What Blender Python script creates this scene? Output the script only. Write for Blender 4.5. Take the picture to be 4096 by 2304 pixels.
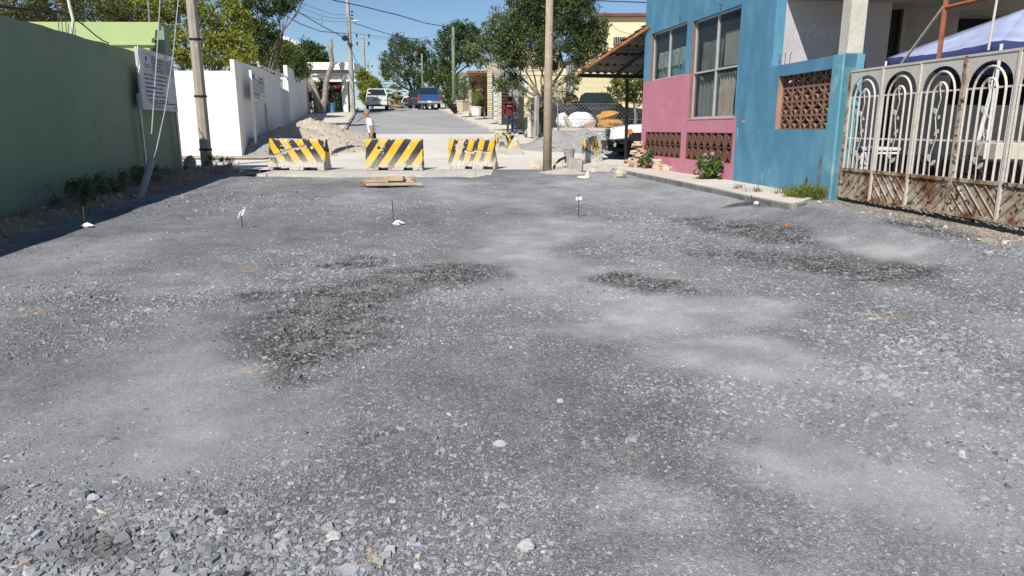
import bpy, math, random
import numpy as np
from mathutils import Vector, Matrix
for o in list(bpy.data.objects): bpy.data.objects.remove(o)
sc = bpy.context.scene
col = sc.collection
R = math.radians
# ------------------------------------------------------------------ camera
F, H0, CZ = 2790.0, 515.0, 1.55          # focal length in photo pixels, horizon row, eye height
PITCH = math.atan((1152-H0)/F); CP, SP = math.cos(PITCH), math.sin(PITCH)
cam_d = bpy.data.cameras.new('camera'); cam = bpy.data.objects.new('camera', cam_d); col.objects.link(cam)
cam.location = (0, 0, CZ); cam.rotation_euler = (R(90)-PITCH, 0, 0)
cam_d.sensor_width = 36; cam_d.lens = 36*F/4096; cam_d.clip_start = .05; cam_d.clip_end = 6000
sc.camera = cam
# ------------------------------------------------------------------ sky and sun
SUN = Vector((.39, .91, -1.0)).normalized()
el = math.asin(-SUN.z); az = math.atan2(-SUN.x, -SUN.y)
world = bpy.data.worlds.new('World'); sc.world = world; world.use_nodes = True
wn = world.node_tree.nodes; wl = world.node_tree.links
sky = wn.new('ShaderNodeTexSky'); sky.sky_type = 'NISHITA'; sky.sun_disc = False
sky.sun_elevation = el; sky.sun_rotation = az; sky.altitude = 300; sky.air_density = 1.0; sky.dust_density = .0; sky.ozone_density = 5.0
bg = wn['Background']; bg.inputs['Strength'].default_value = .08
wl.new(sky.outputs[0], bg.inputs['Color'])
sd = bpy.data.lights.new('sun', 'SUN'); sd.energy = 5.0; sd.angle = R(.53); sd.color = (1, .955, .88)
so = bpy.data.objects.new('sun', sd); col.objects.link(so); so.location = (-20, -30, 40)
so.rotation_euler = SUN.to_track_quat('-Z', 'Y').to_euler()
vs = sc.view_settings; vs.view_transform = 'Standard'; vs.look = 'None'; vs.exposure = .30; vs.gamma = 1
sc.render.resolution_x, sc.render.resolution_y = 1024, 576
# ------------------------------------------------------------------ pixel -> place helpers
GY = [-60, 0, 20, 26, 36, 64, 67.5, 90, 300, 4000]; GZ = [-.9, 0, .36, .45, 1.25, 3.25, 3.38, 2.9, -8, -8]
def g(y): return float(np.interp(y, GY, GZ))
def ray(u, v):
    a, b = (u-2048)/F, (1152-v)/F
    return a, CP+b*SP, -SP+b*CP
def P(u, v, Y):
    r = ray(u, v); t = Y/r[1]; return Vector((r[0]*t, Y, CZ+r[2]*t))
def PZ(u, v, Z):
    r = ray(u, v); t = (Z-CZ)/r[2]; return Vector((r[0]*t, r[1]*t, Z))
def PG(u, v, off=0):
    r = ray(u, v); Y = .8
    while Y < 68:
        z = CZ+r[2]*Y/r[1]
        if z <= g(Y)+off: return Vector((r[0]*Y/r[1], Y, g(Y)+off))
        Y += .02
    return Vector((r[0]*67/r[1], 67, g(67)+off))
class Fac:                                  # a vertical plane: s along, z up, o outwards
    def __init__(f, a, b):
        f.o = Vector((a[0], a[1], 0)); d = Vector((b[0]-a[0], b[1]-a[1], 0)); f.L = d.length; f.d = d.normalized()
        f.n = Vector((f.d.y, -f.d.x, 0))
        if f.n.dot(Vector((0, 0, 0))-f.o) < 0: f.n = -f.n
    def p(f, s, z, o=0): return f.o+f.d*s+f.n*o+Vector((0, 0, z))
    def px(f, u, v):
        r = Vector(ray(u, v)); den = r.dot(f.n); t = (f.o-Vector((0, 0, CZ))).dot(f.n)/den if abs(den) > 1e-9 else 0
        q = Vector((0, 0, CZ))+r*t
        return (q-f.o).dot(f.d), q.z
# ------------------------------------------------------------------ objects
def tag(o, label=None, cat=None, group=None, kind=None):
    if label: o['label'] = label
    if cat: o['category'] = cat
    if group: o['group'] = group
    if kind: o['kind'] = kind
    return o
def thing(name, label, cat, loc=(0, 0, 0), rz=0, group=None):
    o = bpy.data.objects.new(name, None); col.objects.link(o); o.empty_display_size = .2
    o.location = loc; o.rotation_euler = (0, 0, rz)
    return tag(o, label, cat, group)
def link(name, me, parent=None, loc=None, rot=None, scale=None):
    o = bpy.data.objects.new(name, me); col.objects.link(o)
    if parent: o.parent = parent
    if loc is not None: o.location = loc
    if rot is not None: o.rotation_euler = rot
    if scale is not None: o.scale = scale
    return o
def copy_tree(o, parent=None):
    c = o.copy(); col.objects.link(c); c.parent = parent
    for ch in list(o.children): copy_tree(ch, c)
    return c
def wloc(o):
    v = Vector(o.location)
    return v+wloc(o.parent) if o.parent else v
class MB:
    def __init__(s): s.v = []; s.f = []; s.m = []; s.mi = 0
    def add(s, vs, fs):
        k = len(s.v); s.v += [tuple(p) for p in vs]; s.f += [tuple(i+k for i in q) for q in fs]; s.m += [s.mi]*len(fs); return s
    def boxm(s, M):                          # unit cube through a matrix
        vs = [M @ Vector((x, y, z)) for x in (-.5, .5) for y in (-.5, .5) for z in (-.5, .5)]
        return s.add(vs, [(0, 1, 3, 2), (4, 6, 7, 5), (0, 4, 5, 1), (2, 3, 7, 6), (0, 2, 6, 4), (1, 5, 7, 3)])
    def box(s, c, d, rz=0, rx=0, ry=0):
        M = Matrix.Translation(Vector(c)) @ Matrix.Rotation(rz, 4, 'Z') @ Matrix.Rotation(ry, 4, 'Y') @ Matrix.Rotation(rx, 4, 'X') @ Matrix.Diagonal((d[0], d[1], d[2], 1))
        return s.boxm(M)
    def fbox(s, f, s0, s1, z0, z1, o0, o1):  # box on a facade
        vs = [f.p(a, b, c) for a in (s0, s1) for b in (z0, z1) for c in (o0, o1)]
        return s.add(vs, [(0, 1, 3, 2), (4, 6, 7, 5), (0, 4, 5, 1), (2, 3, 7, 6), (0, 2, 6, 4), (1, 5, 7, 3)])
    def tube(s, pts, r, n=6, r1=None, cap=True):
        pts = [Vector(p) for p in pts]; m = len(pts); k = len(s.v); rings = []
        rs = r if isinstance(r, (list, tuple)) else [r+((r1 if r1 is not None else r)-r)*i/max(1, m-1) for i in range(m)]
        up = Vector((0, 0, 1)); prev = None
        vs = []
        for i in range(m):
            t = (pts[min(i+1, m-1)]-pts[max(i-1, 0)]).normalized()
            a = prev if prev is not None else (up.cross(t) if abs(t.z) < .95 else Vector((1, 0, 0)).cross(t))
            a = (a-t*a.dot(t)).normalized(); b = t.cross(a); prev = a
            for j in range(n):
                w = 2*math.pi*j/n; vs.append(pts[i]+(a*math.cos(w)+b*math.sin(w))*rs[i])
        fs = [(i*n+j, i*n+(j+1) % n, (i+1)*n+(j+1) % n, (i+1)*n+j) for i in range(m-1) for j in range(n)]
        if cap: fs += [tuple(range(n-1, -1, -1)), tuple((m-1)*n+j for j in range(n))]
        return s.add(vs, fs)
    def lathe(s, c, prof, n=16, axis='z'):
        vs = []
        for (r, h) in prof:
            for j in range(n):
                w = 2*math.pi*j/n; x, y = r*math.cos(w), r*math.sin(w)
                vs.append(Vector(c)+(Vector((x, y, h)) if axis == 'z' else Vector((x, h, y)) if axis == 'y' else Vector((h, x, y))))
        m = len(prof)
        fs = [(i*n+j, i*n+(j+1) % n, (i+1)*n+(j+1) % n, (i+1)*n+j) for i in range(m-1) for j in range(n)]
        fs += [tuple(range(n-1, -1, -1)), tuple((m-1)*n+j for j in range(n))]
        return s.add(vs, fs)
    def prism(s, poly, ext):                 # polygon of 3-D points pushed along ext
        n = len(poly); poly = [Vector(p) for p in poly]; e = Vector(ext)
        return s.add(poly+[p+e for p in poly], [tuple(range(n-1, -1, -1)), tuple(range(n, 2*n))]+[(i, (i+1) % n, n+(i+1) % n, n+i) for i in range(n)])
    def loft(s, rings, cap=True):
        n = len(rings[0]); m = len(rings); vs = [p for r in rings for p in r]
        fs = [(i*n+j, i*n+(j+1) % n, (i+1)*n+(j+1) % n, (i+1)*n+j) for i in range(m-1) for j in range(n)]
        if cap: fs += [tuple(range(n-1, -1, -1)), tuple((m-1)*n+j for j in range(n))]
        return s.add(vs, fs)
    def blob(s, c, d, seed=0, n=7, m=5, j=.18, rz=0):   # irregular rock
        rr = random.Random(seed); vs = []
        for i in range(m):
            ph = math.pi*(i+.5)/m
            for k in range(n):
                th = 2*math.pi*k/n+rz; q = 1+rr.uniform(-j, j)
                vs.append(Vector(c)+Vector((d[0]*.5*math.sin(ph)*math.cos(th)*q, d[1]*.5*math.sin(ph)*math.sin(th)*q, d[2]*.5*math.cos(ph)*(1+rr.uniform(-j, j)))))
        fs = [(i*n+k, i*n+(k+1) % n, (i+1)*n+(k+1) % n, (i+1)*n+k) for i in range(m-1) for k in range(n)]
        fs += [tuple(range(n-1, -1, -1)), tuple((m-1)*n+k for k in range(n))]
        return s.add(vs, fs)
    def mesh(s, name, mat, smooth=False):
        me = bpy.data.meshes.new(name); me.from_pydata(s.v, [], s.f)
        for q in (mat if isinstance(mat, (list, tuple)) else [mat]): me.materials.append(q)
        if any(s.m): me.polygons.foreach_set('material_index', s.m)
        if smooth: me.polygons.foreach_set('use_smooth', [True]*len(me.polygons))
        me.validate(); me.update(); return me
    def build(s, name, mat, parent=None, smooth=False, origin=None, local=False, bevel=0, rough=None, seg=2):
        off = Vector((0, 0, 0))
        if not local:
            if parent: off = wloc(parent)
            elif origin is not None: off = Vector(origin)
            else:
                a = np.array(s.v); off = Vector(((a[:, 0].min()+a[:, 0].max())/2, (a[:, 1].min()+a[:, 1].max())/2, a[:, 2].min()))
        s.v = [(p[0]-off.x, p[1]-off.y, p[2]-off.z) for p in s.v]
        me = s.mesh(name, mat, smooth)
        o = link(name, me, parent)
        if not parent and not local: o.location = off
        if bevel:
            md = o.modifiers.new('bevel', 'BEVEL'); md.width = bevel; md.segments = seg; md.limit_method = 'ANGLE'; md.angle_limit = R(40)
        return o
def wallgrid(mb, f, s0, s1, z0, z1, holes, o0, o1, sbreaks=(), zbreaks=(), matf=None):
    S = sorted(set([s0, s1]+[h[0] for h in holes]+[h[1] for h in holes]+list(sbreaks))); Z = sorted(set([z0, z1]+[h[2] for h in holes]+[h[3] for h in holes]+list(zbreaks)))
    S = [q for q in S if s0-1e-6 <= q <= s1+1e-6]; Z = [q for q in Z if z0-1e-6 <= q <= z1+1e-6]
    ok = [[not any(h[0] < (S[i]+S[i+1])/2 < h[1] and h[2] < (Z[j]+Z[j+1])/2 < h[3] for h in holes) for j in range(len(Z)-1)] for i in range(len(S)-1)]
    for i in range(len(S)-1):
        for j in range(len(Z)-1):
            if not ok[i][j]: continue
            a, b, c, d = S[i], S[i+1], Z[j], Z[j+1]
            mb.mi = matf((a+b)/2, (c+d)/2) if matf else 0
            mb.add([f.p(a, c, o1), f.p(b, c, o1), f.p(b, d, o1), f.p(a, d, o1)], [(0, 1, 2, 3)])
            mb.add([f.p(a, c, o0), f.p(b, c, o0), f.p(b, d, o0), f.p(a, d, o0)], [(3, 2, 1, 0)])
            for di, dj, e in ((-1, 0, (a, a, c, d)), (1, 0, (b, b, c, d)), (0, -1, (a, b, c, c)), (0, 1, (a, b, d, d))):
                ii, jj = i+di, j+dj
                if 0 <= ii < len(S)-1 and 0 <= jj < len(Z)-1 and ok[ii][jj]: continue
                mb.add([f.p(e[0], e[2], o0), f.p(e[1], e[3], o0), f.p(e[1], e[3], o1), f.p(e[0], e[2], o1)], [(0, 1, 2, 3)])
    mb.mi = 0
# ------------------------------------------------------------------ materials
MATS = {}
def nmat(name):
    m = bpy.data.materials.new(name); m.use_nodes = True; MATS[name] = m
    nt = m.node_tree; return m, nt, nt.nodes, nt.links, nt.nodes['Principled BSDF']
def mat(name, c, c2=None, sc1=2.0, rough=.85, bump=.15, bsc=40, bdist=.01, metal=0, stain=None, ssc=1.2, sthr=.58, ssoft=.08, fine=.12, spec=.3, streak=0, alpha=1, rust=None):
    if name in MATS: return MATS[name]
    m, nt, N, L, B = nmat(name)
    tc = N.new('ShaderNodeTexCoord'); mp = N.new('ShaderNodeMapping'); L.new(tc.outputs['Object'], mp.inputs[0])
    c2 = c2 or tuple(q*.78 for q in c)
    n1 = N.new('ShaderNodeTexNoise'); n1.inputs['Scale'].default_value = sc1; n1.inputs['Detail'].default_value = 7; n1.inputs['Roughness'].default_value = .62; L.new(mp.outputs[0], n1.inputs['Vector'])
    r1 = N.new('ShaderNodeValToRGB'); r1.color_ramp.elements[0].position = .36; r1.color_ramp.elements[1].position = .66
    r1.color_ramp.elements[0].color = (*c2, 1); r1.color_ramp.elements[1].color = (*c, 1); L.new(n1.outputs[0], r1.inputs[0])
    out = r1.outputs[0]
    n2 = N.new('ShaderNodeTexNoise'); n2.inputs['Scale'].default_value = bsc; n2.inputs['Detail'].default_value = 5; L.new(mp.outputs[0], n2.inputs['Vector'])
    if fine:
        mr = N.new('ShaderNodeMapRange'); mr.inputs[1].default_value = .3; mr.inputs[2].default_value = .7; mr.inputs[3].default_value = 1-fine; mr.inputs[4].default_value = 1+fine; L.new(n2.outputs[0], mr.inputs[0])
        mx = N.new('ShaderNodeMix'); mx.data_type = 'RGBA'; mx.blend_type = 'MULTIPLY'; mx.inputs[0].default_value = 1
        L.new(out, mx.inputs[6]); L.new(mr.outputs[0], mx.inputs[7]); out = mx.outputs[2]
    def layer(colr, scale, thr, soft, stretch):
        nonlocal out
        mp2 = N.new('ShaderNodeMapping'); mp2.inputs['Scale'].default_value = (1, 1, stretch); mp2.inputs['Location'].default_value = (3.1, 7.7, 1.3); L.new(tc.outputs['Object'], mp2.inputs[0])
        n3 = N.new('ShaderNodeTexNoise'); n3.inputs['Scale'].default_value = scale; n3.inputs['Detail'].default_value = 9; n3.inputs['Roughness'].default_value = .68; L.new(mp2.outputs[0], n3.inputs['Vector'])
        mr = N.new('ShaderNodeMapRange'); mr.inputs[1].default_value = thr; mr.inputs[2].default_value = thr+soft; L.new(n3.outputs[0], mr.inputs[0])
        mx = N.new('ShaderNodeMix'); mx.data_type = 'RGBA'; L.new(mr.outputs[0], mx.inputs[0]); L.new(out, mx.inputs[6]); mx.inputs[7].default_value = (*colr, 1); out = mx.outputs[2]
    if stain: layer(stain, ssc, sthr, ssoft, 1-.75*streak)
    if rust: layer(rust[0], rust[1], rust[2], rust[3], 1)
    L.new(out, B.inputs['Base Color'])
    B.inputs['Roughness'].default_value = rough; B.inputs['Metallic'].default_value = metal; B.inputs['Specular IOR Level'].default_value = spec
    if bump:
        b = N.new('ShaderNodeBump'); b.inputs['Strength'].default_value = bump; b.inputs['Distance'].default_value = bdist; L.new(n2.outputs[0], b.inputs['Height']); L.new(b.outputs[0], B.inputs['Normal'])
    return m
def glass(name, c, rough=.06, alpha=.55):
    if name in MATS: return MATS[name]
    m, nt, N, L, B = nmat(name); B.inputs['Base Color'].default_value = (*c, 1); B.inputs['Roughness'].default_value = rough; B.inputs['Alpha'].default_value = alpha
    n = N.new('ShaderNodeTexNoise'); n.inputs['Scale'].default_value = 3; b = N.new('ShaderNodeBump'); b.inputs['Strength'].default_value = .03; L.new(n.outputs[0], b.inputs['Height']); L.new(b.outputs[0], B.inputs['Normal'])
    return m
def leafmat(name, hue=1.0, trans=.35):       # colour comes from the leaves' own vertex colours
    if name in MATS: return MATS[name]
    m, nt, N, L, B = nmat(name)
    a = N.new('ShaderNodeAttribute'); a.attribute_name = 'Col'; L.new(a.outputs['Color'], B.inputs['Base Color'])
    B.inputs['Roughness'].default_value = .6; B.inputs['Specular IOR Level'].default_value = .25
    t = N.new('ShaderNodeBsdfTranslucent'); L.new(a.outputs['Color'], t.inputs['Color']); ms = N.new('ShaderNodeMixShader'); ms.inputs[0].default_value = trans
    L.new(B.outputs[0], ms.inputs[1]); L.new(t.outputs[0], ms.inputs[2]); L.new(ms.outputs[0], N['Material Output'].inputs['Surface'])
    return m
def paint(name, c, rough=.3, metal=.0, coat=.5):
    if name in MATS: return MATS[name]
    m = mat(name, c, tuple(q*.9 for q in c), sc1=3, rough=rough, bump=0, fine=.03, metal=metal, spec=.5, stain=tuple(.6*q+.1 for q in c), ssc=4, sthr=.62, ssoft=.2)
    m.node_tree.nodes['Principled BSDF'].inputs['Coat Weight'].default_value = coat
    return m
# numpy value noise
def _h(ix, iy, s): 
    v = np.sin(ix*127.1+iy*311.7+s*74.7)*43758.5453; return v-np.floor(v)
def vnoise(x, y, s=0):
    ix, iy = np.floor(x), np.floor(y); fx, fy = x-ix, y-iy; fx = fx*fx*(3-2*fx); fy = fy*fy*(3-2*fy)
    return (_h(ix, iy, s)*(1-fx)+_h(ix+1, iy, s)*fx)*(1-fy)+(_h(ix, iy+1, s)*(1-fx)+_h(ix+1, iy+1, s)*fx)*fy
def fbm(x, y, s=0, o=4):
    r = 0; a = .5
    for k in range(o): r = r+a*vnoise(x*2**k, y*2**k, s+k*13); a *= .5
    return r/(1-.5**o)
def setcol(me, cols, name='Col'):
    at = me.attributes.new(name, 'FLOAT_COLOR', 'POINT'); c4 = np.ones((len(me.vertices), 4), np.float32); c4[:, :3] = cols; at.data.foreach_set('color', c4.ravel())
def npmesh(name, v, f, m):                    # f: (n,k) equal-sided faces
    me = bpy.data.meshes.new(name); n, k = f.shape
    me.vertices.add(len(v)); me.vertices.foreach_set('co', v.astype(np.float32).ravel())
    me.loops.add(n*k); me.loops.foreach_set('vertex_index', f.astype(np.int32).ravel())
    me.polygons.add(n); me.polygons.foreach_set('loop_start', np.arange(0, n*k, k, dtype=np.int32)); me.polygons.foreach_set('loop_total', np.full(n, k, np.int32))
    me.materials.append(m); me.update(); me.validate(); me.polygons.foreach_set('use_smooth', [False]*len(me.polygons)); return me
# ================================================================== GROUND
dirt = mat('dirt', (.40, .33, .25), (.30, .25, .19), sc1=.8, bump=.5, bsc=18, bdist=.03, stain=(.5, .45, .38), ssc=.6)
conc = mat('concrete', (.60, .565, .505), (.52, .49, .44), sc1=.5, bump=.12, bsc=60, stain=(.42, .40, .365), ssc=.8, sthr=.58, ssoft=.25, fine=.07)
concs = mat('sidewalk_concrete', (.60, .55, .475), (.50, .46, .40), sc1=.9, bump=.15, bsc=50, stain=(.40, .365, .31), ssc=1.3, sthr=.6, ssoft=.15)
concd = mat('grey_concrete', (.36, .35, .33), (.25, .245, .235), sc1=1.5, bump=.35, bsc=30, bdist=.02, stain=(.45, .43, .39), ssc=2.5, sthr=.56, ssoft=.15)
asph = mat('asphalt_worn', (.315, .312, .308), (.275, .272, .27), sc1=.35, bump=.15, bsc=90, stain=(.38, .375, .36), ssc=.25, sthr=.52, ssoft=.2, fine=.1)
def sheet(name, xs, ys, zf, m, **kw):
    V = np.array([(x, y, zf(x, y)) for y in ys for x in xs]); nx = len(xs)
    Fq = np.array([(j*nx+i, j*nx+i+1, (j+1)*nx+i+1, (j+1)*nx+i) for j in range(len(ys)-1) for i in range(nx-1)])
    o = link(name, npmesh(name, V, Fq, m)); o['kind'] = 'structure'; return o
sheet('ground', [-2500, -300, -80, -30, -15, 0, 15, 30, 80, 300, 2500], GY[:1]+[-20]+GY[1:2]+[10]+GY[2:6]+[65.5]+GY[6:], lambda x, y: g(y)-.10-(.22 if abs(x) < 31 and y < 19.9 else 0), dirt)
# dark damp patches and pale dusty patches of the gravel, as strokes between places read off the photograph
def strokes(L): return [[(PG(u, v).x, PG(u, v).y, r) for (u, v, r) in s] for s in L]
WET = strokes([[(1200, 1470, .25), (1260, 1370, .42), (1320, 1260, .6)], [(1060, 1190, .25), (1350, 1200, .5), (1560, 1150, .45)], [(1620, 1110, .35), (1860, 1095, .35)], [(1380, 1052, .2), (1480, 1042, .25)], [(2760, 885, .35), (2950, 915, .5), (3120, 950, .4)],
    [(2900, 1020, .3), (3150, 1040, .45), (3430, 1085, .5), (3620, 1090, .3)], [(2450, 1115, .2), (2620, 1150, .3)], [(330, 2190, .10), (470, 2140, .13)], [(3650, 960, .3), (3850, 1010, .3)], [(1500, 1700, .05), (1520, 1690, .05)], [(2950, 842, .2), (3100, 850, .2)]])
DUST = strokes([[(3200, 1830, .25), (3450, 1930, .3)], [(2250, 1320, .3), (2420, 1330, .25)], [(640, 1800, .12), (780, 1700, .15)], [(2700, 1270, .5), (3000, 1240, .4)], [(3280, 960, .3), (3600, 1040, .4)], [(700, 1120, .5), (950, 1080, .4)], [(2100, 1000, .5), (2300, 900, .7)], [(2700, 1480, .3), (3100, 1420, .4)], [(2500, 2050, .3), (2900, 2200, .25)], [(1350, 700, .8), (1900, 735, .5)], [(2300, 735, .5), (2500, 720, .4)]])
RUST = strokes([[(1000, 1475, .08), (1060, 1470, .08)], [(2700, 1120, .1), (2720, 1118, .06)], [(1490, 2230, .05), (1540, 2270, .04)], [(1390, 1370, .05), (1400, 1355, .05)], [(110, 1255, .1), (170, 1250, .06)], [(3520, 1270, .1), (3560, 1270, .1)], [(2650, 1370, .06), (2660, 1372, .06)], [(980, 1080, .1), (1000, 1070, .08)], [(2480, 1790, .05), (2500, 1800, .04)], [(1780, 1040, .05), (1790, 1042, .05)]])
def field(S, x, y, warp=.28, soft=.6, ws=1.9):
    wx = x+(fbm(x*ws, y*ws, 5)-.5)*warp*2; wy = y+(fbm(x*ws, y*ws, 9)-.5)*warp*2; best = np.zeros_like(x)
    for st in S:
        for (x0, y0, r0), (x1, y1, r1) in zip(st[:-1], st[1:]):
            dx, dy = x1-x0, y1-y0; t = np.clip(((wx-x0)*dx+(wy-y0)*dy)/(dx*dx+dy*dy+1e-9), 0, 1)
            d = np.hypot(wx-x0-t*dx, wy-y0-t*dy)/(r0+(r1-r0)*t); best = np.maximum(best, np.clip((1+soft-d)/(2*soft), 0, 1))
    return best*best*(3-2*best)
def lot_z(x, y):                             # the gravel: lightly rutted, banked up along the pavement on the right
    b = np.interp(y, GY, GZ); w = np.interp(y, [8, 11.5, 13, 14.5, 17, 19], [.2, .2, .16, .1, .03, 0])
    r = np.clip((x-(2.6-(y-17)*.12))/1.0, 0, 1)
    lip = np.clip((y-17.4)/1.0, 0, 1)*np.clip((x+7.4)/.4, 0, 1)*np.clip((-.72-x)/.25, 0, 1)*(.05+.20*(y > 18.9))/.10
    return b+(fbm(x*.55, y*.55, 3)-.5)*.05+(fbm(x*2.3, y*2.3, 4)-.5)*.016+r*r*w-lip*.10
gm, nt, N, L, B = nmat('gravel_bed')
tc0 = N.new('ShaderNodeTexCoord'); at = N.new('ShaderNodeAttribute'); at.attribute_name = 'Col'
nw = N.new('ShaderNodeTexNoise'); nw.inputs['Scale'].default_value = 22; nw.inputs['Detail'].default_value = 4; L.new(tc0.outputs['Object'], nw.inputs['Vector'])
sv = N.new('ShaderNodeVectorMath'); sv.operation = 'MULTIPLY_ADD'; L.new(nw.outputs['Color'], sv.inputs[0]); sv.inputs[1].default_value = (.055, .055, .055); L.new(tc0.outputs['Object'], sv.inputs[2])
class _T: pass
tc = _T(); tc.outputs = {'Object': sv.outputs[0]}      # stone cells of irregular outline
vo = N.new('ShaderNodeTexVoronoi'); vo.inputs['Scale'].default_value = 105; L.new(tc.outputs['Object'], vo.inputs['Vector'])
vo2 = N.new('ShaderNodeTexVoronoi'); vo2.inputs['Scale'].default_value = 34; ve = N.new('ShaderNodeTexVoronoi'); ve.feature = 'DISTANCE_TO_EDGE'; ve.inputs['Scale'].default_value = 34; L.new(tc.outputs['Object'], ve.inputs['Vector']); ve2 = N.new('ShaderNodeTexVoronoi'); ve2.feature = 'DISTANCE_TO_EDGE'; ve2.inputs['Scale'].default_value = 105; L.new(tc.outputs['Object'], ve2.inputs['Vector']); nb = N.new('ShaderNodeTexNoise'); nb.inputs['Scale'].default_value = 5; nb.inputs['Detail'].default_value = 7; nb.inputs['Roughness'].default_value = .7; L.new(tc.outputs['Object'], nb.inputs['Vector']); L.new(tc.outputs['Object'], vo2.inputs['Vector'])
nz = N.new('ShaderNodeTexNoise'); nz.inputs['Scale'].default_value = 140; nz.inputs['Detail'].default_value = 6; nz.inputs['Roughness'].default_value = .8; L.new(tc.outputs['Object'], nz.inputs['Vector'])
def mrange(i, a, b, c, d):
    q = N.new('ShaderNodeMapRange'); q.inputs[1].default_value = a; q.inputs[2].default_value = b; q.inputs[3].default_value = c; q.inputs[4].default_value = d; L.new(i, q.inputs[0]); return q.outputs[0]
def mulc(a, b):
    q = N.new('ShaderNodeMix'); q.data_type = 'RGBA'; q.blend_type = 'MULTIPLY'; q.inputs[0].default_value = 1; L.new(a, q.inputs[6]); L.new(b, q.inputs[7]); return q.outputs[2]
sx = N.new('ShaderNodeSeparateColor'); L.new(vo.outputs['Color'], sx.inputs[0])
sx2 = N.new('ShaderNodeSeparateColor'); L.new(vo2.outputs['Color'], sx2.inputs[0])
o1 = mulc(at.outputs['Color'], mrange(sx.outputs[0], 0, 1, .68, 1.38)); o1 = mulc(o1, mrange(nz.outputs[0], .3, .7, .8, 1.2)); o1 = mulc(o1, mrange(sx2.outputs[1], 0, 1, .86, 1.14)); o1 = mulc(o1, mrange(ve2.outputs['Distance'], 0, .10, .86, 1.06)); o1 = mulc(o1, mrange(nb.outputs[0], .35, .65, .86, 1.14))  # cell edges darkened in colour as the shaded gaps between stones
af = N.new('ShaderNodeAttribute'); af.attribute_name = 'Fine'; o2 = mulc(mulc(at.outputs['Color'], mrange(nz.outputs[0], .25, .75, .80, 1.2)), mrange(nb.outputs[0], .35, .65, .90, 1.1)); o2 = mulc(o2, mrange(sx.outputs[0], 0, 1, .88, 1.12)); mf = N.new('ShaderNodeMix'); mf.data_type = 'RGBA'; L.new(mrange(af.outputs['Fac'], .1, .9, 0, .92), mf.inputs[0]); L.new(o1, mf.inputs[6]); L.new(o2, mf.inputs[7])
L.new(mf.outputs[2], B.inputs['Base Color']); B.inputs['Roughness'].default_value = .95; B.inputs['Specular IOR Level'].default_value = .15
bp = N.new('ShaderNodeBump'); bp.inputs['Strength'].default_value = .9; bp.inputs['Distance'].default_value = .009
ad = N.new('ShaderNodeMath'); ad.operation = 'ADD'; L.new(mrange(ve2.outputs['Distance'], 0, .3, 0, .8), ad.inputs[0]); L.new(nz.outputs[0], ad.inputs[1]); L.new(mrange(af.outputs['Fac'], 0, 1, .9, .35), bp.inputs['Strength']); L.new(ad.outputs[0], bp.inputs['Height']); L.new(bp.outputs[0], B.inputs['Normal'])
def fine_field(x, y):                        # compacted dusty stretches between the loose stone
    xs_ = x+.2*y; f = fbm(x*.45+9, y*.30, 91)*.7+fbm(xs_*1.3, y*.28, 92)*.5+.10*np.clip(x/3, -1, 1)
    return np.clip((f-.53)*3.2+.6*field(DUST, x, y, .5, .7)-1.2*field(WET, x, y)-np.clip((3.0-y)*.9, 0, 1)*np.clip((.3-x)*1.2, 0, 1), 0, 1)
def gravel_col(x, y, base):
    wet, dust, rus = field(WET, x, y), field(DUST, x, y, .5, .7), field(RUST, x, y, .06, .5, 6)
    c = np.array(base)[None, :]*(1+.45*(fbm(x*.7, y*.5, 21)-.5)+.30*(fbm((x+.2*y)*1.7, y*.35, 27)-.5)+.45*(fbm(x*3.2, y*2.6, 23)-.5)+.06*(fine_field(x, y)-.4))[:, None]
    c = c*(1-.0*wet[:, None])
    c = c+(np.array([.45, .445, .435])-c)*(.5*dust*np.clip((fbm(x*2.6, y*3.4, 31)-.36)*3.2, 0, 1)*(.6+.5*fbm(x*9, y*9, 33)))[:, None]
    brk = np.clip((fbm(x*7, y*7, 77)-.16)*2.4, 0, 1)
    c = c+(np.array([.045, .042, .040])-c)*(np.clip(.98*wet*brk, 0, .86))[:, None]
    c = c+(np.array([.40, .32, .22])-c)*(rus*np.clip((fbm(x*18, y*18, 51)-.42)*5, 0, .75))[:, None]
    right = np.clip((x-(4.9-(y-11)*.12))/.5+(fbm(x*2, y*2, 61)-.5)*1.2, 0, 1)*(y < 13)
    return c+(np.array([.36, .30, .22])-c)*(right*.8)[:, None], wet
xs = np.arange(-9.6, 8.6, .07); ys = np.concatenate([np.arange(-3, 1.6, .3), np.arange(1.6, 9, .06), np.arange(9, 20.9, .09)])
X, Yy = np.meshgrid(xs, ys); X = X.ravel(); Yy = Yy.ravel()
V = np.stack([X, Yy, lot_z(X, Yy)], 1); nx = len(xs); idx = np.arange(len(V)).reshape(len(ys), nx)
Fq = np.stack([idx[:-1, :-1].ravel(), idx[:-1, 1:].ravel(), idx[1:, 1:].ravel(), idx[1:, :-1].ravel()], 1)
PIT = PG(1548, 746); PIT = (PIT.x, PIT.y+.12)
fcx, fcy = V[Fq, 0].mean(1)-PIT[0], V[Fq, 1].mean(1)-PIT[1]; keepq = np.hypot(fcx/.60, fcy/.50) > .92+.12*np.sin(3*np.arctan2(fcy, fcx))
Fq = Fq[keepq]
me = npmesh('gravel_road', V, Fq, gm); cc, _ = gravel_col(X, Yy, (.252, .254, .262)); setcol(me, cc); ff = fine_field(X, Yy); setcol(me, np.stack([ff, ff, ff], 1), 'Fine')
me.polygons.foreach_set('use_smooth', [True]*len(me.polygons)); tag(link('gravel_road', me), kind='structure')
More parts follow.
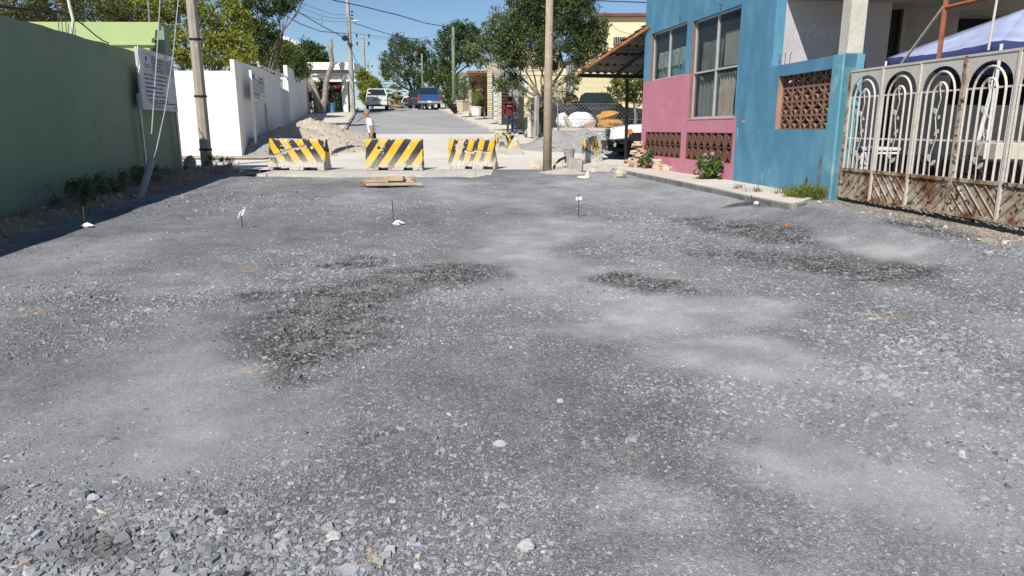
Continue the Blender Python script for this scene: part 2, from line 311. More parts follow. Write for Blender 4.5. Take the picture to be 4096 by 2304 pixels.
# loose crushed stone
def stones(name, x, y, z, size, cols, m, seed=1, flat=.5):
    rng = np.random.default_rng(seed); n = len(x); K = 5
    th = rng.uniform(0, 6.28, n)[:, None]+np.linspace(0, 2*np.pi, K, endpoint=False)[None, :]+rng.uniform(-.45, .45, (n, K))
    rad = size[:, None]*.5*rng.uniform(.55, 1.3, (n, K)); asp = rng.uniform(.55, 1, n)[:, None]; ro = rng.uniform(0, 3.14, n)[:, None]
    def rot(px, py): return px*np.cos(ro)-py*np.sin(ro), px*np.sin(ro)+py*np.cos(ro)
    bx, by = rot(rad*np.cos(th), rad*np.sin(th)*asp); tr = rad*rng.uniform(.45, .95, (n, K)); tx, ty = rot(tr*np.cos(th), tr*np.sin(th)*asp)
    hgt = size*flat*rng.uniform(.3, .95, n); gx, gy = rng.normal(0, .2, n), rng.normal(0, .2, n)
    zb = -.35*hgt[:, None]+gx[:, None]*bx+gy[:, None]*by; zt = .62*hgt[:, None]+gx[:, None]*tx+gy[:, None]*ty+rng.uniform(-.12, .12, (n, K))*size[:, None]*flat
    Vb = np.stack([bx+x[:, None], by+y[:, None], zb+z[:, None]], 2); Vt = np.stack([tx+x[:, None], ty+y[:, None], zt+z[:, None]], 2)
    Vv = np.concatenate([Vb, Vt], 1).reshape(-1, 3); off = (np.arange(n)*2*K)[:, None]
    Q = []
    for k in range(K):
        k2 = (k+1) % K
        Q.append(np.concatenate([off+k, off+k2, off+K+k2], 1)); Q.append(np.concatenate([off+k, off+K+k2, off+K+k], 1))
    for k in range(1, K-1): Q.append(np.concatenate([off+K, off+K+k, off+K+k+1], 1))
    me = npmesh(name, Vv, np.concatenate(Q, 0), m); setcol(me, np.repeat(cols, 2*K, 0)); return me
sm, nt, N, L, B = nmat('crushed_stone'); at = N.new('ShaderNodeAttribute'); at.attribute_name = 'Col'
tc = N.new('ShaderNodeTexCoord'); nz = N.new('ShaderNodeTexNoise'); nz.inputs['Scale'].default_value = 160; nz.inputs['Detail'].default_value = 4; L.new(tc.outputs['Object'], nz.inputs['Vector'])
L.new(mulc(at.outputs['Color'], mrange(nz.outputs[0], .3, .7, .8, 1.2)), B.inputs['Base Color']); B.inputs['Roughness'].default_value = .9; B.inputs['Specular IOR Level'].default_value = .2
rng = np.random.default_rng(7)
def band(y0, y1, dens, x0f, x1f):
    n = int(dens*(y1-y0)*((x1f(y0)-x0f(y0))+(x1f(y1)-x0f(y1)))/2); y = rng.uniform(y0, y1, n); a = np.array([x0f(q) for q in (y0, y1)]); b = np.array([x1f(q) for q in (y0, y1)])
    t = (y-y0)/(y1-y0); lo = a[0]+(a[1]-a[0])*t; hi = b[0]+(b[1]-b[0])*t; return lo+(hi-lo)*rng.uniform(0, 1, n), y
lo = lambda y: max(-.80*y-1.5, -8.7); hi = lambda y: min(.80*y+1.5, 7.4-.12*(y-8) if y > 8 else 7.4)
px_, py_ = [], []
for y0, y1, d in ((1.7, 2.6, 6000), (2.6, 3.6, 4800), (3.6, 5, 3300), (5, 6.5, 2200), (6.5, 8.5, 1200), (8.5, 11, 620), (11, 14, 300), (14, 17.6, 170)):
    a, b = band(y0, y1, d, lo, hi); px_.append(a); py_.append(b)
x, y = np.concatenate(px_), np.concatenate(py_)
coarse = np.clip(fbm(x*.5+3, y*.5, 81)*1.7-.45+.35*field(WET, x, y)-.5*field(DUST, x, y, .5, .7)+np.clip((3.0-y)*.6, 0, .55)*np.clip((.5-x)*1.2, 0, 1), 0, 1)
keep = (rng.uniform(0, 1, len(x)) < (.5+.5*coarse)*(1-.62*fine_field(x, y))) & (np.hypot(x-PIT[0], y-PIT[1]) > .62); x, y, coarse = x[keep], y[keep], coarse[keep]
size = np.exp(rng.normal(-4.38, .50, len(x)))*(.6+1.35*coarse)*(1+np.clip(y-4, 0, 9)*.04); size = np.clip(size, .006, .085)
cs, wet = gravel_col(x, y, (.250, .254, .266)); n = len(x); k = rng.uniform(0, 1, n)
tint = np.where(k[:, None] < .80, np.array([[1, 1, 1.02]]), np.where(k[:, None] < .87, np.array([[1.4, 1.38, 1.35]]), np.where(k[:, None] < .965, np.array([[.58, .59, .62]]), np.where(k[:, None] < .985, np.array([[1.5, 1.25, 1.0]]), np.array([[1.35, 1.33, 1.30]])))))
cs = cs*tint*rng.uniform(.78, 1.22, n)[:, None]; cs = cs+(np.array([.19, .19, .19])-cs)*(np.clip(wet, 0, 1)*.45)[:, None]
# larger pale stones standing out of the damp patches
xw, yw = band(3, 10.5, 2200, lo, hi); fw_ = field(WET, xw, yw); kw = (rng.uniform(0, 1, len(xw)) < fw_*np.interp(yw, [3, 6, 10.5], [.34, .24, .13])); xw, yw = xw[kw], yw[kw]
sw_ = np.exp(rng.normal(-3.72, .38, len(xw))); cw_ = np.array([.20, .203, .21])[None, :]*rng.uniform(.6, 1.5, len(xw))[:, None]
x, y, size, cs = np.concatenate([x, xw]), np.concatenate([y, yw]), np.concatenate([size, sw_]), np.concatenate([cs, cw_])
me = stones('gravel', x, y, lot_z(x, y), size, np.clip(cs, .02, .7), sm, 3, .40)
tag(link('gravel', me), 'loose crushed grey stone covering the unpaved street', 'gravel', kind='stuff')
# a few stones large enough to point at
def rock(u, v, d, c, label, seed, tz=None):
    p = PG(u, v); z = float(lot_z(np.array([p.x]), np.array([p.y]))[0]); d = tuple(q*.72 for q in d); m = MB().blob((p.x, p.y, z+d[2]*.18), d, seed, 8, 5, .2)
    o = m.build('loose_stone', mat('stone_'+c[0], c[1], tuple(q*.7 for q in c[1]), sc1=25, bump=.4, bsc=80), None); tag(o, label, 'stone', 'larger stones lying in the gravel'); return o
gr, pale, dk = ('grey', (.24, .25, .275)), ('pale', (.46, .46, .45)), ('dark', (.09, .09, .10))
rock(1340, 2160, (.085, .075, .05), pale, 'round pale stone near the bottom centre of the gravel', 1)
rock(880, 2065, (.075, .06, .05), dk, 'dark wet stone in the gravel left of centre foreground', 2)
rock(330, 1992, (.10, .08, .08), gr, 'large dark blue-grey stone in the left foreground gravel', 3)
rock(375, 2003, (.07, .06, .05), pale, 'pale stone touching the large blue-grey stone on the left', 4)
rock(2110, 2180, (.10, .09, .06), pale, 'biggest white stone at the bottom of the gravel', 5)
rock(2000, 1775, (.10, .07, .05), pale, 'flat pale stone in the middle foreground gravel', 6)
rock(3145, 917, (.11, .10, .09), ('orange', (.42, .17, .06)), 'small orange stone on the gravel before the rusty gate', 7)
rock(3690, 2110, (.10, .05, .05), gr, 'dark angular stone by the right edge foreground', 8)
rock(2240, 1610, (.07, .05, .04), pale, 'small white stone right of centre in the gravel', 9)
# ------------------------------------------------------------------ concrete cross street, road up the hill, kerbs
def road_strip(name, Lp, Rp, m, dz, thick=.0):
    mb = MB(); n = len(Lp); vs = []
    for a, b in zip(Lp, Rp):
        for t in np.linspace(0, 1, 9): vs.append((a[0]+(b[0]-a[0])*t, a[1]+(b[1]-a[1])*t, g(a[1]+(b[1]-a[1])*t)+dz))
    fs = [(i*9+j, i*9+j+1, (i+1)*9+j+1, (i+1)*9+j) for i in range(n-1) for j in range(8)]
    mb.add(vs, fs); o = mb.build(name, m, origin=(0, 0, 0)); o['kind'] = 'structure'; return o
# slab with a ragged broken front edge
rr = random.Random(4); mb = MB(); xe = np.linspace(-6.9, -.55, 150); YF = 18.55
fe = [(x, YF+.25*vnoise(np.array([x*1.3]), np.array([0.]), 3)[0]+.05*vnoise(np.array([x*7]), np.array([1.]), 3)[0]-(.0 if -6.5 < x < -1 else -.25)) for x in xe]
top = [(x, yy+.14+.05*vnoise(np.array([x*5]), np.array([2.]), 3)[0], g(yy)+.012) for x, yy in fe]; bot = [(x, yy-.05, g(yy)-.16) for x, yy in fe]; back = [(x, 21.0, g(21)+.012) for x in xe]
n = len(xe); mb.add(top+bot+back, [(i, i+1, 2*n+i+1, 2*n+i) for i in range(n-1)]+[(n+i, n+i+1, i+1, i) for i in range(n-1)])
o = mb.build('slab_edge', mat('slab_concrete', (.47, .44, .39), (.36, .34, .31), sc1=2.5, bump=.6, bsc=25, bdist=.03, stain=(.27, .26, .245), ssc=3, sthr=.55, ssoft=.15), origin=(0, 0, 0), smooth=True); o['kind'] = 'structure'
ys = [20.6, 22, 24, 26]
cross = MB(); XS = list(np.linspace(-60, 40, 60)); vs = [(x, yy if yy > 20.7 else yy+(0 if -6.9 < x < -.5 else .1*math.sin(x)), g(yy)+.018) for yy in ys for x in XS]
cross.add(vs, [(j*60+i, j*60+i+1, (j+1)*60+i+1, (j+1)*60+i) for j in range(3) for i in range(59)])
o = cross.build('cross_street', conc, origin=(0, 0, 0)); o['kind'] = 'structure'
kL = lambda Y: -8.2-.185*(Y-34.6); kR = lambda Y: -.75-.213*(Y-36)
road_strip('concrete_apron', [(-15, 25.9), (-9.5, 28), (-7.6, 31), (-8.0, 34), (kL(36.6), 36.6)], [(9, 25.9), (2.2, 28), (.6, 31), (-.3, 34), (kR(36.6), 36.6)], conc, .021)
ya = [36.4, 40, 44, 48, 52, 56, 60, 64, 65.5, 67.5, 72, 90]
road_strip('asphalt_road', [(kL(y), y) for y in ya], [(kR(y), y) for y in ya], asph, .025)
def kerb(name, xf, y0, y1, w, side, m):
    mb = MB(); rings = []
    for y in np.arange(y0, y1+.01, 1.0):
        x = xf(y)+.03*math.sin(y*2.1); a, b = (x-w, x) if side < 0 else (x, x+w); z = g(y)
        rings.append([Vector((a, y, z-.1)), Vector((b, y, z-.1)), Vector((b, y, z+.13+.015*math.sin(3*y))), Vector((a, y, z+.14))])
    mb.loft(rings); o = mb.build(name, m, origin=(0, 0, 0)); o['kind'] = 'structure'; return o
kerb('kerb_left', kL, 34.5, 66, .16, -1, concd); kerb('kerb_right', kR, 35.5, 66, .16, 1, concs)
road_strip('sidewalk_left', [(kL(y)-3.4, y) for y in (34.6, 38, 42, 48, 56, 66)], [(kL(y)-.15, y) for y in (34.6, 38, 42, 48, 56, 66)], concs, .135)
road_strip('sidewalk_right', [(kR(y)+.15, y) for y in (35.6, 38, 42, 48, 56, 66)], [(kR(y)+2.6+.04*(y-35), y) for y in (35.6, 38, 42, 48, 56, 66)], concs, .135)
road_strip('sidewalk_corner', [(1.3, 28.5), (.35, 31), (-.2, 34), (kR(35.8)+.15, 35.8)], [(3.2, 28.5), (2.6, 31), (2.6, 34), (2.2, 35.8)], concs, .06)
road_strip('verge_left', [(-30, 25.6), (-30, 27.5)], [(-9.0, 25.6), (-8.6, 27.5)], dirt, .06)
# ================================================================== PLANTS
def leaves(name, m, clumps, n, size, cols, parent, seed=1, droop=.0, asp=.4, shell=.55, mixc=.5):
    """leaf blades spread through ellipsoids; clumps: (centre, radii)"""
    rng = np.random.default_rng(seed); w = np.array([c[1][0]*c[1][1]+c[1][1]*c[1][2]+c[1][0]*c[1][2] for c in clumps]); w = w/w.sum()
    # every clump is broken into twig tufts so that the crown has gaps and an uneven outline
    nt_ = max(10, n//26); ci = rng.choice(len(clumps), nt_, p=w)
    C = np.array([c[0] for c in clumps])[ci]; Rr = np.array([c[1] for c in clumps])[ci]
    d = rng.normal(0, 1, (nt_, 3)); d /= np.linalg.norm(d, axis=1)[:, None]; rad = rng.uniform(shell**3, 1.12, nt_)**(1/3)
    T = C+d*Rr*rad[:, None]; tr = rng.uniform(.10, .24, nt_)*np.minimum(Rr.min(1), 2.2)+size*.5; tb = rng.uniform(.65, 1.3, nt_)
    ti = rng.integers(0, nt_, n); p = T[ti]+rng.normal(0, .55, (n, 3))*tr[ti][:, None]
    ax = rng.normal(0, 1, (n, 3)); ax[:, 2] = ax[:, 2]*(1-droop)-droop*1.6; ax /= np.linalg.norm(ax, axis=1)[:, None]
    nr = rng.normal(0, 1, (n, 3)); nr[:, 2] += .5; sd_ = np.cross(ax, nr); sd_ /= np.linalg.norm(sd_, axis=1)[:, None]+1e-9
    L_ = (size*rng.uniform(.6, 1.35, n))[:, None]; W_ = L_*asp
    up = np.cross(sd_, ax)*L_*.10
    Vv = np.stack([p-ax*L_*.5, p+sd_*W_*.5-up, p+ax*L_*.5, p-sd_*W_*.5-up], 1).reshape(-1, 3)
    off = (np.arange(n)*4)[:, None]; Q = np.concatenate([off, off+1, off+2, off+3], 1)
    c0, c1 = np.array(cols[0]), np.array(cols[1]); k = np.clip(rng.normal(mixc, .3, n), 0, 1)[:, None]; cc = (c0+(c1-c0)*k)*(tb[ti]*rng.uniform(.75, 1.25, n))[:, None]
    if len(cols) > 2: cc = np.where((rng.uniform(0, 1, n) < .06)[:, None], np.array(cols[2])[None, :], cc)
    o0 = np.array(wloc(parent)) if parent else np.zeros(3)
    me = npmesh(name, Vv-o0, Q, m); setcol(me, np.repeat(np.clip(cc, .005, .9), 4, 0)); o = link(name, me, parent); o['kind'] = 'stuff'; return o
LM = leafmat('leaf')
bark = mat('bark', (.21, .17, .13), (.12, .10, .08), sc1=8, bump=.6, bsc=30, bdist=.02)
barkp = mat('pale_bark', (.36, .32, .26), (.20, .17, .14), sc1=6, bump=.6, bsc=22, bdist=.02, stain=(.10, .08, .06), ssc=5, sthr=.58)
def wiggle(a, b, n, amp, rr):
    a, b = Vector(a), Vector(b); L_ = (b-a).length
    return [a.lerp(b, i/n)+Vector((rr.uniform(-1, 1), rr.uniform(-1, 1), rr.uniform(-.6, .6)))*amp*L_*math.sin(math.pi*i/n) for i in range(n+1)]
def tree(label, base, Y, clumps, n, size, cols, r=.16, forks=None, seed=1, droop=0, asp=.4, bk=None, group='trees along the street', name='leafy_tree', cat='tree', dy=1.0, shell=.5, mixc=.5, th=.35):
    rr = random.Random(seed); root = thing(name, label, cat, base, group=group); base = Vector(base)
    cl = []
    for q in clumps:
        u, v, ru, rv = q[:4]; yy = Y+(q[4] if len(q) > 4 else rr.uniform(-.8, .8)*dy); c = P(u, v, yy); k = Y/2862
        cl.append((c, (ru*k, max(ru, rv)*k*.85, rv*k)))
    cz = np.mean([c[0].z for c in cl]); top = base+(Vector((np.mean([c[0].x for c in cl]), np.mean([c[0].y for c in cl]), base.z))-base)*.4+Vector((0, 0, max(.3, (cz-base.z)*th)))
    tk = MB(); trunks = forks or [base]
    for i, t in enumerate(trunks):
        pth = wiggle(t, top+Vector((rr.uniform(-.2, .2), 0, rr.uniform(-.3, .3)))*(i > 0), 5, .06, rr); tk.tube(pth, r/(1+.25*i), 8, r*.62/(1+.25*i))
    tk.build('trunk', bk or bark, root, smooth=True)
    lb = MB()
    for c in cl:
        pth = wiggle(top, c[0], 5, .09, rr); lb.tube(pth, r*.45, 6, r*.10)
        for k in range(5):
            e = c[0]+Vector((rr.uniform(-1, 1)*c[1][0], rr.uniform(-1, 1)*c[1][1], rr.uniform(-.5, 1)*c[1][2]))*.95; lb.tube(wiggle(pth[rr.choice((3, 4, 5))], e, 3, .12, rr), r*.14, 4, r*.03)
    lb.build('limbs', bk or bark, root, smooth=True)
    leaves('crown', LM, cl, n, size, cols, root, seed, droop, asp, shell, mixc); return root
YG = [(.13, .17, .03), (.39, .41, .07), (.44, .37, .06)]; OL = [(.075, .095, .03), (.20, .20, .07), (.26, .20, .08)]
DG = [(.030, .055, .018), (.11, .165, .045), (.15, .13, .05)]; MG = [(.07, .105, .03), (.22, .27, .07)]
# ================================================================== LEFT SIDE
WE = PZ(721, 672, .52); WA = (WE.x, WE.y); WB = (WE.x+.137*24, WE.y-24)
WL = Fac(WA, WB)
greenp = mat('green_plaster', (.25, .32, .215), (.215, .28, .185), sc1=.7, bump=.22, bsc=70, bdist=.006, stain=(.31, .31, .285), ssc=.6, sthr=.54, ssoft=.25, fine=.08, rust=((.17, .20, .145), 1.7, .60, .12))
greenl = mat('light_green_plaster', (.38, .475, .22), (.345, .44, .20), sc1=1.2, bump=.12, bsc=60, fine=.04)
zt = WL.px(300, 138)[1]
w = thing('boundary_wall', 'long dark green plastered wall on the shaded left side', 'wall', (WE.x, WE.y, .3))
m = MB(); rr = random.Random(2); S = np.arange(0, 24.01, .4); rings = []
for s in S:
    t = zt+.012*math.sin(s*5)+rr.uniform(-.008, .008); rings.append([WL.p(s, -.2, 0), WL.p(s, -.2, -.16), WL.p(s, t-.01, -.16), WL.p(s, t, -.08), WL.p(s, t-.012, 0)])
m.loft(rings); m.build('plaster', greenp, w)
pch = mat('bare_patch', (.28, .26, .21), (.20, .19, .16), sc1=5, bump=.5, bsc=40)
m = MB()
for k in range(9):
    s, z = rr.uniform(3.5, 11), rr.uniform(.5, 1.6); m.prism([WL.p(s+.04*math.cos(a)*rr.uniform(.4, 1.3), z+.09*math.sin(a)*rr.uniform(.4, 1.3), .0015) for a in np.linspace(0, 5.5, 8)], WL.n*.002)
m.build('chipped_spots', pch, w)
steel = mat('rusty_rebar', (.16, .085, .05), (.10, .06, .045), sc1=12, rough=.8, metal=.3)
for k, (u, v0, v1) in enumerate([(255, 62, 122), (268, 65, 128), (283, 82, 130), (291, 95, 133), (317, 115, 140)]):
    a = WL.px(u, v1); b = WL.px(u-6+k*2, v0); MB().tube([WL.p(a[0], a[1]-.1, -.08), WL.p(b[0], b[1], -.08)], .007, 5).build('rebar_stub', steel, w)
# white mast with cables standing on the wall
a = WL.px(303, 140); pvc = mat('white_pvc', (.72, .70, .66), (.6, .58, .55), rough=.5, bump=0)
s0, z0 = a; yb = WL.p(s0, z0, -.08).y
MB().tube([WL.p(s0, z0-.05, -.08), P(293, 80, yb), P(280, 30, yb), P(262, -60, yb)], .028, 10).build('mast_pipe', pvc)
tag(bpy.data.objects['mast_pipe'], 'white leaning mast pipe rising from the green wall top', 'pipe')
blackc = mat('black_cable', (.025, .025, .03), rough=.6, bump=0); greyw = mat('grey_wire', (.46, .48, .50), (.36, .38, .40), rough=.5, bump=0, metal=.3)
def cable(pts, r, label, m=None, sag=0, n=20, name='cable', group='overhead cables', cat='cable'):
    pts = [Vector(p) for p in pts]
    if len(pts) == 2:
        a, b = pts; pts = [a.lerp(b, i/n)-Vector((0, 0, sag*4*(i/n)*(1-i/n))) for i in range(n+1)]
    o = MB().tube(pts, r, 5).build(name, m or blackc); tag(o, label, cat, group); return o
def px_path(L_): return [P(u, v, Y) for u, v, Y in L_]
cable(px_path([(-60, 15, 13), (0, 24, 14), (120, 36, 15), (240, 48, 16.2), (300, 75, 16.6), (340, 105, 17), (380, 140, 17.6), (413, 163, 18.2), (470, 188, 19), (540, 206, 20.3)]), .016, 'thick black cable running down onto the green wall')
cable(px_path([(-60, 22, 13), (0, 29, 14), (120, 41, 15), (240, 50, 16.2), (275, 60, 16.4)]), .012, 'black cable just under the thick one at the top left')
cable(px_path([(305, 0, 16.5), (318, 50, 16.6), (336, 104, 17)]), .009, 'thin black drop wire beside the white mast')
cable(px_path([(510, 200, 20.2), (512, 190, 20.2), (522, 185, 20.3), (533, 195, 20.3), (540, 208, 20.3)]), .010, 'small loop of black wire on the green wall top')
# tall light green end wall
YE = WE.y-.55; ew = thing('end_wall', 'tall sunlit light green wall with stepped corner', 'wall', (WE.x-2, YE, .3))
zE = P(400, 86, YE).z; f2 = Fac((-16, YE), (WE.x, YE)); m = MB()
pts = [(-16, .2), (-16, zE)]+[(P(u, v, YE).x, P(u, v, YE).z) for u, v in ((636, 88), (636, 118), (620, 120), (619, 152), (607, 153), (606, 190), (598, 192))]; pts += [(pts[-1][0], .2)]
m.prism([(x, YE, z) for x, z in pts], (0, .14, 0)); m.build('front_face', greenl, ew)
q = P(600, 172, YE); m = MB(); m.box(((q.x-12.5)/2-1, YE-.03, q.z-.03), (abs(q.x+15)-.2, .06, .05)); m.build('plaster_band', greenl, ew)
q = P(668, 90, YE+.7); m = MB(); m.box(((-16+q.x)/2, YE+.62, (zE+.2)/2-.05), (q.x+16, .3, zE-.2)); m.build('rear_face', greenp, ew)
MB().tube([P(592, 5, YE+.3), P(600, 115, YE+.3)], .02, 6).build('antenna_post', mat('galvanised', (.45, .45, .45), (.33, .33, .34), rough=.45, metal=.6, bump=0), ew)
# project information board on legs in front of the wall
bs = thing('information_board', 'large wrapped white information board leaning on the green wall', 'sign', WL.p(1.5, .4, .2))
brd = mat('board_white', (.62, .60, .63), (.52, .50, .53), sc1=2.5, rough=.6, bump=.1, stain=(.42, .40, .42), ssc=2, sthr=.55, ssoft=.2)
O = .22; c = [WL.px(548, 186), WL.px(690, 229), WL.px(706, 444), WL.px(571, 440)]; f3 = Fac(WL.p(0, 0, O)[:2], WL.p(5, 0, O)[:2])
c = [f3.px(548, 186), f3.px(690, 229), f3.px(706, 444), f3.px(571, 440)]
zlo, zhi = (c[2][1]+c[3][1])/2, (c[0][1]+c[1][1])/2; sa, sb = min(c[1][0], c[2][0]), (c[0][0]+c[3][0])/2
m = MB(); m.fbox(f3, sa, sb, zlo, zhi, -.05, 0); m.build('panel', brd, bs)
ink = [mat('ink_grey', (.20, .20, .23), (.13, .13, .16), sc1=30, bump=0), mat('ink_blue', (.15, .20, .28), bump=0), mat('ink_red', (.22, .03, .05), bump=0), mat('print_grey', (.40, .40, .40), (.30, .30, .28), sc1=6, bump=0)]
def bx(a, b): return sb-(sb-sa)*a, zhi-(zhi-zlo)*b   # a from the left edge, b from the top
def rect(m, a0, a1, b0, b1, o=.003):
    s0, z0 = bx(a0, b1); s1, z1 = bx(a1, b0); m.fbox(f3, s1, s0, z0, z1, .0005, o)
m = MB(); rect(m, .34, .98, .09, .36); m.build('header_print', ink[3], bs)
m = MB(); rr = random.Random(5)
for b, a1 in ((.40, .78), (.47, .74), (.54, .70), (.61, .58), (.68, .60), (.75, .72), (.82, .70)):
    a = .12
    while a < a1:
        w_ = rr.uniform(.02, .07); rect(m, a, min(a+w_, a1), b, b+.030); a += w_+rr.choice((.006, .006, .03))
for b in (.13, .19, .25, .31):
    a = .38
    while a < .62: w_ = rr.uniform(.02, .05); rect(m, a, a+w_, b, b+.022, .005); a += w_+.008
for b in (.24, .28): rect(m, .15, .29, b, b+.018)
rect(m, .19, .24, .12, .19)
for b in (.90, .94): rect(m, .25, .55, b, b+.018)
m.build('print_lines', ink[0], bs)['kind'] = 'stuff'; m = MB(); rect(m, .2, .99, .865, .885); rect(m, .84, .97, .93, .95); m.build('red_stripe', ink[2], bs)
m = MB(); rect(m, .80, .99, .90, .985, .002); m.build('logo_box', brd, bs)
ob = mat('torn_plastic', (.70, .69, .68), (.58, .57, .56), sc1=9, rough=.35, bump=.6, bsc=14)
m = MB(); e = [(0, -.01), (.25, .02), (.5, .05), (.62, .03), (.7, .08), (1, .0), (1, .06), (.7, .13), (.5, .10), (.25, .07), (.05, .05), (.03, .25), (.07, .34), (.02, .46), (-.06, .44), (-.03, .3), (-.02, .1)]
m.prism([f3.p(*bx(a, b), .02+.03*(i % 2)) for i, (a, b) in enumerate(e)], f3.n*.01); m.build('plastic_wrap', ob, bs)
galv = MATS['galvanised']
for s_, zz in ((sb+.02, zlo+.35), (sa-.04, zlo)):
    m = MB(); m.fbox(f3, s_-.04, s_+.04, .36, zz, -.10, -.05); m.build('leg', galv, bs, bevel=.006)
# leaning concrete anchor of the pole's guy wires
ab = PG(563, 790); at_ = P(607, 640, ab.y+.35)
ap = thing('anchor_post', 'short leaning concrete anchor post at the foot of the green wall', 'post', ab)
MB().tube([ab-Vector((0, 0, .2)), ab, at_], .085, 8, .07).build('shaft', concd, ap, bevel=.01)
MB().tube([at_-Vector((0, 0, .05)), P(626, 598, at_.y+.1)], .012, 6).build('eye_rod', galv, ap)
PLB = PG(828, 662); pb = Vector((PLB.x, 22.0, .38)); pb.x = P(828, 655, 22.0).x
cable([P(625, 600, at_.y+.1), P(640, 530, at_.y+.5), P(660, 440, at_.y+1.1), P(690, 240, at_.y+2.6), P(713, 0, at_.y+5), P(722, -110, at_.y+6)], .012, 'pale guy wire reaching the leaning anchor post', greyw, name='guy_wire', group='guy wires of the left pole', cat='wire')
cable([P(606, 537, at_.y+.3), P(620, 330, at_.y+1.6), P(636, 80, at_.y+4), P(643, -60, at_.y+5)], .012, 'pale guy wire hanging loose in front of the board', greyw, name='guy_wire', group='guy wires of the left pole', cat='wire')
# concrete pole
def octpole(label, base, h, r0, r1, bands, m, name='utility_pole', n=8, cat='pole'):
    root = thing(name, label, cat, base, group='poles along the street'); b = Vector(base)
    MB().tube([b-Vector((0, 0, .5)), b+Vector((0, 0, h))], r0, n, r1).build('shaft', m, root, bevel=.012 if n == 8 else 0)
    for z in bands:
        r = r0+(r1-r0)*z/h; MB().lathe(b+Vector((0, 0, z)), [(r+.006, -.03), (r+.016, -.02), (r+.016, .02), (r+.006, .03)], 12).build('steel_band', blackc, root)
    return root
polec = mat('pole_concrete', (.40, .345, .28), (.33, .285, .23), sc1=3, bump=.35, bsc=45, stain=(.52, .47, .40), ssc=6, sthr=.6, ssoft=.05)
zz = lambda v, Y: P(800, v, Y).z-.38
octpole('octagonal concrete utility pole beside the green wall', pb, 10.5, .185, .135, [zz(158, 22), zz(385, 22), zz(598, 22)], polec)
# dirt and rubble strip at the wall foot
def mound(name, label, cat, pts, m, kind=None, seed=1, res=.12, rough=.05, stonec=None, nst=0, ssize=.06):
    """pts: (x,y,radius,height)"""
    x0, x1 = min(p[0]-p[2] for p in pts), max(p[0]+p[2] for p in pts); y0, y1 = min(p[1]-p[2] for p in pts), max(p[1]+p[2] for p in pts)
    xs, ys = np.arange(x0, x1+res, res), np.arange(y0, y1+res, res); X_, Y_ = np.meshgrid(xs, ys)
    Hh = np.zeros_like(X_)
    for (a, b, r, h) in pts:
        d = np.clip(1-np.hypot(X_-a, Y_-b)/r, 0, 1); Hh = np.maximum(Hh, h*(d**1.15))
    Hn = np.where(Hh > 0, Hh*(1+.35*(fbm(X_*2.2, Y_*2.2, seed)-.5))+(fbm(X_*6, Y_*6, seed+5)-.5)*rough*2*np.clip(Hh/.15, 0, 1), 0)
    Z_ = np.interp(Y_, GY, GZ)+Hn-.04; n_ = len(xs); ii = np.arange(X_.size).reshape(X_.shape)
    Q = np.stack([ii[:-1, :-1].ravel(), ii[:-1, 1:].ravel(), ii[1:, 1:].ravel(), ii[1:, :-1].ravel()], 1); hf = Hh.ravel(); Q = Q[(hf[Q] > 0).any(1)]
    V_ = np.stack([X_.ravel(), Y_.ravel(), Z_.ravel()], 1); org = np.array([np.mean([p[0] for p in pts]), np.mean([p[1] for p in pts]), g(np.mean([p[1] for p in pts]))])
    root = thing(name, label, cat, org); me = npmesh(name, V_-org, Q, m); me.polygons.foreach_set('use_smooth', [True]*len(me.polygons)); o = link('heap', me, root)
    if nst:
        rng = np.random.default_rng(seed); k = rng.choice(np.flatnonzero(hf > .03), nst); sx_, sy_ = V_[k, 0]+rng.normal(0, res, nst), V_[k, 1]+rng.normal(0, res, nst)
        sz = np.exp(rng.normal(math.log(ssize), .5, nst)); cc = np.array(stonec)[None, :]*rng.uniform(.6, 1.35, nst)[:, None]
        me = stones('stones', sx_-org[0], sy_-org[1], V_[k, 2]-org[2]+.01, sz, np.clip(cc, .02, .8), sm, seed, .8); tag(link('stones', me, root), kind='stuff')
    return root
soil = mat('brown_soil', (.34, .23, .155), (.22, .15, .105), sc1=2.5, bump=.7, bsc=25, bdist=.03)
sand = mat('sandy_soil', (.49, .42, .335), (.40, .345, .275), sc1=2, bump=.6, bsc=22, bdist=.03, stain=(.42, .40, .37), ssc=.9, sthr=.55, ssoft=.1)
gpile = mat('grey_gravel_heap', (.33, .325, .31), (.24, .238, .23), sc1=6, bump=.8, bsc=45, bdist=.02)
pp = []
rr = random.Random(9)
for s in np.arange(.1, 14, .45):
    q = WL.p(s, 0, .35+rr.uniform(-.1, .25)); pp.append((q.x, q.y, rr.uniform(.55, .85), rr.uniform(.12, .3)*(1.3 if s < 3 else .9)))
for u, v in ((760, 690), (820, 690), (880, 690)):
    q = PG(u, v); pp.append((q.x, q.y, .9, .24))
mound('rubble_strip', 'strip of brown soil and rubble along the green wall foot', 'rubble', pp, soil, seed=3, res=.09, rough=.09, stonec=(.30, .235, .185), nst=900, ssize=.045)
def weeds(label, pts, n, size, cols, seed, group='weeds and small plants', name='weed_clump', cat='weeds', droop=-.6, asp=.22):
    root = thing(name, label, cat, (pts[0][0], pts[0][1], g(pts[0][1])), group=group)
    o = leaves('foliage', LM, [(Vector((x, y, z)), (r, r, h)) for x, y, z, r, h in pts], n, size, cols, root, seed, droop, asp, .1)
    rr = random.Random(seed); m = MB()
    for x, y, z, r, h in pts:
        for k in range(6): a = rr.uniform(0, 6.28); m.tube([(x+.2*r*math.cos(a), y+.2*r*math.sin(a), z-h*.9), (x+.8*r*math.cos(a), y+.8*r*math.sin(a), z+h*.8)], .004, 4)
    m.build('stems', MATS['bark'], root)['kind'] = 'stuff'; return root
def wq(s, o, z, r, h): q = WL.p(s, 0, o); return (q.x, q.y, g(q.y)+z, r, h)
DW = [(.05, .075, .025), (.13, .15, .05)]
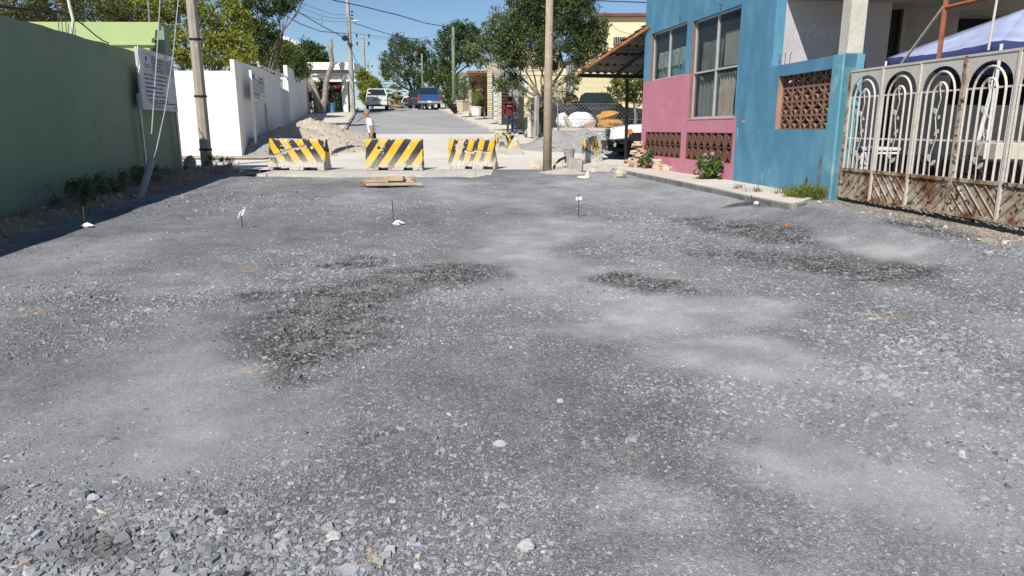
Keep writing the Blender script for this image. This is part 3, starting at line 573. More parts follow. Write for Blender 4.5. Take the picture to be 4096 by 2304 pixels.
weeds('dark dry weeds beside the leaning anchor post', [wq(s, .45, .28, .35, .2) for s in (5.6, 6.2, 6.8, 7.4)], 1500, .07, DW, 11)
weeds('weeds at the wall foot under the board', [wq(s, .5, .3, .35, .2) for s in (3.4, 4.0, 4.5)], 900, .07, DW, 12)
weeds('brown weed tuft at the base of the concrete pole', [(pb.x+.5, pb.y-.6, .6, .35, .25), (pb.x+.9, pb.y-.7, .55, .3, .15)], 800, .07, [(.06, .045, .02), (.13, .10, .04)], 13)
q = WL.p(-.25, 0, .1); o = MB().blob((q.x+.05, q.y+.1, .62), (.36, .3, .42), 5, 8, 6, .16).build('rubble_block', concd); tag(o, 'broken concrete lump at the far corner of the green wall', 'rubble')
# ------------------------------------------------------------------ white boundary wall
YW = 26.6; whitep = mat('white_wall_paint', (.80, .78, .735), (.74, .72, .675), sc1=1.1, bump=.12, bsc=50, stain=(.66, .61, .53), ssc=.9, sthr=.60, ssoft=.25, fine=.04, rust=((.60, .57, .51), 3.5, .66, .10))
ww = thing('white_wall', 'white painted block wall at the street corner facing the camera', 'wall', (-12, YW, .4))
fw = Fac((-20, YW), (P(934, 420, YW).x, YW)); zT = P(800, 283, YW).z; s1 = fw.L
MB().fbox(fw, 0, s1-.02, -.1, zT-.004, -.18, -.0095).build('core', whitep, ww)
bl = MB(); bl.box((0, 0, 0), (.398, .012, .198)); blm = bl.mesh('block', whitep)
nrow = int((zT-.3)/.2); zr = (zT-.30)/nrow
for r_ in range(nrow):
    k = 0
    while True:
        s = s1-.2-.40*k-(0 if r_ % 2 else .2); k += 1
        if s < 5.4: break
        link('block', blm, ww, fw.p(s, .30+zr*(r_+.5), -.006)-Vector(ww.location), (0, 0, 0), (1, 1, zr/.2))
    if r_ % 2 == 0: link('block', blm, ww, fw.p(s1-.1, .30+zr*(r_+.5), -.006)-Vector(ww.location), (0, 0, 0), (.498, 1, zr/.2))
cw = P(952, 420, YW).x; m = MB(); zc = P(943, 238, YW).z; m.box(((s1-20+cw)/2, YW+.1, (zc-.1)/2), (cw-(s1-20), .24, zc+.1)); m.build('corner_pier', whitep, ww, bevel=.01)
# side wall climbing the hill
C0 = (cw, YW+.1); fs_ = Fac(C0, (cw-.19*34, YW+34)); shw = whitep
sw = thing('side_wall', 'white wall climbing the hill along the sidewalk in shade', 'wall', (cw, YW, .4))
def wallseg(pts, th=.18):
    m = MB(); m.loft([[fs_.p(s, z0, 0), fs_.p(s, z0, -th), fs_.p(s, z1, -th), fs_.p(s, z1, 0)] for s, z0, z1 in pts]); return m
sg = fs_.px(1124, 400)[0]; sg2 = fs_.px(1157, 400)[0]; se = fs_.px(1240, 400)[0]
wallseg([(.1, 0, zc-.02), (sg*.5, .2, zc+.18), (sg, .4, fs_.px(1122, 312)[1])]).build('lower_wall', shw, sw)
wallseg([(sg2, .8, fs_.px(1160, 273)[1]), (se, 2, fs_.px(1239, 322)[1])]).build('upper_wall', shw, sw)
m = MB(); za = fs_.px(1125, 322)[1]-.35; m.fbox(fs_, sg+.05, sg2-.05, 1.2, za, -.10, -.06); m.build('gate_panel', whitep, sw)
for k in range(9):
    s = sg+.1+(sg2-sg-.2)*k/8; m = MB(); m.fbox(fs_, s-.03, s+.03, 1.2, za-.002, -.06, -.02); m.build('gate_slat', whitep, sw)
m = MB(); m.fbox(fs_, sg-.05, sg+.12, 1.2, za+.9, -.2, .02); m.fbox(fs_, sg2-.12, sg2+.05, 1.2, za+1.4, -.2, .02); m.build('gate_post', whitep, sw)
for (u, v0, v1) in ((1045, 248, 282), (1086, 275, 300), (1114, 284, 312), (1126, 305, 332), (1142, 312, 334)):
    s_, za1 = fs_.px(u, v1); s2, zb1 = fs_.px(u, v0); m = MB(); m.fbox(fs_, s_-.05, s_+.05, za1-.3, zb1, -.14, -.04); m.fbox(fs_, s_-.05, s_+.05, zb1-.09, zb1, -.5, -.14); m.build('rail_post', whitep, sw, bevel=.008)
a, b = fs_.px(1046, 262), fs_.px(1150, 305); m = MB(); m.tube([fs_.p(a[0], a[1], -.09), fs_.p(b[0], b[1], -.09)], .05, 4); m.build('top_rail', whitep, sw)
# second project board
f4 = Fac(fs_.p(0, 0, .35)[:2], fs_.p(10, 0, .35)[:2]); A = [f4.px(1003, 278), f4.px(1055, 296), f4.px(1068, 452), f4.px(1020, 420)]
b2 = thing('information_board', 'tall white information board leaning on the white side wall', 'sign', f4.p(A[0][0], .6))
s0, s1_ = A[0][0]+.12, A[1][0]; z1, z0 = (A[0][1]+A[1][1])/2-.05, f4.px(1040, 410)[1]
m = MB(); m.fbox(f4, s0, s1_, z0, z1, -.05, 0); m.build('panel', mat('board_grey', (.66, .66, .66), (.58, .58, .58), bump=.05), b2)
m = MB(); rr = random.Random(15)
for i in range(9):
    zz_ = z1-(z1-z0)*(.24+.075*i); s = s0+.15
    while s < s0+(s1_-s0)*(.9 if i < 6 else .5): w_ = rr.uniform(.08, .3); m.fbox(f4, s, s+w_, zz_-.045, zz_, .0005, .003); s += w_+.06
for i in range(2): m.fbox(f4, s0+(s1_-s0)*.5, s0+(s1_-s0)*.9, z1-.22-i*.12, z1-.15-i*.12, .0005, .003)
m.fbox(f4, s0+.15, s0+.6, z1-.3, z1-.12, .0005, .003)
m.fbox(f4, s0+.05, s1_-.05, z0+.28, z0+.30, .0005, .003); m.build('print_lines', ink[0], b2)['kind'] = 'stuff'
m = MB(); m.fbox(f4, s0-.10, s0, .5, z1, -.08, .01); m.build('leg', whitep, b2); m = MB(); m.fbox(f4, s1_, s1_+.07, .7, z0+.1, -.08, .01); m.build('leg', MATS['galvanised'], b2)
# heaps before the wall
q = PG(1225, 560); hp = []
for u, v, r_, h in ((1225, 560, 3.2, 1.0), (1150, 575, 2.6, .8), (1300, 590, 2.2, .55), (1100, 595, 2.0, .5), (1350, 610, 1.6, .3)):
    q = PG(u, v); hp.append((q.x, q.y+.6, r_, h))
mound('soil_heap', 'heap of sandy excavated soil behind the left barrier', 'heap', hp, sand, seed=21, res=.13, rough=.10, stonec=(.50, .42, .33), nst=420, ssize=.09)
hp = []
for u, v, r_, h in ((1040, 612, 1.7, .75), (980, 622, 1.2, .35), (1110, 615, 1.5, .55)):
    q = PG(u, v); hp.append((q.x, q.y+.3, r_, h))
mound('gravel_heap', 'grey gravel heap against the white wall corner', 'heap', hp, gpile, seed=22, res=.11, rough=.04, stonec=(.36, .35, .33), nst=250, ssize=.05)
hp = [(PG(u, v).x, PG(u, v).y, r_, h) for u, v, r_, h in ((1400, 590, 1.3, .14), (1260, 625, 1.5, .16), (1170, 630, 1.4, .12))]
hp2 = [(PG(u, v).x, PG(u, v).y, r_, .10) for u, v, r_ in ((1450, 478, 1.0), (1445, 500, 1.1), (1462, 490, .9))]
mound('soil_wash', 'brown soil washed onto the road beside the left kerb', 'soil', hp2, mat('brown_wash', (.30, .245, .18), (.22, .18, .135), sc1=3, bump=.3), seed=26, res=.15, rough=.03)
mound('sand_spill', 'thin pale sand spill on the concrete behind the left barrier', 'sand', hp, sand, seed=23, res=.15, rough=.03, stonec=(.45, .41, .35), nst=160, ssize=.05)
# ------------------------------------------------------------------ trees behind the left walls
tree('tall yellow-green tree behind the white wall corner', (-14, 33, .6), 33, [(560, 60, 110, 90), (700, 60, 120, 100), (850, 30, 120, 110), (930, 110, 90, 100), (780, 170, 130, 80), (950, 200, 70, 80), (640, 10, 150, 60), (860, 215, 100, 60), (720, 240, 70, 40), (1000, 250, 60, 50)], 17000, .17, YG, .22, seed=31, dy=1.5, mixc=.55)
tree('olive green scrubby tree behind the green wall', (-19, 30, .4), 30, [(60, 10, 130, 60), (230, 20, 120, 80), (380, 40, 120, 60), (490, 60, 90, 60), (130, 60, 110, 30), (330, -30, 160, 50)], 13000, .14, OL, .2, seed=32, dy=1.5, shell=.3)
tree('feathery dark tree overhanging the white wall', (-13.4, 37, 1), 37, [(1010, 60, 70, 70), (1060, 20, 90, 35), (1130, 10, 50, 22), (1040, 140, 60, 60), (1090, 130, 30, 40), (1150, 15, 40, 25), (1000, 200, 60, 60), (1210, 5, 28, 14), (1120, 45, 25, 25)], 6500, .20, DG, .16, seed=33, droop=.3, asp=.3, dy=1)
tree('bright green shrubby tree above the white side wall', (-16.5, 44, 1.4), 46, [(1000, 235, 60, 60), (1080, 240, 80, 60), (1160, 250, 70, 60), (1110, 200, 70, 50), (1200, 280, 50, 40), (1050, 290, 60, 30), (1150, 205, 40, 35)], 11000, .17, MG, .14, seed=34, dy=1.2, mixc=.4)
tree('round dark tree behind the white porch house', (-22, 78, 3), 78, [(1225, 205, 45, 40), (1265, 215, 40, 38), (1290, 235, 30, 20), (1205, 235, 40, 30)], 6000, .28, DG, .25, seed=35, dy=1)
# ================================================================== BARRIERS
def barrier_mat(name, ang, period, off, duty=.5, chip=.60, low=.24, fade=.55):
    m, nt, N, L, B = nmat(name)
    tc = N.new('ShaderNodeTexCoord'); sp = N.new('ShaderNodeSeparateXYZ'); L.new(tc.outputs['Object'], sp.inputs[0])
    def mth(op, a, b=None):
        q = N.new('ShaderNodeMath'); q.operation = op
        for i, t in enumerate((a, b)):
            if t is None: continue
            if isinstance(t, (int, float)): q.inputs[i].default_value = t
            else: L.new(t, q.inputs[i])
        return q.outputs[0]
    t = mth('ADD', mth('ADD', mth('MULTIPLY', sp.outputs[0], math.cos(ang)/period), mth('MULTIPLY', sp.outputs[2], math.sin(ang)/period)), off)
    st = mth('LESS_THAN', mth('FRACT', t), duty)
    def noise(s, d=6, r=.6):
        q = N.new('ShaderNodeTexNoise'); q.inputs['Scale'].default_value = s; q.inputs['Detail'].default_value = d; q.inputs['Roughness'].default_value = r; L.new(tc.outputs['Object'], q.inputs['Vector']); return q.outputs[0]
    def mixc(f, a, b):
        q = N.new('ShaderNodeMix'); q.data_type = 'RGBA'
        if isinstance(f, (int, float)): q.inputs[0].default_value = f
        else: L.new(f, q.inputs[0])
        for i, t in ((6, a), (7, b)):
            if isinstance(t, tuple): q.inputs[i].default_value = (*t, 1)
            else: L.new(t, q.inputs[i])
        return q.outputs[2]
    def mr(i, a, b, c=0, d=1):
        q = N.new('ShaderNodeMapRange'); q.inputs[1].default_value = a; q.inputs[2].default_value = b; q.inputs[3].default_value = c; q.inputs[4].default_value = d; L.new(i, q.inputs[0]); return q.outputs[0]
    n1, n2, n3 = noise(4.5, 9, .62), noise(28, 6, .7), noise(2.2, 4)
    yel = mixc(mr(n3, .3, .7), (.60, .36, .03), (.70, .42, .035)); blk = mixc(mr(n2, .35, .7), (.02, .021, .026), (.055, .056, .065))
    pnt = mixc(st, yel, blk)
    con = mixc(mr(n2, .3, .7), (.33, .31, .27), (.56, .53, .47))
    pnt = mixc(mr(mth('MULTIPLY', mr(sp.outputs[2], .52, .12), fade), 0, 1), pnt, con)
    edge = mth('ADD', mth('MULTIPLY', n2, .28), n1)
    lowz = mr(sp.outputs[2], low, low-.16, 0, .22); hiz = mr(sp.outputs[2], .80, .88, 0, .16)
    bare = mr(mth('ADD', edge, mth('ADD', lowz, hiz)), chip+.13, chip+.16)
    ou = mixc(bare, pnt, con); L.new(ou, B.inputs['Base Color']); B.inputs['Roughness'].default_value = .85; B.inputs['Specular IOR Level'].default_value = .25
    b = N.new('ShaderNodeBump'); b.inputs['Strength'].default_value = .5; b.inputs['Distance'].default_value = .012; L.new(mth('ADD', n2, mth('MULTIPLY', bare, -.5)), b.inputs['Height']); L.new(b.outputs[0], B.inputs['Normal'])
    return m
PROF = [(.30, .0), (.30, .09), (.27, .16), (.185, .36), (.15, .52), (.125, .80), (.10, .86)]
def yprof(z): return float(np.interp(z, [p[1] for p in PROF], [p[0] for p in PROF]))
def barrier(label, loc, rz, Lb, m, seed, jit=.012, notches=((-.42, -.14), (.22, .46)), H=.88, endcut=(0, 0), topdip=(), holes=True, crack=None, group='concrete road barriers'):
    rr = random.Random(seed); root = thing('concrete_barrier', label, 'barrier', loc, rz, group); k = H/.86
    xs = sorted(set(list(np.linspace(-.5, .5, 31))+[q+e for nn in notches for q in nn for e in (-.004, .004)]))
    V_, Fs = [], []; nz = 9
    zs0 = list(np.linspace(0, .86, nz)); ring = []
    mb = MB(); rings = []
    for x in xs:
        nt_ = any(a < x < b for a, b in notches); zb = .085 if nt_ else 0
        hi = .86
        for (a, b, d) in topdip:
            if a < x < b: hi -= d*(1-abs((x-(a+b)/2)/((b-a)/2)))**.5
        r = []
        zz = [zb+(hi-zb)*i/(nz-1) for i in range(nz)]
        for side in (-1, 1):
            for z in (zz if side < 0 else zz[::-1]):
                xx = x*Lb
                if x > .49: xx -= endcut[1]*(z/.86)**2*Lb
                if x < -.49: xx += endcut[0]*(z/.86)**2*Lb
                e = jit*(1.6 if (abs(x) > .46 or z > .8 or z < .1) else .5)
                r.append(Vector((xx+rr.uniform(-e, e)*(abs(x) > .46), side*(yprof(z)-(.02 if z >= hi-.001 else 0))+rr.uniform(-e, e), z*k+rr.uniform(-e, e)*(z > zb+.01))))
        rings.append(r)
    mb.loft(rings); mb.build('body', m, root, local=True, bevel=.012, seg=1)
    if holes:
        for x, mm, nm in ((-.27*Lb, blackc, 'hole_shade_disc'), (.27*Lb, MATS['concrete'], 'plugged_hole')):  # the black one is a raised disc painted as a hole's shade
            MB().lathe((x, -yprof(.62)-.004, .62*k), [(.042, -.012), (.045, 0), (.045, .02)], 14, 'y').build(nm, mm, root, local=True)
    if crack:
        pts = [(x*Lb, z*k) for x, z in crack]; m2 = MB(); up, dn = [], []
        for i in range(len(pts)-1):
            for t in np.linspace(0, 1, 6)[:-1]:
                x, z = pts[i][0]+(pts[i+1][0]-pts[i][0])*t, pts[i][1]+(pts[i+1][1]-pts[i][1])*t+rr.uniform(-.012, .012); w_ = rr.uniform(.006, .016)
                up.append(Vector((x, -yprof((z+w_)/k)-.008, z+w_))); dn.append(Vector((x, -yprof((z-w_)/k)-.008, z-w_)))
        m3 = MB(); lo2 = [p+Vector((rr.uniform(-.01, .01), -.001, -.035-rr.uniform(0, .05))) for p in dn]; lo2 = [Vector((p.x, -yprof(p.z/k)-.005, p.z)) for p in lo2]; dn2 = [Vector((p.x, -yprof(p.z/k)-.005, p.z)) for p in dn]; n3 = len(dn2); m3.add(dn2+lo2, [(n3+i, n3+i+1, i+1, i) for i in range(n3-1)]); o3 = m3.build('spalled_band', mat('spalled_concrete', (.52, .48, .42), (.36, .335, .295), sc1=14, bump=.7, bsc=40), root, local=True); md3 = o3.modifiers.new('s', 'SOLIDIFY'); md3.thickness = .005; md3.offset = 0
        n_ = len(up); m2.add(up+dn, [(n_+i, n_+i+1, i+1, i) for i in range(n_-1)]); o = m2.build('crack', mat('crack_dark', (.12, .11, .10), (.05, .05, .05), sc1=20), root, local=True)
        md = o.modifiers.new('s', 'SOLIDIFY'); md.thickness = .006; md.offset = 0
    return root
def bar_at(u0, u1, v):
    a, b = PG(u0, v), PG(u1, v); return ((a.x+b.x)/2, a.y+.3, a.z+.02), (b.x-a.x)
l, w_ = bar_at(1073, 1304, 684); barrier('cracked yellow and black barrier at the left, stripes leaning left', l, R(-5), w_, barrier_mat('barrier_paint_left', R(36), .36, .28, .48, .60, .30, .75), 41, .014, ((-.42, -.12), (.13, .38)), crack=[(-.5, .40), (-.3, .47), (-.1, .60), (.08, .66), (.2, .72)])
l, w_ = bar_at(1463, 1688, 684); barrier('cleanest yellow and black barrier, in the middle of the slab edge', l, R(1), w_, barrier_mat('barrier_paint_middle', R(-34), .385, .62, .48, .625, .20, .45), 42, .007, ((-.28, -.1), (.17, .33)))
l, w_ = bar_at(1792, 1988, 680); barrier('battered barrier with broken lower right corner, rightmost on the slab', l, R(-7), w_, barrier_mat('barrier_paint_right', R(-15), .30, .45, .45, .585, .28, .8), 43, .022, ((-.13, .02), (.25, .44)), topdip=((-.28, -.12, .05), (.2, .32, .06)), endcut=(.03, .12), holes=False, crack=[(-.15, .55), (0, .50), (.1, .56), (.25, .50), (.42, .52)])
bm2 = barrier_mat('barrier_paint_worn', R(8), .26, .1, .45, .50, .34, 1.0)
q = PG(2002, 620); barrier('worn striped barrier piece standing end-on by the right sidewalk', (q.x, q.y+.8, q.z), R(100), 1.6, bm2, 44, .04, (), topdip=((-.1, .4, .12),), holes=False)
q = PG(2052, 622); barrier('broken barrier stump with rounded head, nearer the camera', (q.x, q.y+.35, q.z), R(95), .8, bm2, 45, .05, (), H=.82, topdip=((-.52, .1, .10), (.1, .52, .42)), holes=False)
q = PG(2365, 652); barrier('tilted barrier fragment with yellow end beside the bucket', (q.x, q.y+.3, q.z-.02), R(62), .75, barrier_mat('barrier_paint_fragment', R(20), .22, .3, .5, .54, .34, .9), 46, .04, (), H=.85, topdip=((-.52, -.2, .1),), holes=False)
# ================================================================== STAKES, MANHOLE, RUBBLE
paper = mat('white_paper', (.78, .77, .74), (.68, .67, .64), rough=.7, bump=.3, bsc=20)
def stake(label, u, v, top, kind, seed):
    b = PG(u, v); b.z = float(lot_z(np.array([b.x]), np.array([b.y]))[0]) if b.y < 18 else b.z; t = P(top[0], top[1], b.y); rr = random.Random(seed)
    root = thing('survey_stake', label, 'stake', b, group='survey stakes in the gravel')
    MB().tube([b-Vector((0, 0, .1)), t], .008, 6).build('rod', steel, root)
    d = t-b
    if kind == 'tag': # rolled paper tag near the top
        c = b+d*.82; m = MB(); n = 8; pts = [c+Vector((.048*(i/n-.5)*2*1.0, -.02-.015*math.sin(i*1.1), 0)) for i in range(n+1)]
        hh = .026 if seed % 2 else .05; ti = .3 if seed % 2 == 0 else .05
        m.add([p+Vector((0, 0, -hh+ti*(p.x-c.x)*2)) for p in pts]+[p+Vector((.02*(seed % 2 == 0)*2, 0, hh+ti*(p.x-c.x)*2)) for p in pts], [(i, i+1, n+2+i, n+1+i) for i in range(n)]); o = m.build('paper_tag', paper, root); md = o.modifiers.new('s', 'SOLIDIFY'); md.thickness = .003
    else: # crumpled paper at the foot
        m = MB(); m.blob((b.x+.07, b.y-.05, b.z+.025), (.15, .11, .07), seed, 9, 5, .45); m.build('crumpled_paper', paper, root)
stake('rod with crumpled paper at the edge of the wall shadow', 338, 906, (333, 826), 'foot', 1)
stake('rod with a tilted white tag left of centre', 972, 912, (962, 838), 'tag', 2)
stake('bare rusty rod with white paper at its foot, near the centre', 1577, 893, (1568, 798), 'foot', 4)
stake('thin rod with a white tag on the right half of the gravel', 2315, 873, (2315, 776), 'tag', 5)
stake('small rod with paper ball near the pole', 957, 690, (955, 645), 'foot', 6)
stake('faint thin rusty rod near the pavement grass', 3008, 846, (3006, 780), 'none' if 0 else 'foot', 7)
b = PG(1555, 747); mh = thing('manhole_hole', 'open round pit in the gravel covered by loose planks', 'pit', b); zr = float(lot_z(np.array([b.x]), np.array([b.y]))[0])
n_ = 24; ring = [Vector((PIT[0]+.66*math.cos(6.283*i/n_), PIT[1]+.56*math.sin(6.283*i/n_), zr-.03)) for i in range(n_)]; m = MB(); m.add(ring+[p-Vector((0, 0, .9)) for p in ring], [(i, (i+1) % n_, n_+(i+1) % n_, n_+i) for i in range(n_)]+[tuple(range(n_, 2*n_))]); m.build('shaft', mat('pit_earth', (.10, .085, .07), (.06, .05, .042), bump=.5), mh)
wood = mat('weathered_wood', (.52, .40, .27), (.38, .28, .18), sc1=6, bump=.4, bsc=30); woodd = mat('brown_wood', (.30, .17, .09), (.18, .10, .05), sc1=8, bump=.5, bsc=25)
def plank(label, u, v, L_, wd, th, rz, z, mm, ry=0, name='plank'):
    p = PG(u, v); o = MB().box((0, 0, 0), (L_, wd, th)).build(name, mm, local=True, bevel=.004); o.location = (p.x, p.y, zr+z); o.rotation_euler = (0, ry, rz); tag(o, label, 'plank', 'planks over the pit'); o.location.y = PIT[1]+(o.location.y-PIT[1])*.8
plank('longest plank laid across the front of the pit', 1575, 752, 1.25, .12, .05, R(9), .06, wood)
plank('thin brown plank along the middle of the pit', 1530, 747, 1.1, .14, .035, R(-6), .04, woodd, R(3))
plank('pale plank behind the others over the pit', 1560, 744, 1.15, .13, .04, R(-3), .10, wood)
plank('short thick block on top of the planks', 1583, 746, .38, .16, .10, R(-6), .17, wood)
plank('broad plank at the back right over the pit', 1620, 741, .46, .18, .06, R(-28), .15, mat('orange_wood', (.58, .40, .26), (.48, .33, .2), sc1=7), R(8))
plank('narrow plank lying highest at the back of the pit', 1560, 735, .75, .14, .05, R(-5), .15, wood)
plank('splintered board at the left edge of the pit', 1487, 748, .36, .13, .03, R(20), .06, woodd, R(-5))
# ================================================================== WOODEN POLE, BUCKET, BRICKS
wp = PG(2189, 684); poleW = mat('pole_wood', (.42, .345, .25), (.31, .25, .18), sc1=5, bump=.5, bsc=16, bdist=.02, stain=(.24, .19, .14), ssc=8, sthr=.6, ssoft=.1)
pw = thing('utility_pole', 'weathered round wooden pole beside the right barrier', 'pole', wp, group='poles along the street')
MB().tube([wp-Vector((0, 0, .4)), wp+Vector((0, 0, 2.4)), wp+Vector((.03, 0, 7.5))], [.135, .115, .085], 14).build('shaft', poleW, pw, smooth=True)
MB().lathe(wp+Vector((.012, 0, P(2190, 140, wp.y).z-wp.z)), [(.103, -.02), (.108, 0), (.103, .02)], 12).build('wire_band', blackc, pw)
brick = [mat('brick_tan', (.55, .42, .30), (.44, .33, .23), sc1=9, bump=.4), mat('brick_orange', (.56, .32, .20), (.45, .25, .16), sc1=9, bump=.4), mat('brick_pale', (.58, .50, .40), (.46, .40, .32), sc1=9, bump=.4)]
bmesh_ = [MB().box((0, 0, 0), (.23, .115, .06)).mesh('brick', k) for k in brick]
def bricks(label, items, name='brick_stack', group='brick and block rubble', base=None):
    root = thing(name, label, 'bricks', base, group=group)
    for i, (x, y, z, rz, k, s) in enumerate(items):
        o = link('brick', bmesh_[k], root, (x-base[0], y-base[1], z-base[2]), (random.Random(i).uniform(-.08, .08), random.Random(i+9).uniform(-.08, .08), rz), (s, 1, 1+.12*math.sin(i*7)))
    return root
rr = random.Random(61)
b0 = PG(2135, 655); bricks('loose row of bricks along the slab behind the wooden pole', [(b0.x+dx, b0.y+.25*rr.random(), g(b0.y)+.05, rr.uniform(-.2, .2), rr.choice((0, 2)), rr.uniform(.7, 1.1)) for dx in (-.35, -.08, .2, .75, 1.0)], base=b0)
q = PG(2272, 690); bk = thing('grey_bucket', 'grey ribbed plastic bucket by the broken blocks', 'bucket', (P(2276, 650, q.y+.9).x, q.y+.9, g(q.y)+.22)); c_ = Vector(bk.location); Hb = .40
bp_ = mat('grey_plastic', (.36, .36, .34), (.30, .30, .285), rough=.55, bump=.05)
MB().lathe(c_, [(.125, 0), (.13, .01), (.155, Hb-.10), (.165, Hb-.10), (.165, Hb-.085), (.157, Hb-.08), (.158, Hb-.05), (.168, Hb-.05), (.168, Hb-.035), (.16, Hb-.03), (.163, Hb-.01), (.172, Hb-.01), (.172, Hb), (.150, Hb), (.145, Hb-.05), (.12, .02)], 22).build('shell', bp_, bk)
blk = mat('cinder_block', (.42, .39, .35), (.33, .31, .28), sc1=6, bump=.6, bsc=40, bdist=.01)
def lump(label, u, v, d, seed, mm):
    p = PG(u, v); o = MB().blob((p.x, p.y, p.z+d[2]*.3), d, seed, 9, 6, .22).build('concrete_lump', mm); tag(o, label, 'rubble', 'brick and block rubble')
def block(label, u, v, d, rz, seed, mm=blk, cat='block', off=0):
    p = PG(u, v); rr = random.Random(seed); mb = MB(); pts = []
    o = MB().box((0, 0, d[2]/2), d).build('concrete_block', mm, local=True, bevel=.015); o.location = (p.x, p.y, p.z-.02+off); o.rotation_euler = (rr.uniform(-.06, .06), rr.uniform(-.06, .06), rz); tag(o, label, cat, 'brick and block rubble')
block('square grey block standing in front of the bucket', 2290, 690, (.30, .22, .42), R(15), 1)
block('upright narrow block beside the square grey block', 2318, 690, (.16, .2, .36), R(-15), 2)
lump('half-buried pale stone lump right of the wooden pole', 2237, 686, (.30, .25, .30), 3, mat('pale_block', (.52, .45, .36), (.42, .36, .28), sc1=6, bump=.6))
lump('brown rubble lump behind the wooden pole', 2150, 676, (.5, .3, .22), 4, MATS['pale_block'])
q = PG(2225, 690); o = MB().tube([(q.x-.05, q.y+.3, q.z+.12), (q.x+.12, q.y+.5, q.z+.32), (q.x+.42, q.y+1.0, q.z+.42)], .04, 8).build('black_pipe', mat('black_plastic', (.02, .02, .022), rough=.4, bump=0)); tag(o, 'bent black plastic pipe between the pole and the bucket', 'pipe')
q = PG(2335, 714); m = MB(); m.add([(q.x-.17, q.y, q.z+.03), (q.x+.02, q.y-.06, q.z+.005), (q.x+.14, q.y, q.z+.02), (q.x+.12, q.y+.05, q.z+.22), (q.x+.02, q.y+.05, q.z+.06), (q.x-.14, q.y+.03, q.z+.06)], [(0, 1, 4, 5), (1, 2, 3, 4)]); o = m.build('ceramic_shard', mat('cream_ceramic', (.74, .68, .55), (.66, .60, .48), rough=.5, bump=.1)); md = o.modifiers.new('s', 'SOLIDIFY'); md.thickness = .02; tag(o, 'curved cream ceramic shard lying on the gravel', 'shard')
hp = [(PG(u, v).x, PG(u, v).y, r_, h) for u, v, r_, h in ((2260, 690, .9, .18), (2340, 680, 1.0, .2), (2420, 678, 1.0, .22), (2200, 690, .6, .1))]
mound('cement_spill', 'low mound of hardened cement and sand before the broken blocks', 'rubble', hp, MATS['grey_gravel_heap'] if 0 else mat('cement_spill', (.47, .44, .38), (.38, .355, .31), sc1=2, bump=.4, bsc=30), seed=27, res=.1, rough=.03, stonec=(.45, .40, .33), nst=60, ssize=.05)
# ================================================================== PEOPLE
skinm = mat('skin', (.40, .215, .13), (.34, .175, .10), sc1=10, rough=.6, bump=.1)
def person(name, label, loc, rz, J, E, cls, mats, root_i=0):
    root = thing(name, label, 'person', loc, rz)
    me = bpy.data.meshes.new('sk'); me.from_pydata([j[0] for j in J], E, []); o = bpy.data.objects.new('sk', me); col.objects.link(o)
    md = o.modifiers.new('skin', 'SKIN'); md.use_smooth_shade = True; md.branch_smoothing = .4
    for i, j in enumerate(J):
        sv = me.skin_vertices[0].data[i]; rr_ = j[1]; sv.radius = rr_ if isinstance(rr_, tuple) else (rr_, rr_); sv.use_root = (i == root_i)
    s2 = o.modifiers.new('sub', 'SUBSURF'); s2.levels = 2; s2.render_levels = 2
    dg = bpy.context.evaluated_depsgraph_get(); me2 = bpy.data.meshes.new_from_object(o.evaluated_get(dg)); bpy.data.objects.remove(o)
    me2.materials.clear()
    for q in mats: me2.materials.append(q)
    for p in me2.polygons: p.material_index = cls(p.center); p.use_smooth = True
    link('body', me2, root); return root
def fingers(root, w, d, m, side=1):
    mb = MB(); w = Vector(w); d = Vector(d).normalized(); a = Vector((.9, 0, .0)); a = (a-d*a.dot(d)).normalized(); cr = d.cross(a)
    for i in range(4):
        b_ = w+a*(.022*(i-1.5)); L_ = (.062, .075, .07, .055)[i]; mb.tube([b_, b_+d*L_*.5+cr*.008*side, b_+d*L_*.8+cr*.03*side, b_+d*L_*.95+cr*.045*side], .009, 6, .006)
    b_ = w-d*.05+a*.04; mb.tube([b_, b_+d*.03+a*.02, b_+d*.06+a*.018+cr*.02*side], .010, 6, .007)
    mb.build('fingers', m, root, local=True, smooth=True)
def head(root, c, yaw, hair, cap=None, beard=None):
    c = Vector(c); M = Matrix.Translation(c) @ Matrix.Rotation(yaw, 4, 'Z')   # face looks along local -y
    def E_(name, p, d, m, n=10, seed=3, j=.0):
        mb = MB(); mb.blob((0, 0, 0), d, seed, n, 8, j); mb.v = [tuple(M @ (Vector(v)+Vector(p))) for v in mb.v]; mb.build(name, m, root, local=True, smooth=True)
    if hair: E_('hair', (0, .045, .048), (.205, .20, .19), hair, 14)
    E_('nose', (0, -.118, -.015), (.032, .05, .055), skinm); eye = mat('eye_dark', (.03, .02, .015), bump=0)
    for s in (-1, 1):
        E_('eye', (s*.038, -.103, .014), (.03, .02, .016), eye); E_('brow', (s*.038, -.106, .036), (.048, .02, .012), hair or eye); E_('ear', (s*.10, .01, -.005), (.022, .045, .065), skinm)
    E_('mouth', (0, -.108, -.058), (.05, .018, .012), mat('lips', (.28, .12, .09), bump=0))
    if beard: E_('beard', (0, -.085, -.095), (.10, .06, .055), beard)
shirt = mat('white_shirt', (.80, .80, .82), (.74, .74, .77), sc1=6, rough=.8, bump=.3, bsc=9, bdist=.02); trous = mat('black_trousers', (.018, .014, .013), bump=.2, bsc=20); shoe = mat('dark_shoe', (.03, .025, .02), bump=0)
mb_ = PG(1487, 640); mb_ = Vector((P(1488, 530, 24.2).x, 24.2, g(24.2)+.02))
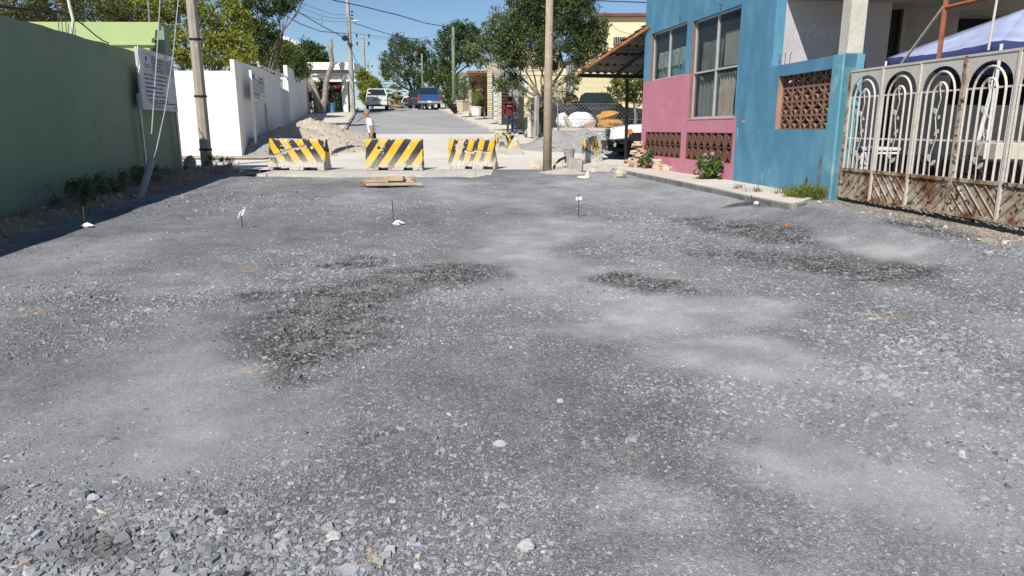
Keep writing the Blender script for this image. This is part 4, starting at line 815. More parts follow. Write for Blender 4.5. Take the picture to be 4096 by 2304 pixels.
J = [((.02, 0, .95), (.18, .16)), ((.0, 0, 1.08), (.205, .165)), ((-.03, 0, 1.25), (.205, .16)), ((-.07, 0, 1.38), (.175, .14)), ((-.12, 0, 1.46), .072), ((-.155, -.015, 1.52), .072), ((-.17, -.03, 1.60), (.10, .105)), ((-.172, -.025, 1.685), (.08, .088)),
     ((-.04, -.19, 1.385), .066), ((.06, -.235, 1.14), .044), ((.045, -.26, .92), .031), ((.035, -.265, .85), (.04, .022)),
     ((-.06, .19, 1.385), .066), ((-.02, .24, 1.13), .044), ((-.08, .26, .92), .031), ((-.10, .26, .85), (.04, .022)),
     ((.02, -.10, .86), .095), ((-.08, -.10, .49), .065), ((-.02, -.10, .10), .045), ((-.17, -.11, .04), .04), ((.02, .10, .86), .095), ((.12, .10, .50), .065), ((.30, .10, .13), .045), ((.18, .11, .05), .04)]
E_ = [(0, 1), (1, 2), (2, 3), (3, 4), (4, 5), (5, 6), (6, 7), (3, 8), (8, 9), (9, 10), (10, 11), (3, 12), (12, 13), (13, 14), (14, 15), (0, 16), (16, 17), (17, 18), (18, 19), (0, 20), (20, 21), (21, 22), (22, 23)]
def cls(c):
    if abs(c.y) > .165 and c.z < 1.22 and c.z > .74: return 0
    if c.z > 1.445: return 0
    if c.z > .975: return 1
    return 2 if c.z > .09 else 3
man = person('person', 'grey-haired person in white t-shirt and black trousers crossing behind the middle barrier', mb_, R(0), J, E_, cls, [skinm, shirt, trous, shoe])
fingers(man, (.033, -.265, .80), (-.1, 0, -1), skinm); fingers(man, (-.10, .26, .80), (-.1, 0, -1), skinm, -1)
ghair = mat('grey_hair', (.26, .24, .22), (.18, .165, .15), bump=.4, bsc=60); head(man, (-.17, -.03, 1.615), R(-48), ghair, beard=mat('grey_beard', (.40, .37, .34), bump=.3))
redj = mat('red_jacket', (.20, .012, .018), (.13, .008, .014), sc1=6, bump=.4, bsc=12, bdist=.02); jean = mat('blue_jeans', (.03, .045, .085), (.02, .03, .06), bump=.2); blackhat = mat('black_felt', (.012, .012, .014), bump=.1)
pr = P(2040, 548, 36.0); rp = Vector((pr.x, 36.0, g(36)+.07))
J2 = [((0, 0, .95), (.15, .12)), ((0, 0, 1.10), (.165, .13)), ((0, 0, 1.27), (.185, .125)), ((0, 0, 1.40), (.16, .11)), ((0, -.01, 1.475), .06), ((0, -.015, 1.53), .06), ((0, -.02, 1.60), (.08, .09)), ((0, -.02, 1.67), (.062, .07)),
      ((.21, 0, 1.40), .078), ((.285, -.02, 1.14), .06), ((.22, .14, 1.10), .045), ((.16, .2, 1.10), (.04, .025)), ((-.21, 0, 1.40), .078), ((-.27, -.03, 1.14), .06), ((-.25, .02, .93), .045), ((-.24, .03, .86), (.04, .025)),
      ((.10, 0, .86), .095), ((.11, .03, .49), .07), ((.11, -.03, .10), .05), ((.12, .09, .04), .045), ((-.10, 0, .86), .095), ((-.11, -.03, .49), .07), ((-.11, -.12, .12), .05), ((-.12, 0, .05), .045)]
def cls2(c):
    if c.z > 1.475: return 0
    if (c.x < -.16 and c.z < .93 and c.z > .75) or (c.x > .1 and c.y > .15 and 1 < c.z < 1.3 and c.x < .2): return 0
    if c.z > .90: return 1
    return 2 if c.z > .09 else 3
p2 = person('person', 'person in red jacket and black hat standing with back turned by the brown gate', rp, 0, J2, E_, cls2, [skinm, redj, jean, shoe])
fingers(p2, (-.24, .03, .82), (0, 0, -1), skinm); fingers(p2, (.13, .22, 1.10), (-1, .3, 0), skinm); head(p2, (0, -.02, 1.60), R(180), mat('black_hair', (.015, .013, .012), bump=.2))
MB().lathe((0, -.02, 1.655), [(.165, 0), (.17, .012), (.10, .02), (.095, .10), (.07, .115)], 20).build('hat', blackhat, p2, local=True, smooth=True)
m = MB(); m.box((0, -.135, 1.335), (.30, .03, .045)); m.build('reflective_band', mat('grey_reflective', (.42, .40, .42), bump=0), p2, local=True, bevel=.01)
# ================================================================== VEHICLES
tyre = mat('tyre', (.018, .018, .019), bump=.2, bsc=50); rimm = mat('rim', (.42, .42, .43), rough=.35, metal=.8, bump=0); blkp = mat('black_trim', (.018, .018, .02), rough=.45, bump=.05); chrome = mat('chrome', (.42, .43, .45), rough=.25, metal=1, bump=0, fine=.0)
cgl = glass('car_glass', (.02, .03, .032), .05, .93); hl = glass('headlight', (.72, .74, .70), .1, .9); redl = glass('tail_light', (.45, .012, .015), .15, 1); orl = glass('amber_light', (.85, .18, .02), .2, 1); plate = mat('plate_white', (.75, .75, .73), bump=0)
def hring(x, zb, zt_, hw, crown=.025):
    h = zt_-zb; half = [(hw*.88, zb), (hw*.985, zb+.22*h), (hw, zb+.5*h), (hw*.985, zb+.78*h), (hw*.95, zt_-.035), (hw*.88, zt_), (hw*.45, zt_+crown)]
    return [Vector((x, -y, z)) for y, z in half]+[Vector((x, y, z)) for y, z in half[::-1]]
def vehicle(name, label, cat, loc, rz, pnt, low, cab, wheels, wr, W, belt, group='vehicles in the street', roofm=None, slope=0):
    v = thing(name, label, cat, loc, rz, group); v.rotation_euler = (0, -slope, rz)
    MB().loft([hring(x, zb, zt_, W/2*k) for x, zb, zt_, k in low]).build('body', pnt, v, local=True, smooth=False, bevel=.03)
    xa, xb, xc, xd, zr_ = cab; hb, ht = W/2*.92, W/2*.74                     # xa front base .. xb rear base, xc front top .. xd rear top
    m = MB(); b_ = [Vector((x, y, belt)) for x, y in ((xa, -hb), (xa, hb), (xb, hb), (xb, -hb))]; t_ = [Vector((x, y, zr_)) for x, y in ((xc, -ht), (xc, ht), (xd, ht), (xd, -ht))]
    m.loft([b_, t_]); m.build('windows', cgl, v, local=True)
    m = MB(); m.loft([[p*1 for p in t_], [Vector((p.x*.97+.03*(xc+xd)/2, p.y*.93, zr_+.055)) for p in t_]]); m.build('roof', roofm or pnt, v, local=True, bevel=.03)
    for i in range(4): MB().tube([b_[i]+Vector((0, 0, -.02)), t_[i]], .045, 6, .04).build('pillar', pnt, v, local=True)
    xm = (xa+xb)/2*.5+(xc+xd)/2*.5
    for s in (-1, 1):
        MB().tube([(xm, s*(hb+.002), belt-.02), (xm, s*(ht+.002), zr_)], .035, 6).build('pillar', pnt, v, local=True)
        m = MB(); m.blob((xa-.12, s*(W/2+.09), belt+.09), (.12, .20, .16), 3, 8, 6, .03); m.build('mirror', blkp, v, local=True, smooth=True)
    for x in wheels:
        for s in (-1, 1):
            y = s*(W/2-.13); w_ = thing('wheel', None, None); w_.parent = v; w_.location = (x, y, wr)
            MB().lathe((0, 0, 0), [(wr*.62, -.11), (wr*.93, -.11), (wr, -.07), (wr, .07), (wr*.93, .11), (wr*.62, .11)], 24, 'y').build('tyre', tyre, w_, local=True, smooth=False)
            MB().lathe((0, 0, 0), [(wr*.18, -.122), (wr*.60, -.10), (wr*.63, -.06), (wr*.63, .06), (wr*.60, .10), (wr*.18, .122)], 18, 'y').build('rim', rimm, w_, local=True)
            MB().lathe((x, s*(W/2-.09), wr+.02), [(wr*1.2, -.07), (wr*1.2, .097)], 26, 'y').build('wheel_well_shade', blkp, v, local=True)  # black disc on the body side stands in for the shaded wheel well
    return v
def part(v, name, m, *boxes, bevel=.012):
    mb = MB()
    for c, d in boxes: mb.box(c, d)
    return mb.build(name, m, v, local=True, bevel=bevel)
# silver suv, front towards the camera (local +x is the front)
silver = paint('silver_paint', (.70, .69, .65), .3, .0); sl = math.atan(.07)
q = P(1491, 443, 60); vq = (q.x, 62.0, g(62)+.03)
v = vehicle('parked_suv', 'silver suv parked on the left with its grille towards the camera', 'suv', vq, R(-79), silver, [(-2.1, .45, 1.1, .96), (-1.9, .36, 1.2, 1), (.9, .34, 1.22, 1), (1.3, .36, 1.20, .99), (1.95, .42, 1.13, .95), (2.12, .5, 1.06, .90)], (1.02, -2.0, .45, -1.85, 1.70), (-1.3, 1.32), .37, 1.84, 1.20, slope=-sl)
part(v, 'grille', silver, ((2.13, 0, .92), (.05, .82, .26))); 
for k in range(7): part(v, 'grille_slot', blkp, ((2.158, (k-3)*.105, .92), (.02, .058, .20)))
for s in (-1, 1): MB().lathe((2.10, s*.62, .93), [(.13, -.02), (.14, 0), (.12, .04), (.05, .055)], 16, 'x').build('headlight', hl, v, local=True); part(v, 'headlight_frame', silver, ((2.05, s*.62, .93), (.06, .34, .30)))
part(v, 'bumper', silver, ((2.14, 0, .58), (.12, 1.66, .22)), bevel=.05); part(v, 'lower_bumper', blkp, ((2.13, 0, .44), (.12, 1.5, .12)), ((2.19, 0, .52), (.06, .7, .05)), bevel=.03)
part(v, 'sticker', plate, ((.90, -.62, 1.42), (.02, .24, .10)))
# blue pickup, tail towards the camera
blue = paint('blue_paint', (.02, .09, .30), .25, .3); q = P(1698, 437, 61)
v = vehicle('parked_pickup', 'blue pickup truck parked on the right showing its tailgate', 'pickup', (q.x, 64.5, g(64.3)-.02), R(97), blue, [(-2.7, .55, 1.12, .97), (-2.62, .5, 1.14, 1), (-.9, .48, 1.14, 1), (.9, .46, 1.14, 1), (1.5, .48, 1.10, .99), (2.4, .5, 1.04, .94)], (1.1, -.85, .45, -.62, 1.80), (-1.6, 1.6), .38, 1.98, 1.12)
part(v, 'tailgate', blue, ((-2.72, 0, .86), (.04, 1.62, .56))); part(v, 'tailgate_crease', mat('blue_crease', (.012, .05, .18), bump=0), ((-2.745, 0, .98), (.015, 1.5, .02)))
for s in (-1, 1): part(v, 'tail_light', redl, ((-2.73, s*.91, .90), (.05, .14, .42)))
part(v, 'bumper', mat('dull_bumper', (.30, .28, .28), (.22, .21, .21), bump=0, rough=.5), ((-2.80, 0, .52), (.18, 1.95, .20)), bevel=.04); part(v, 'plate', plate, ((-2.90, 0, .56), (.015, .32, .15))); part(v, 'badge', chrome, ((-2.745, 0, 1.06), (.015, .16, .06)))
part(v, 'roof_load', mat('dusty_cloth', (.30, .26, .22), bump=.4), ((-.1, 0, 1.88), (.9, 1.0, .07)), bevel=.03)
dgrey = paint('dark_grey_paint', (.06, .06, .065), .3, .3); q = P(1660, 430, 66)
v = vehicle('parked_suv', 'dark grey suv half hidden behind the blue pickup', 'suv', (q.x, 71.0, g(68)), R(84), dgrey, [(-2.2, .45, 1.0, .96), (-2.1, .38, 1.1, 1), (1, .36, 1.12, 1), (2.1, .42, 1.0, .95)], (.9, -2.1, .3, -1.9, 1.75), (-1.35, 1.35), .36, 1.85, 1.08)
for s in (-1, 1): part(v, 'tail_light', redl, ((-2.21, s*.8, 1.0), (.06, .2, .34)))
q = P(1628, 425, 80)
v = vehicle('parked_sedan', 'small white sedan just showing over the crest of the road', 'car', (q.x, 82.0, g(82)-.05+.55), R(-84), paint('white_paint', (.70, .70, .68)), [(-2.1, .4, .85, .94), (-1.9, .3, .92, 1), (.8, .28, .9, 1), (1.5, .3, .82, .98), (2.1, .38, .7, .9)], (.9, -1.5, .25, -.9, 1.38), (-1.3, 1.3), .31, 1.74, .86)
for s in (-1, 1): part(v, 'headlight', hl, ((2.08, s*.58, .66), (.06, .34, .14)))
part(v, 'grille', blkp, ((2.12, 0, .56), (.05, .8, .16)))
# white pickup nosing out from behind the pink house
whp = paint('white_truck_paint', (.72, .72, .72), .25); q = PG(2540, 645)
v = vehicle('parked_pickup', 'white pickup truck with black bumper nosing out behind the pink house', 'pickup', (P(2418, 560, 26.4).x+2.95, 26.6, g(26)+.0), R(180), whp, [(-2.9, .6, 1.25, .97), (-1, .55, 1.27, 1), (.9, .52, 1.27, 1), (1.35, .52, 1.27, 1), (2.1, .55, 1.22, .97), (2.6, .6, 1.14, .92), (2.75, .68, 1.06, .86)], (1.25, -1.0, .6, -.8, 1.93), (-1.75, 1.85), .42, 2.0, 1.25)
part(v, 'grille_surround', chrome, ((2.74, 0, .92), (.16, 1.24, .44)), bevel=.06); part(v, 'grille', blkp, ((2.81, 0, .93), (.06, 1.04, .32)))
for k in range(3): part(v, 'grille_bar', chrome, ((2.85, 0, .82+.11*k), (.03, 1.02, .035)))
MB().lathe((2.87, 0, .93), [(.10, -.01), (.10, .012)], 18, 'x').build('emblem', paint('emblem_blue', (.02, .06, .22)), v, local=True).scale = (1, 1.7, 1)
for s in (-1, 1):
    m = MB(); m.loft([[Vector((2.84, s*.66, .72)), Vector((2.80, s*.66, 1.10)), Vector((2.66, s*.97, 1.12)), Vector((2.72, s*.97, .72))], [Vector((2.60, s*.64, .72)), Vector((2.56, s*.64, 1.08)), Vector((2.15, s*1.03, 1.10)), Vector((2.2, s*1.035, .78))]]); m.build('headlight', hl, v, local=True, bevel=.02)
    part(v, 'marker_lamp', orl, ((2.16, s*1.02, 1.0), (.17, .05, .18)))
    part(v, 'fender_flare', blkp, ((2.45, s*.93, .66), (.42, .16, .12)), ((1.85, s*.99, .93), (.9, .05, .07)))
part(v, 'bumper', blkp, ((2.82, 0, .60), (.26, 1.98, .14)), ((2.80, 0, .42), (.22, 1.9, .22)), bevel=.05); part(v, 'skid_plate', blkp, ((2.3, 0, .36), (.8, 1.7, .14)))
part(v, 'fog_lamp', hl, ((2.92, .78, .46), (.02, .16, .10)))
# dark pickup behind the wire fence
dp = paint('charcoal_paint', (.030, .031, .035), .35, .2)
yD = 35.2; xc_ = P(2385, 440, yD).x
v = vehicle('parked_pickup', 'old charcoal pickup truck behind the chain-link fence', 'pickup', (xc_-.1, yD, g(33)+.25), 0, dp, [(-2.9, .6, 1.32, .98), (-2.8, .52, 1.34, 1), (-.9, .5, 1.34, 1), (1.2, .5, 1.32, 1), (1.7, .5, 1.27, .99), (2.7, .58, 1.18, .93)], (1.25, -.75, .55, -.55, 1.92), (-1.75, 1.85), .40, 1.95, 1.30)
part(v, 'side_crease', MATS['black_trim'], ((0, -.985, .95), (5.2, .02, .03)))
m = MB(); m.blob((-1.15, -.3, 1.55), (.75, .8, .7), 4, 10, 7, .2); m.build('load', mat('dry_brush', (.16, .115, .075), (.09, .065, .045), sc1=9, bump=1, bsc=20, bdist=.05), v, local=True)
part(v, 'windshield_shine', mat('windshield_shine', (.45, .60, .48), bump=0), ((.80, -.70, 1.55), (.5, .02, .42)), bevel=0)  # pale green panel painted as the shine on the windshield
# ================================================================== BREEZE BLOCK SHAPES (unit square, x across, z up, depth along y)
def bar2(m, a, b, w, d=.12, y0=0):
    a, b = Vector((a[0], 0, a[1])), Vector((b[0], 0, b[1])); t = (b-a).normalized(); n = Vector((-t.z, 0, t.x))*w/2
    m.prism([a-n+Vector((0, y0, 0)), b-n+Vector((0, y0, 0)), b+n+Vector((0, y0, 0)), a+n+Vector((0, y0, 0))], (0, d, 0))
def frame2(m, w=.06, d=.12, h=1.0):
    k = .5-.004; hh = h/2-.004
    m.box((0, d/2, hh-w/2), (2*k, d, w)); m.box((0, d/2, -hh+w/2), (2*k, d, w)); m.box((k-w/2, d/2, 0), (w, d, 2*hh-2*w)); m.box((-k+w/2, d/2, 0), (w, d, 2*hh-2*w))
def arc2(m, c, r, a0, a1, w, d=.12, n=6, sx=1, sz=1):
    P_ = [(c[0]+r*math.cos(a0+(a1-a0)*i/n)*sx, c[1]+r*math.sin(a0+(a1-a0)*i/n)*sz) for i in range(n+1)]
    for p, q in zip(P_[:-1], P_[1:]): bar2(m, p, q, w, d, .004)
terra = mat('terracotta', (.17, .085, .06), (.12, .06, .045), sc1=5, bump=.3, bsc=30, stain=(.30, .20, .15), ssc=4, sthr=.62, ssoft=.1)
terral = mat('terracotta_light', (.29, .165, .115), (.19, .105, .075), sc1=5, bump=.3, bsc=30)
creamp = mat('cream_paint', (.74, .66, .42), (.68, .60, .38), sc1=1, bump=.1, fine=.03)
def star_block():
    m = MB(); frame2(m, .07, .30); pi = math.pi
    for cx, cz, a in ((-.5, -.5, 0), (.5, -.5, pi/2), (.5, .5, pi), (-.5, .5, 1.5*pi)): arc2(m, (cx, cz), .47, a, a+pi/2, .075, .26)
    return m.mesh('breeze_block', terral)
def vent_block():
    m = MB(); frame2(m, .07, .25, 2.0)
    for s in (-1, 1):
        zs = np.linspace(-.92, .92, 11); cv = [(s*(.07+.33*abs(z)**1.5), z) for z in zs]
        for p, q in zip(cv[:-1], cv[1:]):
            m.prism([(p[0], .07, p[1]), (s*.43, .07, p[1]), (s*.43, .07, q[1]), (q[0], .07, q[1])], (0, .15, 0)); bar2(m, p, q, .06, .2, .02)
    m.box((0, .13, .0), (.15, .18, .36)); return m.mesh('breeze_block', terra)
def ray_block():
    m = MB(); frame2(m, .10, .5)
    bar2(m, (-.42, -.42), (.42, .42), .10, .4, .01); bar2(m, (-.42, .42), (-.06, .06), .10, .4, .012); bar2(m, (.06, -.06), (.42, -.42), .10, .4, .012)
    for a, b in (((-.45, 0), (-.09, 0)), ((.09, 0), (.45, 0)), ((0, -.45), (0, -.09)), ((0, .09), (0, .45))): bar2(m, a, b, .08, .38, .016)
    return m.mesh('breeze_block', creamp)
def fan_block(mm):
    m = MB(); frame2(m, .06, .3)
    for r_ in (.35, .62, .88): arc2(m, (-.5, -.5), r_, .06, math.pi/2-.06, .08, .26)
    return m.mesh('breeze_block', mm)
SB, VB, RB = star_block(), vent_block(), ray_block()
def grid_blocks(f, s0, s1, z0, z1, nx, nz, o, me, parent, unit_h=1.0, skip=None):
    w, h = (s1-s0)/nx, (z1-z0)/nz; base = wloc(parent)
    X_ = f.d; ang = math.atan2(X_.y, X_.x)
    # block depth (+y local) must run inwards
    flip = Vector((-math.sin(ang), math.cos(ang), 0)).dot(f.n) > 0
    for i in range(nx):
        for j in range(nz):
            if skip and skip(i, j): continue
            p = f.p(s0+w*(i+.5), z0+h*(j+.5), o)-base
            link('breeze_block', me, parent, p, (0, 0, ang+(math.pi if flip else 0)), (w, min(w, h), h/unit_h))
# ================================================================== UP THE HILL, LEFT
YH = 56.0; hw_ = thing('porch_house', 'white porch house with breeze-block parapet on the left of the hill', 'house', (P(1320, 440, YH).x, YH, g(YH)))
ph = lambda u, v, Y=YH: P(u, v, Y)
def slab(name, u0, u1, v0, v1, y0, y1, m, parent, bevel=.01):
    a, b = ph(u0, v1, y0), ph(u1, v0, y0); mb = MB(); mb.box(((a.x+b.x)/2, (y0+y1)/2, (a.z+b.z)/2), (b.x-a.x, y1-y0, b.z-a.z)); return mb.build(name, m, parent, bevel=bevel)
slab('roof_fascia', 1222, 1415, 249, 279, YH-.4, YH+1.8, whitep, hw_); slab('roof_beam', 1232, 1395, 281, 294, YH-.1, YH+.2, concd, hw_)
slab('wall', 1262, 1400, 294, 420, YH+2.4, YH+2.6, whitep, hw_); slab('ledge', 1268, 1424, 318, 327, YH-.35, YH+1.2, whitep, hw_); slab('column', 1374, 1391, 278, 320, YH-.05, YH+.3, whitep, hw_)
slab('porch_column', 1371, 1387, 327, 447, YH-.1, YH+.2, whitep, hw_); slab('column', 1402, 1412, 285, 450, YH+2, YH+2.3, concd, hw_)
slab('side_wall', 1256, 1272, 300, 450, YH+.1, YH+6, whitep, hw_); slab('opening_shade', 1392, 1402, 330, 447, YH+2.6, YH+2.7, mat('interior_shade', (.02, .02, .022), bump=0), hw_)  # near-black sheet painted as the shade inside the opening
grn = mat('green_metal', (.03, .10, .065), (.02, .075, .05), rough=.5, bump=.05); slab('green_gate', 1300, 1371, 390, 443, YH+.2, YH+.26, grn, hw_)
fp = Fac(tuple(ph(1268, 300)[:2]), tuple(ph(1376, 300)[:2])); FB = fan_block(concd); a, b = fp.px(1270, 317), fp.px(1373, 296); grid_blocks(fp, a[0], b[0], a[1], b[1], 6, 1, .05, FB, hw_)
blu = mat('blue_plastic', (.10, .28, .50), bump=0); q = P(1325, 432, YH-1); o = MB().lathe(q-Vector((0, 0, .3)), [(.22, 0), (.30, .55), (.32, .6), (.32, .66)], 16).build('plastic_drum', blu); tag(o, 'light blue plastic drum by the pruned tree', 'drum')
# far green roofed building
gb = thing('hill_house', 'green house with white roof edge above the trees on the left hill', 'house', (P(1165, 230, 90).x, 90, g(90)))
mg = mat('mint_wall', (.14, .36, .22), (.10, .28, .17), bump=.05); a, b = P(1112, 150, 90), P(1190, 150, 90)
m = MB(); m.box(((a.x+b.x)/2, 92, (a.z-1+3)/2), (b.x-a.x, 4, a.z-1-3)); m.build('wall', mg, gb); zr_ = P(1150, 148, 90).z
m = MB(); m.prism([(a.x-.5, 89.5, zr_), (b.x-1.2, 89.5, zr_), (b.x+1.0, 89.5, zr_-1.3), (b.x+1.0, 89.5, zr_-1.7), (b.x-1.2, 89.5, zr_-.35), (a.x-.5, 89.5, zr_-.35)], (0, 5, 0)); m.build('roof', whitep, gb)
m = MB(); p = P(1143, 182, 89.9); m.box((p.x, 89.94, p.z), (.9, .08, .9)); m.build('window', mat('pale_window', (.45, .50, .46), bump=0), gb)
# pruned tree and bougainvillea
bz = PG(1295, 460); pt = thing('pruned_tree', 'bare pruned tree with cut branch stubs before the porch house', 'tree', bz, group='trees along the street'); Y0 = bz.y
m = MB(); m.tube([P(1282, 465, Y0), P(1290, 430, Y0), P(1300, 395, Y0), P(1305, 330, Y0), P(1316, 290, Y0), P(1330, 255, Y0), P(1322, 200, Y0), P(1324, 172, Y0)], [.36, .30, .22, .20, .18, .17, .15, .17], 10)
m.tube([P(1283, 455, Y0), P(1272, 410, Y0), P(1255, 345, Y0), P(1240, 315, Y0)], [.36, .28, .20, .16], 8); m.build('trunk', barkp, pt, smooth=True)
for a, b in (((1328, 260), (1352, 248)), ((1322, 205), (1312, 178)), ((1322, 190), (1326, 155)), ((1316, 290), (1338, 265)), ((1305, 330), (1292, 320)), ((1310, 360), (1316, 345))): MB().tube([P(*a, Y0), P(*b, Y0)], .10, 7, .07).build('branch_stub', barkp, pt)
tree('bougainvillea bush with pink flowers beside the pruned tree', PG(1330, 452), Y0+1.5, [(1285, 340, 35, 30), (1335, 350, 45, 40), (1360, 340, 25, 30), (1300, 400, 45, 35), (1350, 400, 30, 30), (1260, 400, 25, 40)], 6500, .16, [(.04, .08, .02), (.11, .17, .04), (.38, .03, .10)], .08, seed=36, dy=.6, name='flowering_bush', cat='bush', mixc=.45)
leaves('blossoms', LM, [(P(u, v, Y0+.3), (.20, .2, .17)) for u, v in ((1259, 328), (1332, 377), (1309, 393), (1290, 366), (1235, 372), (1280, 400), (1345, 350))], 420, .09, [(.35, .02, .10), (.70, .07, .30)], bpy.data.objects['flowering_bush'], 5, 0, .8, .2)
# hill utility pole with lamp
pz = Vector((P(1412, 450, 54.6).x, 54.6, g(54.6)+.13)); pc2 = mat('grey_pole', (.42, .40, .36), (.34, .32, .29), sc1=2, bump=.2, stain=(.10, .09, .08), ssc=1.5, sthr=.64, ssoft=.05)
Yp = pz.y; up = octpole('grey concrete utility pole with street lamp beside the porch house', pz, P(1390, -60, Yp).z-pz.z, .21, .14, [], pc2)
lean = P(1390, -60, Yp).x-pz.x
zz_ = lambda v: P(1400, v, Yp).z
for v in (48, 62, 75): MB().lathe((P(1394, v, Yp).x+.28, Yp-.1, zz_(v)), [(.05, -.05), (.1, -.03), (.06, 0), (.1, .03), (.05, .05)], 8).build('insulator', blackc, up)
m = MB(); m.tube([P(1398, 97, Yp-.2), P(1405, 90, Yp-.3), P(1415, 86, Yp-.4)], .04, 6); m.build('lamp_arm', galv, up); m = MB(); m.blob(P(1424, 84, Yp-.4), (.65, .25, .14), 3, 8, 6, .03); m.build('lamp_head', mat('lamp_white', (.62, .64, .64), bump=0), up, smooth=True)
for u, v, r_ in ((1379, 152, .22), (1402, 180, .16)): MB().lathe(P(u, v, Yp-.3), [(r_*.6, -.08), (r_, -.06), (r_, .06), (r_*.6, .08)], 12, 'y').build('cable_coil', blackc, up)
# far poles
def crosspole(label, u, v0, v1, Y, arms, m, r=.14):
    b_ = Vector((P(u, v0, Y).x, Y, g(Y))); t_ = P(u-6, v1, Y); root = thing('utility_pole', label, 'pole', b_, group='poles along the street'); MB().tube([b_, t_], r, 8, r*.7).build('shaft', m, root)
    for (u0, u1, v) in arms:
        MB().tube([P(u0, v, Y-.1), P(u1, v+1, Y-.1)], .07, 5).build('crossarm', m, root)
        for uu in (u0+2, u1-2): MB().lathe(P(uu, v, Y-.1), [(.05, 0), (.12, .1), (.06, .2), (.12, .3), (.04, .4)], 6).build('insulator', blackc, root)
crosspole('far power pole with two crossarms left of the street', 1458, 310, 145, 82, [(1425, 1478, 151), (1427, 1478, 182)], pc2, .2)
crosspole('smaller far pole right of the crossarm pole', 1477, 300, 240, 115, [(1470, 1490, 270)], pc2)
crosspole('slim pale pole beyond the crest between the palms', 1612, 430, 355, 95, [], mat('pale_pole', (.50, .44, .34), bump=0), .12)
crosspole('short pale post left among the palms beyond the crest', 1581, 430, 385, 95, [], MATS['pale_pole'], .10)
gpole = mat('green_pole', (.18, .26, .17), (.12, .18, .12), sc1=4, bump=.1)
for lab, u, v0, v1, Y in (('green painted pole among the trees right of the road', 1812, 422, 108, 58), ('thin green pole behind the blue pickup', 1687, 370, 215, 68)):
    b_ = P(u+4, v0, Y); root = thing('utility_pole', lab, 'pole', (b_.x, Y, g(Y)), group='poles along the street'); MB().tube([(b_.x, Y, g(Y)), P(u, v1, Y)], .16 if Y < 60 else .10, 8, .12 if Y < 60 else .08).build('shaft', gpole, root, smooth=True)
# hill trees
tree('yellow-green tree behind the silver suv', (P(1475, 430, 68).x, 70, 3.2), 70, [(1460, 330, 38, 40), (1490, 350, 35, 40), (1445, 300, 22, 25), (1505, 380, 26, 30), (1470, 390, 35, 30)], 7000, .24, YG, .16, seed=37, dy=.8, mixc=.35)
tree('tall dark tree right of the road beyond the crest', (P(1690, 430, 76).x, 76, 3.1), 76, [(1600, 180, 45, 40), (1650, 210, 60, 45), (1560, 240, 45, 40), (1600, 290, 55, 50), (1540, 290, 30, 30), (1655, 320, 40, 40), (1690, 280, 50, 60), (1700, 200, 35, 40)], 11500, .22, DG, .3, seed=38, dy=1.5, mixc=.55, shell=.2)
tree('dark dense tree behind the green pole', (P(1790, 430, 66).x, 66, 3.3), 66, [(1790, 160, 45, 50), (1830, 130, 50, 40), (1770, 230, 60, 50), (1850, 210, 50, 60), (1740, 290, 50, 50), (1900, 180, 50, 60), (1870, 130, 40, 40)], 11000, .22, DG, .25, seed=39, dy=1.2)
tree('light green garden bush beyond the blue pickup', (P(1800, 430, 63.5).x, 63.5, 3.2), 63.5, [(1770, 300, 30, 35), (1800, 340, 35, 45), (1785, 385, 28, 35), (1835, 330, 35, 40), (1850, 380, 30, 40), (1725, 310, 30, 35, 5), (1740, 350, 25, 35, 5), (1790, 270, 30, 25, 2)], 8000, .17, [(.06, .085, .02), (.20, .23, .05)], .1, seed=40, dy=.8, name='garden_bush', cat='bush')
# palms beyond the crest
def palm(label, u, v, Y, s, seed):
    rr = random.Random(seed); c_ = P(u, v, Y); b_ = Vector((c_.x, Y, g(Y))); root = thing('fan_palm', label, 'palm', b_, group='palms beyond the crest'); MB().tube([b_, c_], .22, 8, .18).build('trunk', mat('palm_trunk', (.42, .32, .18), (.30, .22, .12), bump=.5, bsc=12), root)
    for k in range(16):
        a, t = rr.uniform(0, 6.28), rr.uniform(-.7, .9); d = Vector((math.cos(a)*math.cos(t), math.sin(a)*math.cos(t), math.sin(t))); sd_ = d.cross(Vector((0, 0, 1))).normalized(); up_ = sd_.cross(d)
        m = MB(); h_ = c_+d*s*.45; m.tube([c_, h_], .02, 4)
        for i in range(11):
            w_ = (i-5)/5*1.15; e = (d*math.cos(w_)+sd_*math.sin(w_)); tip = h_+e*s*.6-Vector((0, 0, .12*s*abs(w_))); n_ = e.cross(up_).normalized()*s*.035; m.add([h_, h_+e*s*.35+n_, tip, h_+e*s*.35-n_], [(0, 1, 2, 3)])
        m.build('frond', mat('frond_green' if t > -.25 else 'frond_dry', (.10, .13, .03) if t > -.25 else (.36, .27, .13), bump=0), root)
palm('left fan palm just beyond the crest', 1565, 405, 92, 1.5, 1); palm('tallest fan palm beyond the crest', 1585, 372, 92, 1.5, 2); palm('right fan palm beside the slim pale pole', 1603, 395, 96, 1.4, 3); palm('lowest fan palm in the middle of the group', 1583, 412, 90, 1.3, 4)
